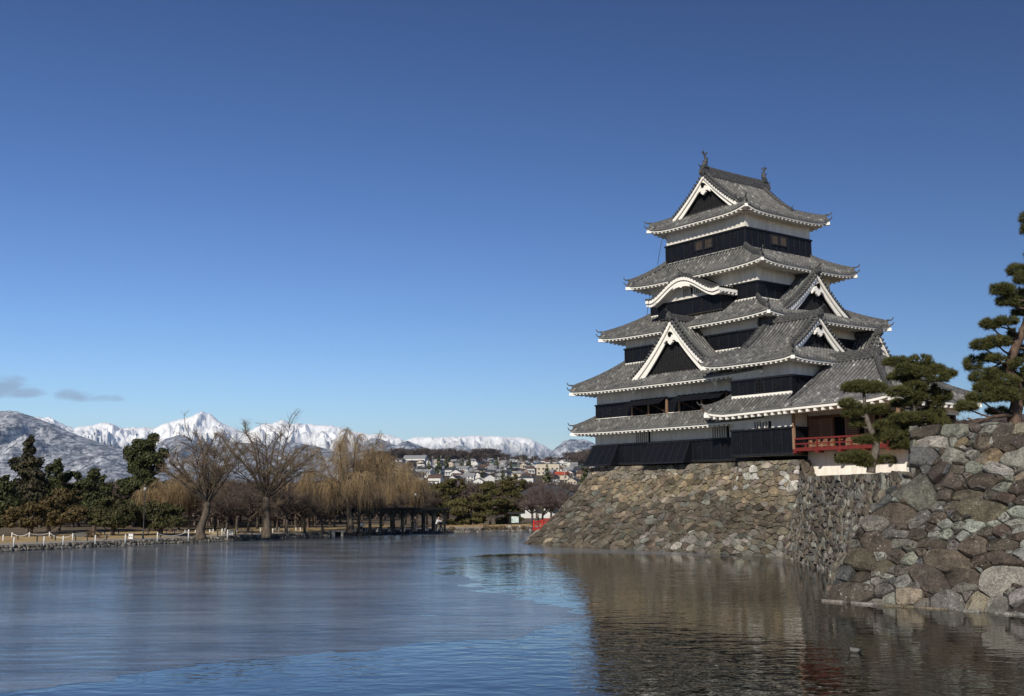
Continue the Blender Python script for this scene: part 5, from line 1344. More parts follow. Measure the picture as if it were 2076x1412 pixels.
EV('evergreen_tree', 'rounded olive-green broadleaf evergreen left of the lamp post', 'evergreen tree', (228, 1088), 97, [(222, 1018, 24, 14), (245, 1026, 26, 14), (205, 1032, 26, 14), (228, 1042, 38, 18), (255, 1050, 22, 14), (196, 1052, 24, 13), (225, 1060, 38, 10)], 'broad', 150, .24, .22)
EV('evergreen_tree', 'rounded olive-green broadleaf evergreen right of the lamp post', 'evergreen tree', (325, 1088), 99, [(300, 1028, 24, 14), (325, 1030, 26, 13), (345, 1038, 22, 13), (295, 1045, 32, 16), (335, 1052, 34, 16), (305, 1062, 34, 10), (358, 1052, 12, 12)], 'broad', 140, .24, .24)
EV('pine_tree', 'dark pine half hidden behind the third weeping willow', 'pine tree', (668, 1078), 128, [(655, 1006, 22, 8), (680, 1010, 20, 8), (650, 1020, 28, 9), (685, 1024, 24, 9), (665, 1034, 30, 9)], 'pine_dark', 100, .3, .2)
EV('pine_tree', 'small dark pine behind the pergola roof', 'pine tree', (775, 1076), 135, [(778, 990, 9, 8), (772, 1002, 16, 9), (784, 1012, 16, 9), (770, 1022, 20, 9)], 'pine_dark', 100, .3, .18)
EV('pine_tree', 'layered olive pine standing behind the right end of the pergola', 'pine tree', (908, 1073), 142, [(912, 980, 24, 8), (895, 988, 20, 8), (928, 992, 18, 8), (905, 1000, 32, 9), (890, 1012, 22, 8), (930, 1012, 24, 8), (905, 1026, 36, 10), (895, 1038, 26, 8)], 'pine_olive', 120, .3, .24)
EV('pine_tree', 'low wide olive pine leaning to the water right of the pergola', 'pine tree', (958, 1073), 136, [(930, 1022, 18, 8), (955, 1026, 20, 9), (935, 1038, 28, 10), (968, 1040, 24, 9), (945, 1052, 34, 9), (920, 1058, 18, 8), (968, 1058, 22, 7), (925, 1070, 12, 4)], 'pine_olive', 130, .28, .2)
EV('pine_tree', 'olive pine with stacked boughs and twin pale trunks left of the notice board', 'pine tree', (994, 1072), 140, [(990, 983, 15, 7), (978, 992, 16, 7), (1002, 996, 16, 8), (985, 1006, 26, 8), (1000, 1018, 22, 8), (975, 1022, 22, 8), (988, 1036, 26, 8)], 'pine_olive', 130, .28, .16)
EV('pine_tree', 'tallest olive pine of the right-hand group, crown above the notice board', 'pine tree', (1030, 1072), 144, [(1042, 968, 14, 7), (1030, 978, 16, 7), (1052, 982, 14, 8), (1040, 990, 24, 8), (1028, 1004, 20, 7), (1052, 1008, 18, 8), (1036, 1020, 28, 9), (1020, 1036, 24, 9), (1048, 1038, 22, 9), (1030, 1052, 26, 8), (1018, 1062, 14, 5)], 'pine_olive', 130, .28, .24)

def clipped(label, px, Y, rx, ry, mat='shrub', group=None):
    o = at(px[0], px[1], Y); o.z = GZ; sc = Y / F_PX; t = thing('clipped_shrub', label, 'shrub', o, 0, group)
    v, q, rn = blob_crown([((0, 0, ry * sc * .8), (rx * sc, rx * sc * .9, ry * sc)), ((rx * sc * .2, 0, ry * sc * .7), (rx * sc * .85, rx * sc * .8, ry * sc * .8))], 420, .12, -.6, 1.5); v[:, 2] = np.maximum(v[:, 2], 0.0)
    fmesh('crown', v, q, LM[mat], t, rn); mb = MB(); limb(mb, [(0, 0, 0), (0, 0, ry * sc * .8)], .06, .03, 6); mb.build('trunk', MT['bark'], t); return t
clipped('large round brown shrub behind the rope fence at the left', (187, 1092), 93, 18, 11)
for k, (x, y, rx, ry, lb) in enumerate([(916, 1071, 8, 5.5, 'round clipped brown shrub at the right end of the pergola'), (985, 1071, 10, 5.5, 'clipped brown shrub under the twin-trunked pine, first of three touching'), (1001, 1072, 11, 5, 'low clipped brown shrub in the middle of three touching'), (1017, 1071, 10, 5.5, 'clipped brown shrub left of the notice board, last of three touching'), (1041, 1069, 5, 4, 'small clipped shrub under the notice board'), (1061, 1069, 7, 5, 'clipped brown shrub right of the notice board')]):
    clipped(lb, (x, y), 121 if k else 117, rx, ry)

# ---- bare trees: recursive branching
def tubes(segs, n=4):
    a = np.array([s[0] for s in segs]); b_ = np.array([s[1] for s in segs]); ra = np.array([s[2] for s in segs]); rb = np.array([s[3] for s in segs])
    d = b_ - a; d /= np.linalg.norm(d, axis=1, keepdims=True) + 1e-9
    t = np.where(np.abs(d[:, 2:3]) < .9, np.array([[0, 0, 1.0]]), np.array([[1.0, 0, 0]])); u = np.cross(d, t); u /= np.linalg.norm(u, axis=1, keepdims=True); w = np.cross(d, u)
    an = np.arange(n) * 2 * np.pi / n; ring = u[:, None] * np.cos(an)[None, :, None] + w[:, None] * np.sin(an)[None, :, None]
    v = np.concatenate([a[:, None] + ring * ra[:, None, None], b_[:, None] + ring * rb[:, None, None]], 1).reshape(-1, 3)
    base = (np.arange(len(segs)) * 2 * n)[:, None, None]; j = np.arange(n)
    q = np.stack([j, (j + 1) % n, (j + 1) % n + n, j + n], 1)[None] + base
    return v, q.reshape(-1, 4)
def grow(out, p, d, L, r, lev, rng, spec):
    """spec per level: (children, length ratio, spread, gravity, wobble, segments)"""
    ch, lr, spr, gr, wob, ns = spec[lev]; q = Vector(p); d = Vector(d).normalized(); step = L / ns; pts = [q.copy()]
    for k in range(ns):
        d = (d + Vector((rng.gauss(0, wob), rng.gauss(0, wob), rng.gauss(0, wob) + gr))).normalized()
        q2 = q + d * step; rr = r * (1 - .55 * k / ns); out.append((tuple(q), tuple(q2), rr, r * (1 - .55 * (k + 1) / ns))); q = q2; pts.append(q.copy())
    if lev + 1 < len(spec):
        for c in range(ch):
            f = rng.uniform(.3, 1.0) if lev else rng.uniform(.55, 1.0); i = min(ns - 1, int(f * ns)); b_ = pts[i].lerp(pts[i + 1], f * ns - i if f < 1 else 1)
            a = rng.uniform(0, 6.283); s = Vector((math.cos(a), math.sin(a), rng.uniform(-.1, .5)))
            nd_ = (d * (1 - spr) + s * spr).normalized(); grow(out, b_, nd_, L * lr * rng.uniform(.7, 1.2), r * (.52 if lev else .5), lev + 1, rng, spec)
def bare_mesh_segs(seed, H, spec, r):
    rng_ = random.Random(seed); out = []; grow(out, (0, 0, -.1), (rng_.uniform(-.12, .12), rng_.uniform(-.1, .1), 1), H, r, 0, rng_, spec); return out
SPEC_B = [(7, .95, .62, .02, .06, 4), (6, .62, .6, .03, .12, 4), (6, .6, .6, .02, .16, 3), (5, .62, .6, .0, .2, 2), (0, 0, 0, 0, .2, 2)]
def bare_proto(name, label, cat, seed, H, r, twig='bare_twig', bark='bark', rt=.012, spec=SPEC_B):
    segs = bare_mesh_segs(seed, H, spec, r); big = [s for s in segs if s[2] > .035]; small = [(a, b_, max(x, rt), max(y, rt * .8)) for a, b_, x, y in segs if x <= .035]
    t = thing(name, label, cat)
    v, q = tubes(big, 6); fmesh('trunk', v, q, MT[bark], t, smooth=True); v, q = tubes(small, 3); fmesh('crown', v, q, MT[twig], t); return t
protos = [bare_proto('bare_tree', 'x', 'bare tree', s, 2.1 + .3 * (s % 3), .17) for s in (1, 2, 3, 4, 5)]
plum = [bare_proto('bare_tree', 'x', 'bare tree', s, 1.9, .16, 'plum_twig') for s in (11, 12)]
used = set()
def put(proto, loc, rz, s, label, group=None):
    o = proto if proto.name not in used else copy_tree(proto)
    used.add(proto.name); used.add(o.name); o.location = loc; o.rotation_euler = (0, 0, rz); o.scale = (s, s, s); o['label'] = label
    if group: o['group'] = group
    return o
GB = 'bare trees behind the path across the moat'
kinds = [('stooping', 'between'), ('upright', 'behind'), ('spreading', 'beside'), ('many-stemmed', 'near'), ('slender', 'behind')]
bt_px = [(362, 1076, 118, .95), (385, 1077, 110, 1.0), (436, 1076, 114, 1.05), (458, 1077, 105, .9), (480, 1076, 120, 1.1), (502, 1077, 108, 1.0), (522, 1076, 124, 1.1), (560, 1076, 116, 1.0), (580, 1077, 108, .95), (600, 1076, 126, 1.1), (618, 1077, 112, .95), (640, 1076, 120, 1.0), (655, 1076, 110, .9), (678, 1076, 126, 1.05), (735, 1075, 128, 1.0), (752, 1074, 118, .85), (775, 1074, 132, 1.0), (800, 1074, 122, .9), (822, 1073, 136, 1.0), (846, 1073, 128, .9), (866, 1073, 140, 1.0), (418, 1073, 135, 1.15), (545, 1072, 140, 1.2), (470, 1072, 142, 1.2), (605, 1071, 150, 1.2), (690, 1070, 150, 1.15), (345, 1076, 126, .9), (830, 1070, 155, 1.1), (725, 1070, 150, 1.1), (395, 1071, 150, 1.2)]
where = lambda x: 'left of the first willow' if x < 400 else 'between the first and second willows' if x < 535 else 'between the second and third willows' if x < 700 else 'behind the pergola'
cnt = {}
for k, (x, y, Y, s) in enumerate(bt_px):
    p = at(x, y, Y); p.z = GZ; kd = kinds[k % 5][0]; w_ = where(x); cnt[(kd, w_)] = cnt.get((kd, w_), 0) + 1
    near_ = 'near the water' if Y < 115 else 'farther back' if Y > 135 else 'by the path'
    put(protos[k % 5], p, RND.uniform(0, 6.28), s * .92, f'{kd} dark bare tree {w_}, {near_}', GB)
for k, (x, y, Y, s, lb) in enumerate([(1078, 1070, 136, 1.15, 'bare tree with a thick pale trunk right of the notice board'), (1100, 1070, 140, 1.15, 'reddish bare cherry tree behind the red bridge'), (1118, 1068, 146, 1.2, 'reddish bare cherry tree rising behind the foot of the castle base'), (1088, 1066, 160, 1.3, 'reddish bare tree far behind the red bridge'), (1140, 1064, 150, 1.25, 'reddish bare tree overlapping the left slope of the castle base')]):
    p = at(x, y, Y); p.z = GZ; put(plum[k % 2], p, k * 1.3, s, lb, 'reddish bare trees by the red bridge')
p = at(1925, 868, 66); p.z = 5.1; put(copy_tree(protos[1]), p, .7, .62, 'small bare shrub-like tree between the two pines behind the bastion')

# ---- weeping willows
def willow(label, base, Y, trunk, heads, limbs_n, seed, H, spread, twig, strands, droop, r0, extra=(), rtw=.011, gold=None):
    """trunk px path; long arching limbs from the head, thin hanging strands"""
    strands = int(strands * 1.5); extra = [(p_, a_ * .62, b_ * .6) for p_, a_, b_ in extra]; rng_ = random.Random(seed); tp = [at(x, y, Y) for x, y in trunk]; tp[0].z = GZ - .1; o = tp[0].copy()
    t = thing('willow_tree', label, 'willow tree', o); mb = MB(); sp = smooth_path([p - o for p in tp], 4); mb.tube(sp, [r0 * (.56 + .44 * (1 - k / (len(sp) - 1)) ** 3) for k in range(len(sp))], 10)
    head = sp[-1]; mb.tube([head + Vector((0, 0, -.35)), head + Vector((0, 0, 0)), head + Vector((0, 0, .25))], [r0 * .55, r0 * .60, r0 * .30], 9)
    segs, tips = [], []
    starts = [(head, None)] * limbs_n
    for i in range(limbs_n):
        a = 6.283 * i / limbs_n + rng_.uniform(-.3, .3); el_ = rng_.uniform(.55, 1.45); L = H * rng_.uniform(.65, 1.0) * (0.70 + .40 * math.sin(el_))
        d = Vector((math.cos(a) * math.cos(el_) * spread, math.sin(a) * math.cos(el_), math.sin(el_))).normalized(); q = head.copy(); n = 9; r = rng_.uniform(.06, .11); pts = [q.copy()]
        for k in range(n):
            d = (d + Vector((rng_.gauss(0, .07), rng_.gauss(0, .07), .03 - (.045 if droop > 1.6 else .022) * k * (1.1 - math.sin(el_) * .6)))).normalized(); q2 = q + d * (L / n)
            segs.append((tuple(q), tuple(q2), r * (1 - .09 * k), r * (1 - .09 * (k + 1)))); q = q2; pts.append(q.copy())
        for _ in range(9):
            f = rng_.uniform(.25, 1); j = min(n - 1, int(f * n)); b_ = pts[j].lerp(pts[j + 1], f * n - j); a2 = rng_.uniform(0, 6.28); d2 = (d * .4 + Vector((math.cos(a2), math.sin(a2), rng_.uniform(.1, .9)))).normalized(); q = b_.copy(); L2 = L * rng_.uniform(.18, .42); r2 = r * .38
            for k in range(5):
                d2 = (d2 + Vector((rng_.gauss(0, .12), rng_.gauss(0, .12), .02 - .05 * k))).normalized(); q2 = q + d2 * (L2 / 5); segs.append((tuple(q), tuple(q2), max(.012, r2 * (1 - .15 * k)), max(.010, r2 * (1 - .15 * (k + 1))))); tips.append((q.copy(), d2.copy())); q = q2
    for path, ra, rb in extra:
        pp = smooth_path([at(x, y, Y + dd) - o for x, y, dd in path], 4)
        for k in range(len(pp) - 1):
            f = k / (len(pp) - 1); segs.append((tuple(pp[k]), tuple(pp[k + 1]), ra + (rb - ra) * f, ra + (rb - ra) * (f + 1 / (len(pp) - 1))))
            if f > .35:
                for _ in range(5): tips.append((pp[k].lerp(pp[k + 1], rng_.random()), (pp[k + 1] - pp[k]).normalized()))
    v, q = tubes(segs, 6); fmesh('limb', v, q, MT['willow_bark'], t, smooth=True)
    mb.build('trunk', MT['willow_bark'], t, True)
    st = []
    for _ in range(strands):
        p, d = rng_.choice(tips); p = p + Vector((rng_.gauss(0, .12), rng_.gauss(0, .12), rng_.gauss(0, .08))); a = rng_.uniform(0, 6.283)
        o_ = .35 if droop > 1.6 else .8; d = (d * o_ + Vector((math.cos(a) * o_, math.sin(a) * o_, rng_.uniform(-.3, .35) if droop > 1.6 else rng_.uniform(-.1, .7)))).normalized(); L = rng_.uniform(.25, 1.0) * droop * (.5 + .5 * rng_.random()); n = 5
        for k in range(n):
            d = (d + Vector((rng_.gauss(0, .06), rng_.gauss(0, .06), -.85 if droop > 1.6 else -.10))).normalized(); p2 = p + d * (L / n)
            if p2.z < .3: break
            st.append((tuple(p), tuple(p2), rtw * (1 - .12 * k), rtw * (1 - .12 * (k + 1)))); p = p2
    v, q = tubes(st, 3); fmesh('crown', v, q, MT[twig], t); return t
willow('pollarded bare willow with a leaning trunk, first of the three willows', (410, 1090), 95, [(408, 1091), (406, 1078), (411, 1060), (418, 1040), (420, 1022)], None, 22, 21, 6.6, 1.0, 'willow_twig_b', 3600, 1.05, .50,
    extra=[([(420, 1022, 0), (418, 985, 0), (416, 940, .2), (408, 905, .3), (398, 880, .4)], .22, .05), ([(419, 1010, 0), (410, 950, -.4), (425, 905, -.8), (440, 880, -1)], .14, .04), ([(420, 1020, 0), (395, 985, .5), (370, 965, .9), (350, 975, 1.2)], .13, .04), ([(420, 1020, 0), (450, 990, -.5), (475, 975, -.8)], .13, .04)])
willow('bare willow with a straight dark trunk and wide antler-like limbs, middle of the three willows', (542, 1085), 99, [(541, 1086), (542, 1065), (541, 1040), (540, 1010)], None, 22, 33, 6.9, 1.05, 'willow_twig_b', 3800, 1.05, .48,
    extra=[([(538, 1012, 0), (520, 975, .2), (490, 935, .4), (462, 905, .7), (450, 885, .9)], .24, .06), ([(540, 1008, 0), (524, 960, -.3), (516, 910, -.5), (500, 880, -.6), (497, 858, -.6)], .18, .04), ([(541, 1008, 0), (548, 950, .3), (555, 905, .4), (570, 880, .6)], .17, .05), ([(541, 1010, 0), (570, 960, -.4), (600, 925, -.6), (620, 905, -.7)], .16, .05), ([(541, 1012, 0), (575, 985, .5), (610, 960, .9), (650, 955, 1.2)], .13, .04), ([(545, 1030, 0), (558, 1026, -.5), (568, 1018, -.7)], .08, .03)])
willow('golden weeping willow with long hanging strands above the pergola, last of the three willows', (712, 1079), 111, [(711, 1080), (710, 1060), (708, 1040), (706, 1015)], None, 15, 47, 6.8, 1.25, 'willow_twig', 3300, 3.6, .45,
    extra=[([(706, 1015, 0), (700, 970, .2), (690, 925, .3), (694, 895, .4), (705, 868, .5)], .20, .05), ([(706, 1010, 0), (716, 960, -.4), (720, 910, -.6), (730, 880, -.8)], .17, .05), ([(706, 1015, 0), (740, 975, .4), (770, 935, .7), (785, 920, 1)], .17, .05), ([(706, 1015, 0), (670, 975, .5), (635, 955, .9), (615, 965, 1.2)], .15, .05), ([(707, 1020, 0), (745, 985, -.6), (790, 955, -1), (825, 960, -1.2)], .14, .04)], rtw=.013)
willow('slender golden weeping willow trailing behind the first willow, beside the dark pine', (345, 1086), 108, [(346, 1086), (345, 1060), (344, 1030)], None, 7, 63, 4.6, .7, 'willow_twig', 1500, 3.0, .25, rtw=.012)
willow('young golden weeping willow right of the pergola lamp', (815, 1075), 128, [(816, 1075), (816, 1050), (815, 1020)], None, 9, 71, 5.0, .9, 'willow_twig', 1800, 3.2, .26, rtw=.012)

# ================================================================== THINGS ON THE FAR BANK
# rope fence: white posts along the path, each a thing; ropes hang between them
post_px = [(6, 1101, 1085), (28, 1106, 1090), (89, 1104, 1088), (128, 1103, 1087), (193, 1101, 1085.5), (254, 1099, 1084), (319, 1096, 1080), (382, 1094, 1074.5), (461, 1091, 1075)]
back_px = [(24, 1093, 1080), (59, 1094, 1079.5), (100, 1093, 1079), (147, 1098, 1082), (226, 1089, 1077), (240, 1088, 1079), (354, 1086, 1075), (425, 1084, 1074), (432, 1083, 1073), (450, 1086, 1072), (456, 1084, 1072)]
far_px = [(205, 1087, 1079), (212, 1087, 1079), (300, 1086, 1076), (337, 1086, 1077), (361, 1085, 1074), (375, 1085, 1075), (396, 1084, 1075), (480, 1082, 1072), (489, 1082.5, 1073), (497, 1082, 1073), (503, 1081.5, 1073), (508, 1081, 1071.5), (528, 1081, 1071), (535, 1081, 1072), (553, 1081, 1072), (558, 1080, 1071), (565, 1080, 1069), (575, 1079, 1070), (585, 1079, 1071), (600, 1078, 1070), (609, 1078, 1070)]
GF = 'white posts of the rope fence on the far bank'
def fence_post(i, x, yb, yt, word):
    b_ = at_z(x, yb, GZ); h = (yb - yt) * b_.y / F_PX
    t = thing('fence_post', word, 'post', b_, 0, GF)
    mb = MB(); r = .055; mb.tube([(0, 0, -.1), (0, 0, h - .04), (0, 0, h)], [r, r * .95, r * .55], 8); mb.build('shaft', MT['white_paint'], t, True)
    mb = MB(); mb.tube([(0, 0, h * .8), (0, 0, h * .8 + .05)], .064, 8); mb.build('rope_ring', MT['rope'], t); return b_, h
ends = []
lab1 = ['at the left edge of the picture', 'second from the left edge', 'below the tall conifer', 'below the browned pine', 'beside the round brown shrub', 'left of the lamp post', 'below the rounded evergreens', 'just left of the first willow trunk', 'between the first and second willows']
for i, (x, yb, yt) in enumerate(post_px): ends.append(fence_post(i, x, yb, yt, 'white fence post nearest the water ' + lab1[i]))
bk = []
for i, (x, yb, yt) in enumerate(back_px):
    bk.append(fence_post(i, x, yb, yt, 'white post of the back row of the rope fence ' + ('under the browned pines' if x < 120 else 'left of the round shrub' if x < 200 else 'under the rounded evergreens' if x < 400 else 'right of the first willow trunk')))
for i, (x, yb, yt) in enumerate(far_px):
    fence_post(i, x, yb, yt, 'small white post in the far rows ' + ('under the evergreens' if x < 420 else 'left of the middle willow' if x < 530 else 'right of the middle willow'))
def rope(a, b_, lab):
    (pa, ha), (pb, hb) = a, b_; A = pa + Vector((0, 0, ha * .85)); Bq = pb + Vector((0, 0, hb * .85)); n = 12; L = (A - Bq).length; pts = []
    for k in range(n + 1):
        t = k / n; p = A.lerp(Bq, t); p.z -= min(.34, .10 * L) * 4 * t * (1 - t); pts.append(p)
    mb = MB(); mb.tube(pts, .028, 5); o = mb.build('fence_rope', MT['rope']); tag(o, lab, 'rope', 'ropes of the fence on the far bank')
for i in range(3): rope(bk[i], bk[i + 1], ['pale rope sagging between the two leftmost back fence posts', 'pale rope sagging between white posts under the browned pine', 'pale rope sagging from the white post left of the round shrub'][i])
rope(bk[4], ends[4], 'pale rope running from the back row to the post beside the round shrub')
rope(bk[9], ends[8], 'pale rope running down to the post between the first and second willows'); rope(bk[7], bk[9], 'pale rope sagging right of the first willow trunk'); rope(ends[6], ends[7], 'pale rope sagging towards the first willow trunk')
# low grey wooden posts
for i, (x, yb) in enumerate([(36, 1099), (75, 1100), (105, 1097), (112, 1098), (153, 1097), (177, 1097), (216, 1095), (289, 1093), (325, 1091), (367, 1089), (441, 1088), (477, 1087.5), (511, 1086)]):
    b_ = at_z(x, yb, GZ); mb = MB(); mb.tube([(0, 0, -.1), (0, 0, .44), (0, 0, .48)], [.05, .05, .03], 7)
    o = mb.build('stake', MT['metal_dark']); o.location = b_; tag(o, 'short dark stake in the dry lawn beside the rope fence', 'stake', 'short dark stakes along the lawn')
for i, x in enumerate([943, 959, 974, 1037, 1056]):
    b_ = at_z(x, 1071.5, GZ); mb = MB(); mb.tube([(0, 0, -.1), (0, 0, .40), (0, 0, .44)], [.06, .055, .035], 8); o = mb.build('wooden_post', MT['wood_pale']); o.location = b_
    tag(o, ['pale wooden post under the low pine', 'pale wooden post, second from the pergola', 'pale wooden post left of the clipped shrubs', 'pale wooden post in front of the notice board', 'pale wooden post right of the notice board'][i], 'post')
# grey-white cabinets with two dark vents
for x, yb, lb in ((469, 1085, 'pale utility cabinet with two dark round vents between the willows'), (266, 1093, 'pale utility cabinet with dark vents beside the lamp post')):
    b_ = at_z(x, yb, GZ); t = thing('utility_cabinet', lb, 'cabinet', b_); mb = MB(); mb.box(-.18, .18, -.14, .14, -.05, .42); mb.build('body', MT['white_paint'], t)
    mb = MB(); mb.box(-.21, .21, -.17, .17, .42, .47); mb.build('lid', MT['concrete'], t)
    for s in (-.09, .09): mb = MB(); mb.tube([(s, -.145, .20), (s, -.152, .20)], .045, 10); mb.build('vent', MT['dark_gap'], t)
# lamp posts
def lamp(label, x, yb, yt, Y):
    b_ = at(x, yb, Y); b_.z = GZ; top = at(x, yt, Y).z; h = top - GZ; t = thing('lamp_post', label, 'lamp post', b_)
    mb = MB(); mb.tube([(0, 0, 0), (0, 0, .5), (0, 0, .52), (0, 0, h - .3)], [.08, .07, .05, .035], 8); mb.build('pole', MT['metal_dark'], t, True)
    mb = MB(); mb.tube([(0, 0, h - .3), (0, 0, h - .28), (0, 0, h - .02), (0, 0, h)], [.05, .11, .15, .05], 8); mb.build('lamp_glass', MT['concrete'], t, True)
    mb = MB(); mb.tube([(0, 0, h), (0, 0, h + .03), (0, 0, h + .12)], [.18, .17, .03], 8); mb.build('lamp_cap', MT['metal_dark'], t, True)
lamp('tall thin dark lamp post between the rounded evergreens', 290, 1092, 988, 93); lamp('dark lamp post behind the pergola roof', 842, 1075, 1000, 120)
# boulder beside the shrub, low mound
mb = MB(); rngb = random.Random(4); pts = [(x, y) for x, y in [(-.7, -.3), (-.2, -.5), (.5, -.4), (.8, 0), (.5, .4), (-.3, .5), (-.8, .2)]]
rings = [[(u * k + .03, v * k, z) for u, v in pts] for k, z in ((1, -.1), (1.02, .22), (.75, .46), (.3, .55))]
for a, b_ in zip(rings[:-1], rings[1:]):
    for k in range(7): mb.face([a[k], a[(k + 1) % 7], b_[(k + 1) % 7], b_[k]], c=(.12, .115, .105))
mb.face(rings[-1], c=(.12, .115, .105)); o = mb.build('boulder', MT['stone_bank']); o.location = at_z(166, 1093, GZ); tag(o, 'grey boulder beside the large round shrub', 'boulder')
# pergola
P0, P1_ = at_z(722, 1079.5, GZ), at_z(906, 1075.5, GZ); PD = (P1_ - P0); PL = PD.length; PD.normalize(); PNm = Vector((-PD.y, PD.x, 0)); ang = math.atan2(PD.y, PD.x)
pg = thing('pergola', 'long dark timber pergola by the water with a slatted roof', 'pergola', P0, ang); ph = 2.05
for k in range(9):
    x = .3 + (PL - .6) * k / 8
    for yy in (0, 2.2):
        mb = MB(); mb.bar((x, yy, -.1), (x, yy, ph), .17, .17, (1, 0, 0)); p = mb.build('post', MT['dark_wood'], pg)
        mb = MB()
        for s in (-1, 1): mb.bar((x, yy, ph - .62), (x + s * .55, yy, ph - .06), .09, .09, (0, 1, 0))
        mb.build('brace', MT['dark_wood'], p)
mb = MB()
for yy in (0, 2.2): mb.bar((-.3, yy, ph + .06), (PL + .3, yy, ph + .06), .14, .18)
n = int(PL / .35)
for k in range(n + 1): x = -.2 + (PL + .4) * k / n; mb.bar((x, -.5, ph + .20), (x, 2.7, ph + .20), .08, .12)
for yy in (-.4, .2, .9, 1.6, 2.4): mb.bar((-.35, yy, ph + .30), (PL + .35, yy, ph + .30), .07, .06)
mb.build('slatted_roof', MT['dark_wood'], pg)
for k in range(7):
    x = 1.1 + (PL - 2.2) * k / 6; t = thing('bench', ['dark bench under the pergola at its left end', 'dark bench under the pergola, second bay', 'dark bench under the pergola, third bay', 'dark bench under the middle of the pergola', 'dark bench under the pergola right of its middle', 'dark bench under the pergola near the crouching visitor', 'dark bench under the pergola at its right end'][k], 'bench', P0 + PD * x + PNm * 1.2, ang, 'benches under the pergola')
    mb = MB(); mb.box(-.75, .75, -.2, .2, .38, .43); mb.build('seat', MT['dark_wood'], t)
    for s in (-.6, .6): mb = MB(); mb.box(s - .06, s + .06, -.18, .18, -.05, .379); mb.build('leg', MT['concrete'], t)
# notice board
nb = at_z(1044, 1069.5, GZ); t = thing('notice_board', 'dark roofed notice board with a pale map panel beside the right-hand pines', 'notice board', nb, 0.1); hb = 1.55
for s in (-.62, .62):
    mb = MB(); mb.bar((s, 0, .12), (s, 0, hb), .1, .1, (1, 0, 0)); p = mb.build('post', MT['dark_wood'], t); mb = MB(); mb.tube([(s, 0, -.1), (s, 0, .14), (s, 0, .26)], [.2, .18, .1], 8); mb.build('stone_footing', MT['concrete'], p)
mb = MB(); mb.box(-.56, .56, -.03, .03, .45, 1.34); mb.build('frame', MT['dark_wood'], t)
m, nt, b = M('map_panel'); n = noi(nt, 4.5, 3, .5, objco(nt)); setc(nt, b, ramp(nt, n, [(.40, (.62, .66, .62)), (.52, (.40, .52, .46)), (.62, (.10, .20, .18)), (.75, (.55, .6, .55))], 'CONSTANT'), .5)
mb = MB(); mb.box(-.42, .42, -.045, -.031, .52, 1.25); mb.build('map_panel', m, t)
mb = MB(); mb.hexa([(-.85, -.35, hb), (.85, -.35, hb), (.85, 0, hb + .16), (-.85, 0, hb + .16), (-.85, -.35, hb + .05), (.85, -.35, hb + .05), (.85, 0, hb + .22), (-.85, 0, hb + .22)]); mb.hexa([(-.85, .003, hb + .16), (.85, .003, hb + .16), (.85, .35, hb), (-.85, .35, hb), (-.85, .003, hb + .22), (.85, .003, hb + .22), (.85, .35, hb + .05), (-.85, .35, hb + .05)]); mb.build('roof', MT['metal_dark'], t)
# red arched bridge
b0 = at_z(1074, 1077, GZ); b1 = at_z(1150, 1066, GZ); BD = (b1 - b0); BD.z = 0; BD.normalize(); BD = Vector((.93, .37, 0)); b0 = at_z(1080, 1076, GZ) + Vector((.5, 1.2, 0)); ang = math.atan2(BD.y, BD.x)
br = thing('red_bridge', 'bright red arched footbridge disappearing behind the castle base', 'bridge', b0, ang); BL = 16.0
zb_ = lambda x: 1.15 * math.sin(math.pi * min(1, max(0, x / BL)) * .95 + .02) + .15
mb = MB(); R = [[(x, -1.2, zb_(x)), (x, 1.2, zb_(x)), (x, 1.2, zb_(x) - .25), (x, -1.2, zb_(x) - .25)] for x in [BL * k / 24 for k in range(25)]]; mb.grid([r + [r[0]] for r in R]); mb.face(R[0]); mb.face(R[-1]); mb.build('deck', MT['bridge_red'], br)
for yy in (-1.15, 1.15):
    mb = MB()
    for k in range(24):
        a, c_ = BL * k / 24, BL * (k + 1) / 24
        for dz, w in ((.62, .10), (.42, .07), (.22, .07)): mb.bar((a, yy, zb_(a) + dz), (c_, yy, zb_(c_) + dz), w, w)
    rl = mb.build('railing', MT['bridge_red'], br)
    for k in range(8):
        x = .1 + (BL - .2) * k / 7; mb = MB(); mb.tube([(x, yy, zb_(x) - .2), (x, yy, zb_(x) + .72), (x, yy, zb_(x) + .75), (x, yy, zb_(x) + .86)], [.10, .10, .13, .04], 8); mb.build('baluster', MT['bridge_red'], rl)
for x in (4, 8, 12):
    for yy in (-.9, .9): mb = MB(); mb.bar((x, yy, -1.9), (x, yy, zb_(x) - .25), .25, .25, (1, 0, 0)); mb.build('pier', MT['bridge_red'], br)

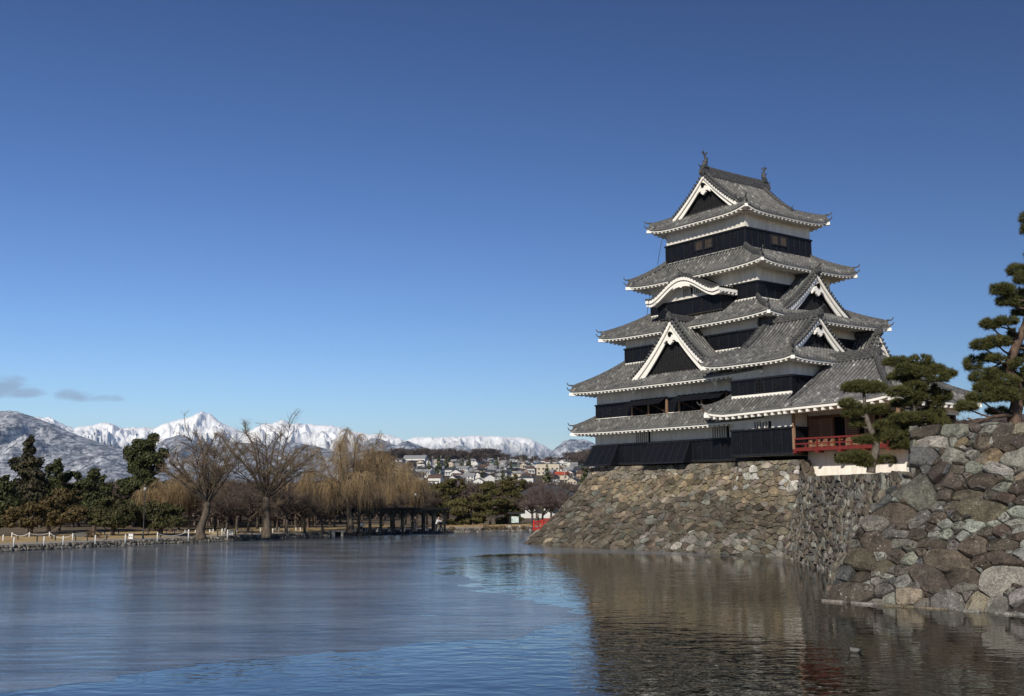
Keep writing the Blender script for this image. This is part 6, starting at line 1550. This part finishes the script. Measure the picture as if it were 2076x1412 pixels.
# ---- people: skinned figures
def skin_person(label, loc, rz, joints, edges, cols, head, hair, s=1.0):
    t = thing('person', label, 'person', loc, rz)
    def body(name, ids, mat):
        keep = sorted({i for e in edges if e[2] in ids for i in e[:2]}); mp = {j: k for k, j in enumerate(keep)}
        me = bpy.data.meshes.new(name); me.from_pydata([tuple(Vector(joints[j][:3]) * s) for j in keep], [(mp[e[0]], mp[e[1]]) for e in edges if e[2] in ids], [])
        o = link(name, me, mat, t); md = o.modifiers.new('skin', 'SKIN'); md.use_smooth_shade = True
        for j in keep: v = me.skin_vertices[0].data[mp[j]]; v.radius = (joints[j][3] * s, joints[j][3] * s)
        me.skin_vertices[0].data[0].use_root = True
        sb = o.modifiers.new('sub', 'SUBSURF'); sb.levels = 1; sb.render_levels = 2; return o
    for name, ids, mat in cols: body(name, ids, mat)
    hp_, hd = Vector(head[:3]) * s, head[3] * s
    def ell(name, c, r, mat, parent=None):
        mb = MB(); rows = []
        for i in range(9):
            th = math.pi * i / 8; rows.append([(c.x + r[0] * math.sin(th) * math.cos(2 * math.pi * j / 12), c.y + r[1] * math.sin(th) * math.sin(2 * math.pi * j / 12), c.z + r[2] * math.cos(th)) for j in range(13)])
        mb.grid(rows); return mb.build(name, mat, parent or t, True)
    h = ell('head', hp_, (hd * .78, hd * .9, hd * 1.1), MT['skin']); ell('hair', hp_ + Vector((0, .03 * s, .035 * s)), (hd * .85, hd * .92, hd * 1.02), hair, h)
    ell('nose', hp_ + Vector((0, -hd * .92, -hd * .1)), (hd * .12, hd * .16, hd * .2), MT['skin'], h)
    for sx in (-1, 1): ell('eye', hp_ + Vector((sx * hd * .3, -hd * .84, hd * .05)), (hd * .1, hd * .05, hd * .07), MT['dark_gap'], h)
MT['skin'] = simple('skin', (0.48, 0.30, 0.21), (0.55, 0.36, 0.26), 8, 0.6); MT['hair'] = simple('dark_hair', (0.012, 0.010, 0.009), (0.025, 0.020, 0.017), 20, 0.5)
MT['coat_white'] = simple('white_coat', (0.68, 0.67, 0.65), (0.78, 0.77, 0.75), 5, 0.85); MT['coat_black'] = simple('black_coat', (0.012, 0.012, 0.014), (0.03, 0.03, 0.034), 6, 0.85); MT['trousers'] = simple('dark_trousers', (0.02, 0.02, 0.026), (0.04, 0.04, 0.05), 6, 0.85)
MT['coat_blue'] = simple('navy_coat', (0.015, 0.02, 0.045), (0.03, 0.04, 0.08), 6, 0.85)
def standing(lean=0.0, arm=0.0, sit=False):
    hz = .52 if sit else .92; k = hz
    J = [(0, 0, k, .13), (0, -.02 - lean * .3, k + .25, .125), (0, -.03 - lean * .6, k + .46, .145), (0, -lean * .7, k + .58, .06), (0, -.01 - lean * .75, k + .64, .055)]
    E = [(0, 1, 't'), (1, 2, 't'), (2, 3, 't'), (3, 4, 'n')]
    for sx in (-1, 1):
        b_ = len(J); y = -.03 - lean * .6
        J += [(sx * .19, y, k + .48, .065), (sx * .26, y - .04 - arm * .18, k + .24 + arm * .06, .05), (sx * .22, y - .18 - arm * .25, k + .08 + arm * .35, .038), (sx * .21, y - .24 - arm * .27, k + .04 + arm * .40, .035)]
        E += [(2, b_, 't'), (b_, b_ + 1, 't'), (b_ + 1, b_ + 2, 't'), (b_ + 2, b_ + 3, 'h')]
        for q in range(4): J.append((sx * .21 + (q - 1.5) * .018, y - .31 - arm * .28, k + .02 + arm * .42 - abs(q - 1.3) * .012, .009)); E.append((b_ + 3, len(J) - 1, 'h'))
        J.append((sx * .17, y - .27 - arm * .27, k + .05 + arm * .42, .010)); E.append((b_ + 3, len(J) - 1, 'h'))
        b_ = len(J)
        if sit: J += [(sx * .10, -.04, k - .02, .095), (sx * .12, -.46, k - .02, .07), (sx * .12, -.46, .10, .05), (sx * .12, -.60, .05, .045)]
        else: J += [(sx * .10, 0, k - .06, .095), (sx * .11, -.02, .50, .07), (sx * .11, .02, .09, .05), (sx * .12, -.13, .045, .045)]
        E += [(0, b_, 'l'), (b_, b_ + 1, 'l'), (b_ + 1, b_ + 2, 'l'), (b_ + 2, b_ + 3, 'l')]
    return J, E, (0, -.03 - lean * .8, k + .76, .115)
def person(label, x, yb, Y, rz, coat, lean=0, arm=0, sit=False, s=.82):
    loc = at(x, yb, Y); loc.z = GZ; J, E, hd = standing(lean, arm, sit)
    skin_person(label, loc, rz, J, E, [('coat', 'tn', MT[coat]), ('trousers', 'l', MT['trousers']), ('hand', 'h', MT['skin'])], hd, MT['hair'], s)
person('person in a white top bending forward with raised hands under the pergola', 884, 1076.5, 114, .9, 'coat_white', .45, 1.0)
person('person in dark clothes standing under the pergola', 842, 1077, 115, -.6, 'coat_black', .05, .8)
person('seated person in dark clothes beside the white-topped visitor', 893, 1075.5, 117, .3, 'coat_black', .1, .3, True)
person('person in a white coat seated at the left end of the pergola', 731, 1078.5, 113, 1.2, 'coat_white', .2, .4, True)
person('person in a navy coat walking by the red bridge', 1080, 1071, 124, 1.6, 'coat_blue', .05, .2)
person('person in a black coat on the red bridge approach', 1092, 1069.5, 129, -1.8, 'coat_black', 0, .1)

# ---- duck on the moat
dl = at_z(1733, 1323, 0.0); dk = thing('duck', 'small duck with a dark head and pale grey back swimming on the moat', 'duck', dl, 2.5)
m, nt, b = M('duck_feathers'); sp = nt.nodes.new('ShaderNodeSeparateXYZ'); nt.links.new(objco(nt), sp.inputs[0])
c = mix(nt, mth(nt, 'GREATER_THAN', sp.outputs['Z'], .112), ramp(nt, mth(nt, 'ADD', sp.outputs['X'], .5), [(.36, (.02, .02, .02)), (.39, (.11, .107, .10)), (.58, (.13, .127, .12)), (.62, (.03, .025, .02))]), (.02, .018, .014)); setc(nt, b, c, .6)
def loft(secs, n=12):
    mb = MB(); mb.grid([[(x + ta * math.sin(2 * math.pi * j / n) * rz, ry * math.cos(2 * math.pi * j / n), z + rz * math.sin(2 * math.pi * j / n)) for j in range(n + 1)] for x, z, ry, rz, ta in secs]); return mb
secs = [(a_ * .82, b_ * .82, c_ * .82, d_ * .82, e_) for a_, b_, c_, d_, e_ in [(-.27, .10, .004, .004, 0), (-.22, .085, .05, .022, 0), (-.15, .065, .085, .06, 0), (-.05, .055, .105, .085, 0), (.05, .055, .10, .085, 0), (.11, .065, .078, .07, -.2), (.14, .10, .05, .05, -.8), (.155, .15, .034, .036, -1.0), (.165, .195, .034, .034, -.7), (.185, .225, .042, .042, -.3), (.215, .235, .038, .036, 0), (.24, .235, .018, .018, 0), (.245, .235, .002, .002, 0)]]
loft(secs).build('body', m, dk, True)
mb = MB(); mb.hexa([(a_ * .82, b_ * .82, c_ * .82) for a_, b_, c_ in [(.23, -.016, .235), (.30, -.018, .232), (.30, .018, .232), (.23, .016, .235), (.23, -.012, .258), (.30, -.014, .245), (.30, .014, .245), (.23, .012, .258)]]); mb.build('bill', MT['metal_dark'], dk)
# culvert mouth in the far revetment
cu = at_z(684, 1088, 0.0); t = thing('culvert', 'dark square culvert mouth with stone cheeks in the far bank', 'culvert', cu, ang * 0 + .75)
mb = MB(); mb.box(-.4, .4, -.05, .5, -.2, .42); mb.build('mouth', MT['dark_gap'], t)
for s in (-.5, .5): mb = MB(); mb.box(s - .11, s + .11, -.15, .5, -.2, .46); mb.build('cheek', MT['concrete'], t)
mb = MB(); mb.box(-.62, .62, -.16, .5, .461, .56); mb.build('lintel', MT['concrete'], t)

# ================================================================== TOWN ON THE HILLSIDE
def cmat(name, c, rough=.8): return simple(name, tuple(x * .9 for x in c), tuple(min(1, x * 1.08) for x in c), .6, rough, .2)
WALLS = {'white': cmat('white_house_wall', (.58, .57, .54)), 'cream': cmat('cream_house_wall', (.48, .42, .33)), 'grey': cmat('grey_house_wall', (.30, .30, .30)), 'tan': cmat('tan_house_wall', (.36, .27, .20)), 'brown': cmat('brown_house_wall', (.16, .11, .085))}
ROOFS = {'dark grey': cmat('dark_grey_roof', (.055, .057, .062), .55), 'black': cmat('black_roof', (.028, .028, .032), .5), 'brown': cmat('brown_roof', (.11, .07, .055), .6), 'blue': cmat('blue_roof', (.06, .085, .15), .5), 'red': cmat('red_roof', (.36, .07, .04), .6), 'pale grey': cmat('pale_grey_roof', (.24, .24, .245), .55), 'green': cmat('green_roof', (.06, .085, .07), .55)}
def house(wall, roof, w, d, h, style):
    t = thing('house', 'x', 'house'); mb = MB(); mb.box(-w / 2, w / 2, -d / 2, d / 2, -3, h)
    rh = d * .26
    if style == 'gable': mb.face([(-w / 2, -d / 2, h), (-w / 2, d / 2, h), (-w / 2, 0, h + rh)]); mb.face([(w / 2, -d / 2, h), (w / 2, d / 2, h), (w / 2, 0, h + rh)])
    if style == 'front': mb.face([(-w / 2, -d / 2, h), (w / 2, -d / 2, h), (0, -d / 2, h + w * .26)]); mb.face([(-w / 2, d / 2, h), (w / 2, d / 2, h), (0, d / 2, h + w * .26)])
    mb.build('wall', WALLS[wall], t); rf = MB(); e = .6
    def slab(a, b_, c_, d_): rf.hexa([*(Vector(p) + Vector((0, 0, .02)) for p in (a, b_, c_, d_)), *(Vector(p) + Vector((0, 0, .22)) for p in (a, b_, c_, d_))])
    if style == 'gable':
        for s in (-1, 1): slab((-w / 2 - e, s * (d / 2 + e), h - e * .5), (w / 2 + e, s * (d / 2 + e), h - e * .5), (w / 2 + e, 0, h + rh), (-w / 2 - e, 0, h + rh))
    elif style == 'front':
        for s in (-1, 1): slab((s * (w / 2 + e), -d / 2 - e, h - e * .5), (s * (w / 2 + e), d / 2 + e, h - e * .5), (0, d / 2 + e, h + w * .26), (0, -d / 2 - e, h + w * .26))
    elif style == 'hip':
        r = max(.3, w / 2 - d / 2); q = [(-w / 2 - e, -d / 2 - e, h - .1), (w / 2 + e, -d / 2 - e, h - .1), (w / 2 + e, d / 2 + e, h - .1), (-w / 2 - e, d / 2 + e, h - .1)]; a, b_ = (-r, 0, h + rh), (r, 0, h + rh)
        rf.face([q[0], q[1], b_, a]); rf.face([q[2], q[3], a, b_]); rf.face([q[1], q[2], b_]); rf.face([q[3], q[0], a]); rf.face(q[::-1])
    else: rf.box(-w / 2 - .3, w / 2 + .3, -d / 2 - .3, d / 2 + .3, h, h + .35)
    rf.build('roof', ROOFS[roof], t)
    nw = max(2, int(w / 2.6))
    for fl in range(max(1, int(h / 2.8))):
        for k in range(nw):
            x = -w / 2 + w * (k + .5) / nw; mb = MB(); mb.box(x - .6, x + .6, -d / 2 - .05, -d / 2 - .005, fl * 2.8 + .8, fl * 2.8 + 2.0); mb.build('window', MT['glass_dark'], t)
    if h > 4.5 and style in ('hip', 'gable'): mb = MB(); mb.box(-w / 2 - .2, w / 2 - 1, -d / 2 - .9, -d / 2 - .06, 2.75, 2.95); mb.build('porch_roof', ROOFS[roof], t)
    return t
PH = []
for k, (wl_, rf_, w, d, h, st) in enumerate([('white', 'dark grey', 9, 8, 5.4, 'hip'), ('cream', 'black', 10, 7, 5.4, 'gable'), ('white', 'black', 8, 9, 5.2, 'front'), ('grey', 'dark grey', 11, 8, 5.4, 'hip'), ('tan', 'brown', 9, 8, 5.2, 'hip'), ('white', 'pale grey', 8, 8, 5.6, 'gable'), ('brown', 'black', 10, 9, 4.8, 'hip'), ('cream', 'dark grey', 8, 7, 5.6, 'front'), ('white', 'brown', 9, 7, 5.2, 'gable'), ('white', 'blue', 11, 8, 5.0, 'gable'), ('grey', 'green', 10, 8, 5.4, 'gable'), ('cream', 'pale grey', 9, 8, 5.2, 'hip')]):
    PH.append((house(wl_, rf_, w, d, h, st), wl_, rf_, {'hip': 'hipped', 'gable': 'gabled', 'front': 'front-gabled'}[st]))
GH = 'houses on the hillside beyond the park'; hr = random.Random(77); usedh = set(); placed = []; nh = 0
def put_house(i, x, y, Y, rz=None, label=None):
    p, wl_, rf_, st = PH[i]; o = p if i not in usedh else copy_tree(p); usedh.add(i)
    loc = at(x, y, Y); loc.z = hill_z(loc.x, loc.y); o.location = loc; o.rotation_euler = (0, 0, hr.uniform(-.7, .35) if rz is None else rz); o['group'] = GH; s_ = hr.uniform(.52, .78); o.scale = (s_, s_, s_)
    row = 'top rows' if Y > 1150 else 'upper rows' if Y > 850 else 'middle rows' if Y > 560 else 'lowest rows'
    side = 'behind the willows' if x < 770 else 'left of the layered pine' if x < 880 else 'above the layered olive pine' if x < 950 else 'above the twin-trunked pine' if x < 1015 else 'above the red bridge' if x < 1110 else 'beside the castle base slope'
    o['label'] = label or f'{wl_} house, {st} {rf_} roof, {row} of the hillside, {side}'; return o
tries = 0
while nh < 290 and tries < 20000:
    tries += 1; Y = 500 + (1400 - 500) * hr.random() ** .85; x = hr.uniform(800, 1215) if hr.random() < .86 else hr.uniform(590, 800)
    if x < 800 and (Y > 1000 or Y < 520): continue
    loc = at(x, 1000, Y)
    if any((loc.x - a) ** 2 + ((loc.y - b_) * .75) ** 2 < 8.0 ** 2 for a, b_ in placed): continue
    if 1075 < x < 1150 and 690 < Y < 800 or 815 < x < 870 and 1080 < Y < 1330: continue
    placed.append((loc.x, loc.y)); put_house(hr.randrange(12) if hr.random() < .5 else hr.choice([0, 2, 5, 8]), x, 1000, Y); nh += 1
def bighouse(label, wall, roof, w, d, h, st, x, Y, rz):
    t = house(wall, roof, w, d, h, st); t.name = 'building'; t['label'] = label; t['category'] = 'building'; loc = at(x, 1000, Y); loc.z = hill_z(loc.x, loc.y); t.location = loc; t.rotation_euler = (0, 0, rz)
bighouse('large cream flat-roofed block of three storeys in the middle of the hillside town', 'cream', 'dark grey', 15, 9, 7.4, 'flat', 1112, 740, -.1)
bighouse('long white barn-like hall high on the hillside above the willow', 'white', 'pale grey', 24, 12, 5.2, 'gable', 842, 1200, -.2)
bighouse('low building with a bright red roof above the castle base slope', 'cream', 'red', 7, 5, 2.9, 'gable', 1140, 620, -.1)
bighouse('long low hall with a wide dark grey roof behind the bare cherry trees', 'brown', 'dark grey', 26, 12, 4.2, 'gable', 1085, 330, .05)
bighouse('white house with a steep grey gable behind the third willow', 'white', 'black', 9, 9, 6.2, 'front', 783, 300, -.3)
bighouse('white restaurant building behind the left pines', 'white', 'dark grey', 14, 8, 3.4, 'gable', 120, 190, .2)
bighouse('white house half hidden behind the rounded evergreens', 'white', 'brown', 16, 8, 3.8, 'hip', 260, 200, .1)
bighouse('white building behind the bare trees left of the middle willow', 'white', 'pale grey', 18, 8, 4.5, 'flat', 490, 230, .1)
bighouse('white shop building behind the red bridge', 'white', 'dark grey', 12, 8, 3.6, 'hip', 1108, 200, 0)
# trees among the houses
tp_ = [bare_proto('bare_tree', 'x', 'bare tree', s, 2.6, .2, rt=.05, spec=[(7, .9, .6, .03, .07, 3), (6, .62, .6, .02, .14, 3), (6, .6, .6, .0, .18, 2), (0, 0, 0, 0, .2, 2)]) for s in (31, 32, 33)]
for k in range(66):
    Y = hr.uniform(300, 1300) if k < 50 else hr.uniform(300, 420); x = hr.uniform(800, 1210) if k < 50 else hr.uniform(560, 1190); p = at(x, 1000, Y); p.z = hill_z(p.x, p.y)
    row = 'high' if Y > 950 else 'half-way up' if Y > 600 else 'low'
    put(tp_[k % 3], p, hr.uniform(0, 6), hr.uniform(.8, 1.3), f'{("upright", "rounded", "spreading")[k % 3]} bare brown tree among the houses {row} on the hillside', 'bare trees among the hillside houses')
def small_conifer(label):
    t = thing('conifer_tree', label, 'conifer'); B_ = [((0, 0, 1.6 + 1.5 * k), (2.3 - .42 * k, 2.3 - .42 * k, 1.3)) for k in range(5)]
    v, q, rn = blob_crown(B_, 26, .75, -.2, .6); fmesh('crown', v, q, LM['pine_dark'], t, rn); mb = MB(); limb(mb, [(0, 0, -.5), (0, 0, 7)], .2, .05, 6); mb.build('trunk', MT['bark'], t); return t
sc0 = small_conifer('x')
for k in range(34):
    Y = hr.uniform(400, 1400); x = hr.uniform(700, 1200); p = at(x, 1000, Y); p.z = hill_z(p.x, p.y); row = 'high' if Y > 950 else 'half-way up' if Y > 650 else 'low'
    put(sc0, p, hr.uniform(0, 6), hr.uniform(.7, 1.5), f'dark conifer among the houses {row} on the hillside', 'conifers on the hillside')
# utility poles
for k in range(18):
    Y = hr.uniform(500, 1350); x = hr.uniform(830, 1190); p = at(x, 1000, Y); p.z = hill_z(p.x, p.y); mb = MB(); mb.tube([(0, 0, -.5), (0, 0, 9.5)], [.2, .13], 6)
    for z in (9.0, 8.3): mb.bar((-.9, 0, z), (.9, 0, z), .12, .12)
    o = mb.build('utility_pole', MT['concrete']); o.location = p; tag(o, 'grey utility pole with crossarms among the hillside houses', 'utility pole', 'utility poles on the hillside')
# wood along the ridge and beyond the castle: nobody could count its trees
def wood(name, pts, label):
    segs_b = [s for s in bare_mesh_segs(55, 2.6, [(7, .9, .6, .04, .07, 2), (6, .62, .6, .02, .14, 2), (7, .6, .6, .0, .18, 2), (0, 0, 0, 0, .2, 1)], .22)]
    v, q = tubes([(a, b_, max(x, .055), max(y, .05)) for a, b_, x, y in segs_b], 3); V, Q = [], []
    for k, (p, s, a) in enumerate(pts):
        R_ = np.array([[math.cos(a), -math.sin(a), 0], [math.sin(a), math.cos(a), 0], [0, 0, 1]]); V.append(v @ R_.T * s + np.array(p)); Q.append(q + k * len(v))
    o = fmesh(name, np.concatenate(V), np.concatenate(Q), MT['bare_twig']); tag(o, label, 'wood', kind='stuff')
pts = []
for k in range(230):
    x = hr.uniform(730, 1240); Y = hr.uniform(1390, 1560); p = at(x, 1000, Y); p.z = hill_z(p.x, p.y) - .3
    pts.append(((p.x, p.y, p.z), hr.uniform(1.0, 1.75) * (2.3 if x < 1010 or x > 1150 else 1.4), hr.uniform(0, 6)))
for k in range(60):
    x = hr.uniform(1165, 1235); Y = hr.uniform(1050, 1380); p = at(x, 1000, Y); p.z = hill_z(p.x, p.y) - .3; pts.append(((p.x, p.y, p.z), hr.uniform(2.0, 3.2), hr.uniform(0, 6)))
wood('ridge_wood', pts, 'bare brown wood along the hilltop above the town')
pts = []
for k in range(720):
    x = hr.uniform(-160, 1130); Y = hr.uniform(126, 300) if x < 690 else hr.uniform(165, 340); p = at(x, 1000, Y)
    if 790 < x and Y < 230: continue
    pts.append(((p.x, p.y, .3), hr.uniform(.7, 1.2) * (1 + (Y - 126) / 400), hr.uniform(0, 6)))
wood('park_wood', pts, 'dense bare brown trees of the park behind the evergreens and willows')
mb = MB(); rows = [[(120 + 900 * i / 30, 500 + 500 * j / 10, -2 + 78 * math.sin(math.pi * min(1, j / 10 + .12) * .6) * (.75 + .18 * noise.noise(Vector((i * .3, j * .3, 2))))) for i in range(31)] for j in range(11)]
mb.grid(rows); o = mb.build('far_hill', MT['hill'], smooth=True); o['kind'] = 'structure'
pts = []
for k in range(170):
    x = hr.uniform(1780, 2110); j = hr.uniform(4, 9.5); Y = 500 + 50 * j; p = at(x, 1000, Y); zz = -2 + 78 * math.sin(math.pi * min(1, j / 10 + .12) * .6) * .78; pts.append(((p.x, p.y, zz - 2.0), hr.uniform(.8, 1.3), hr.uniform(0, 6)))
wood('far_wood', pts, 'bare brown wood on the low hill seen between the pines above the bastion')
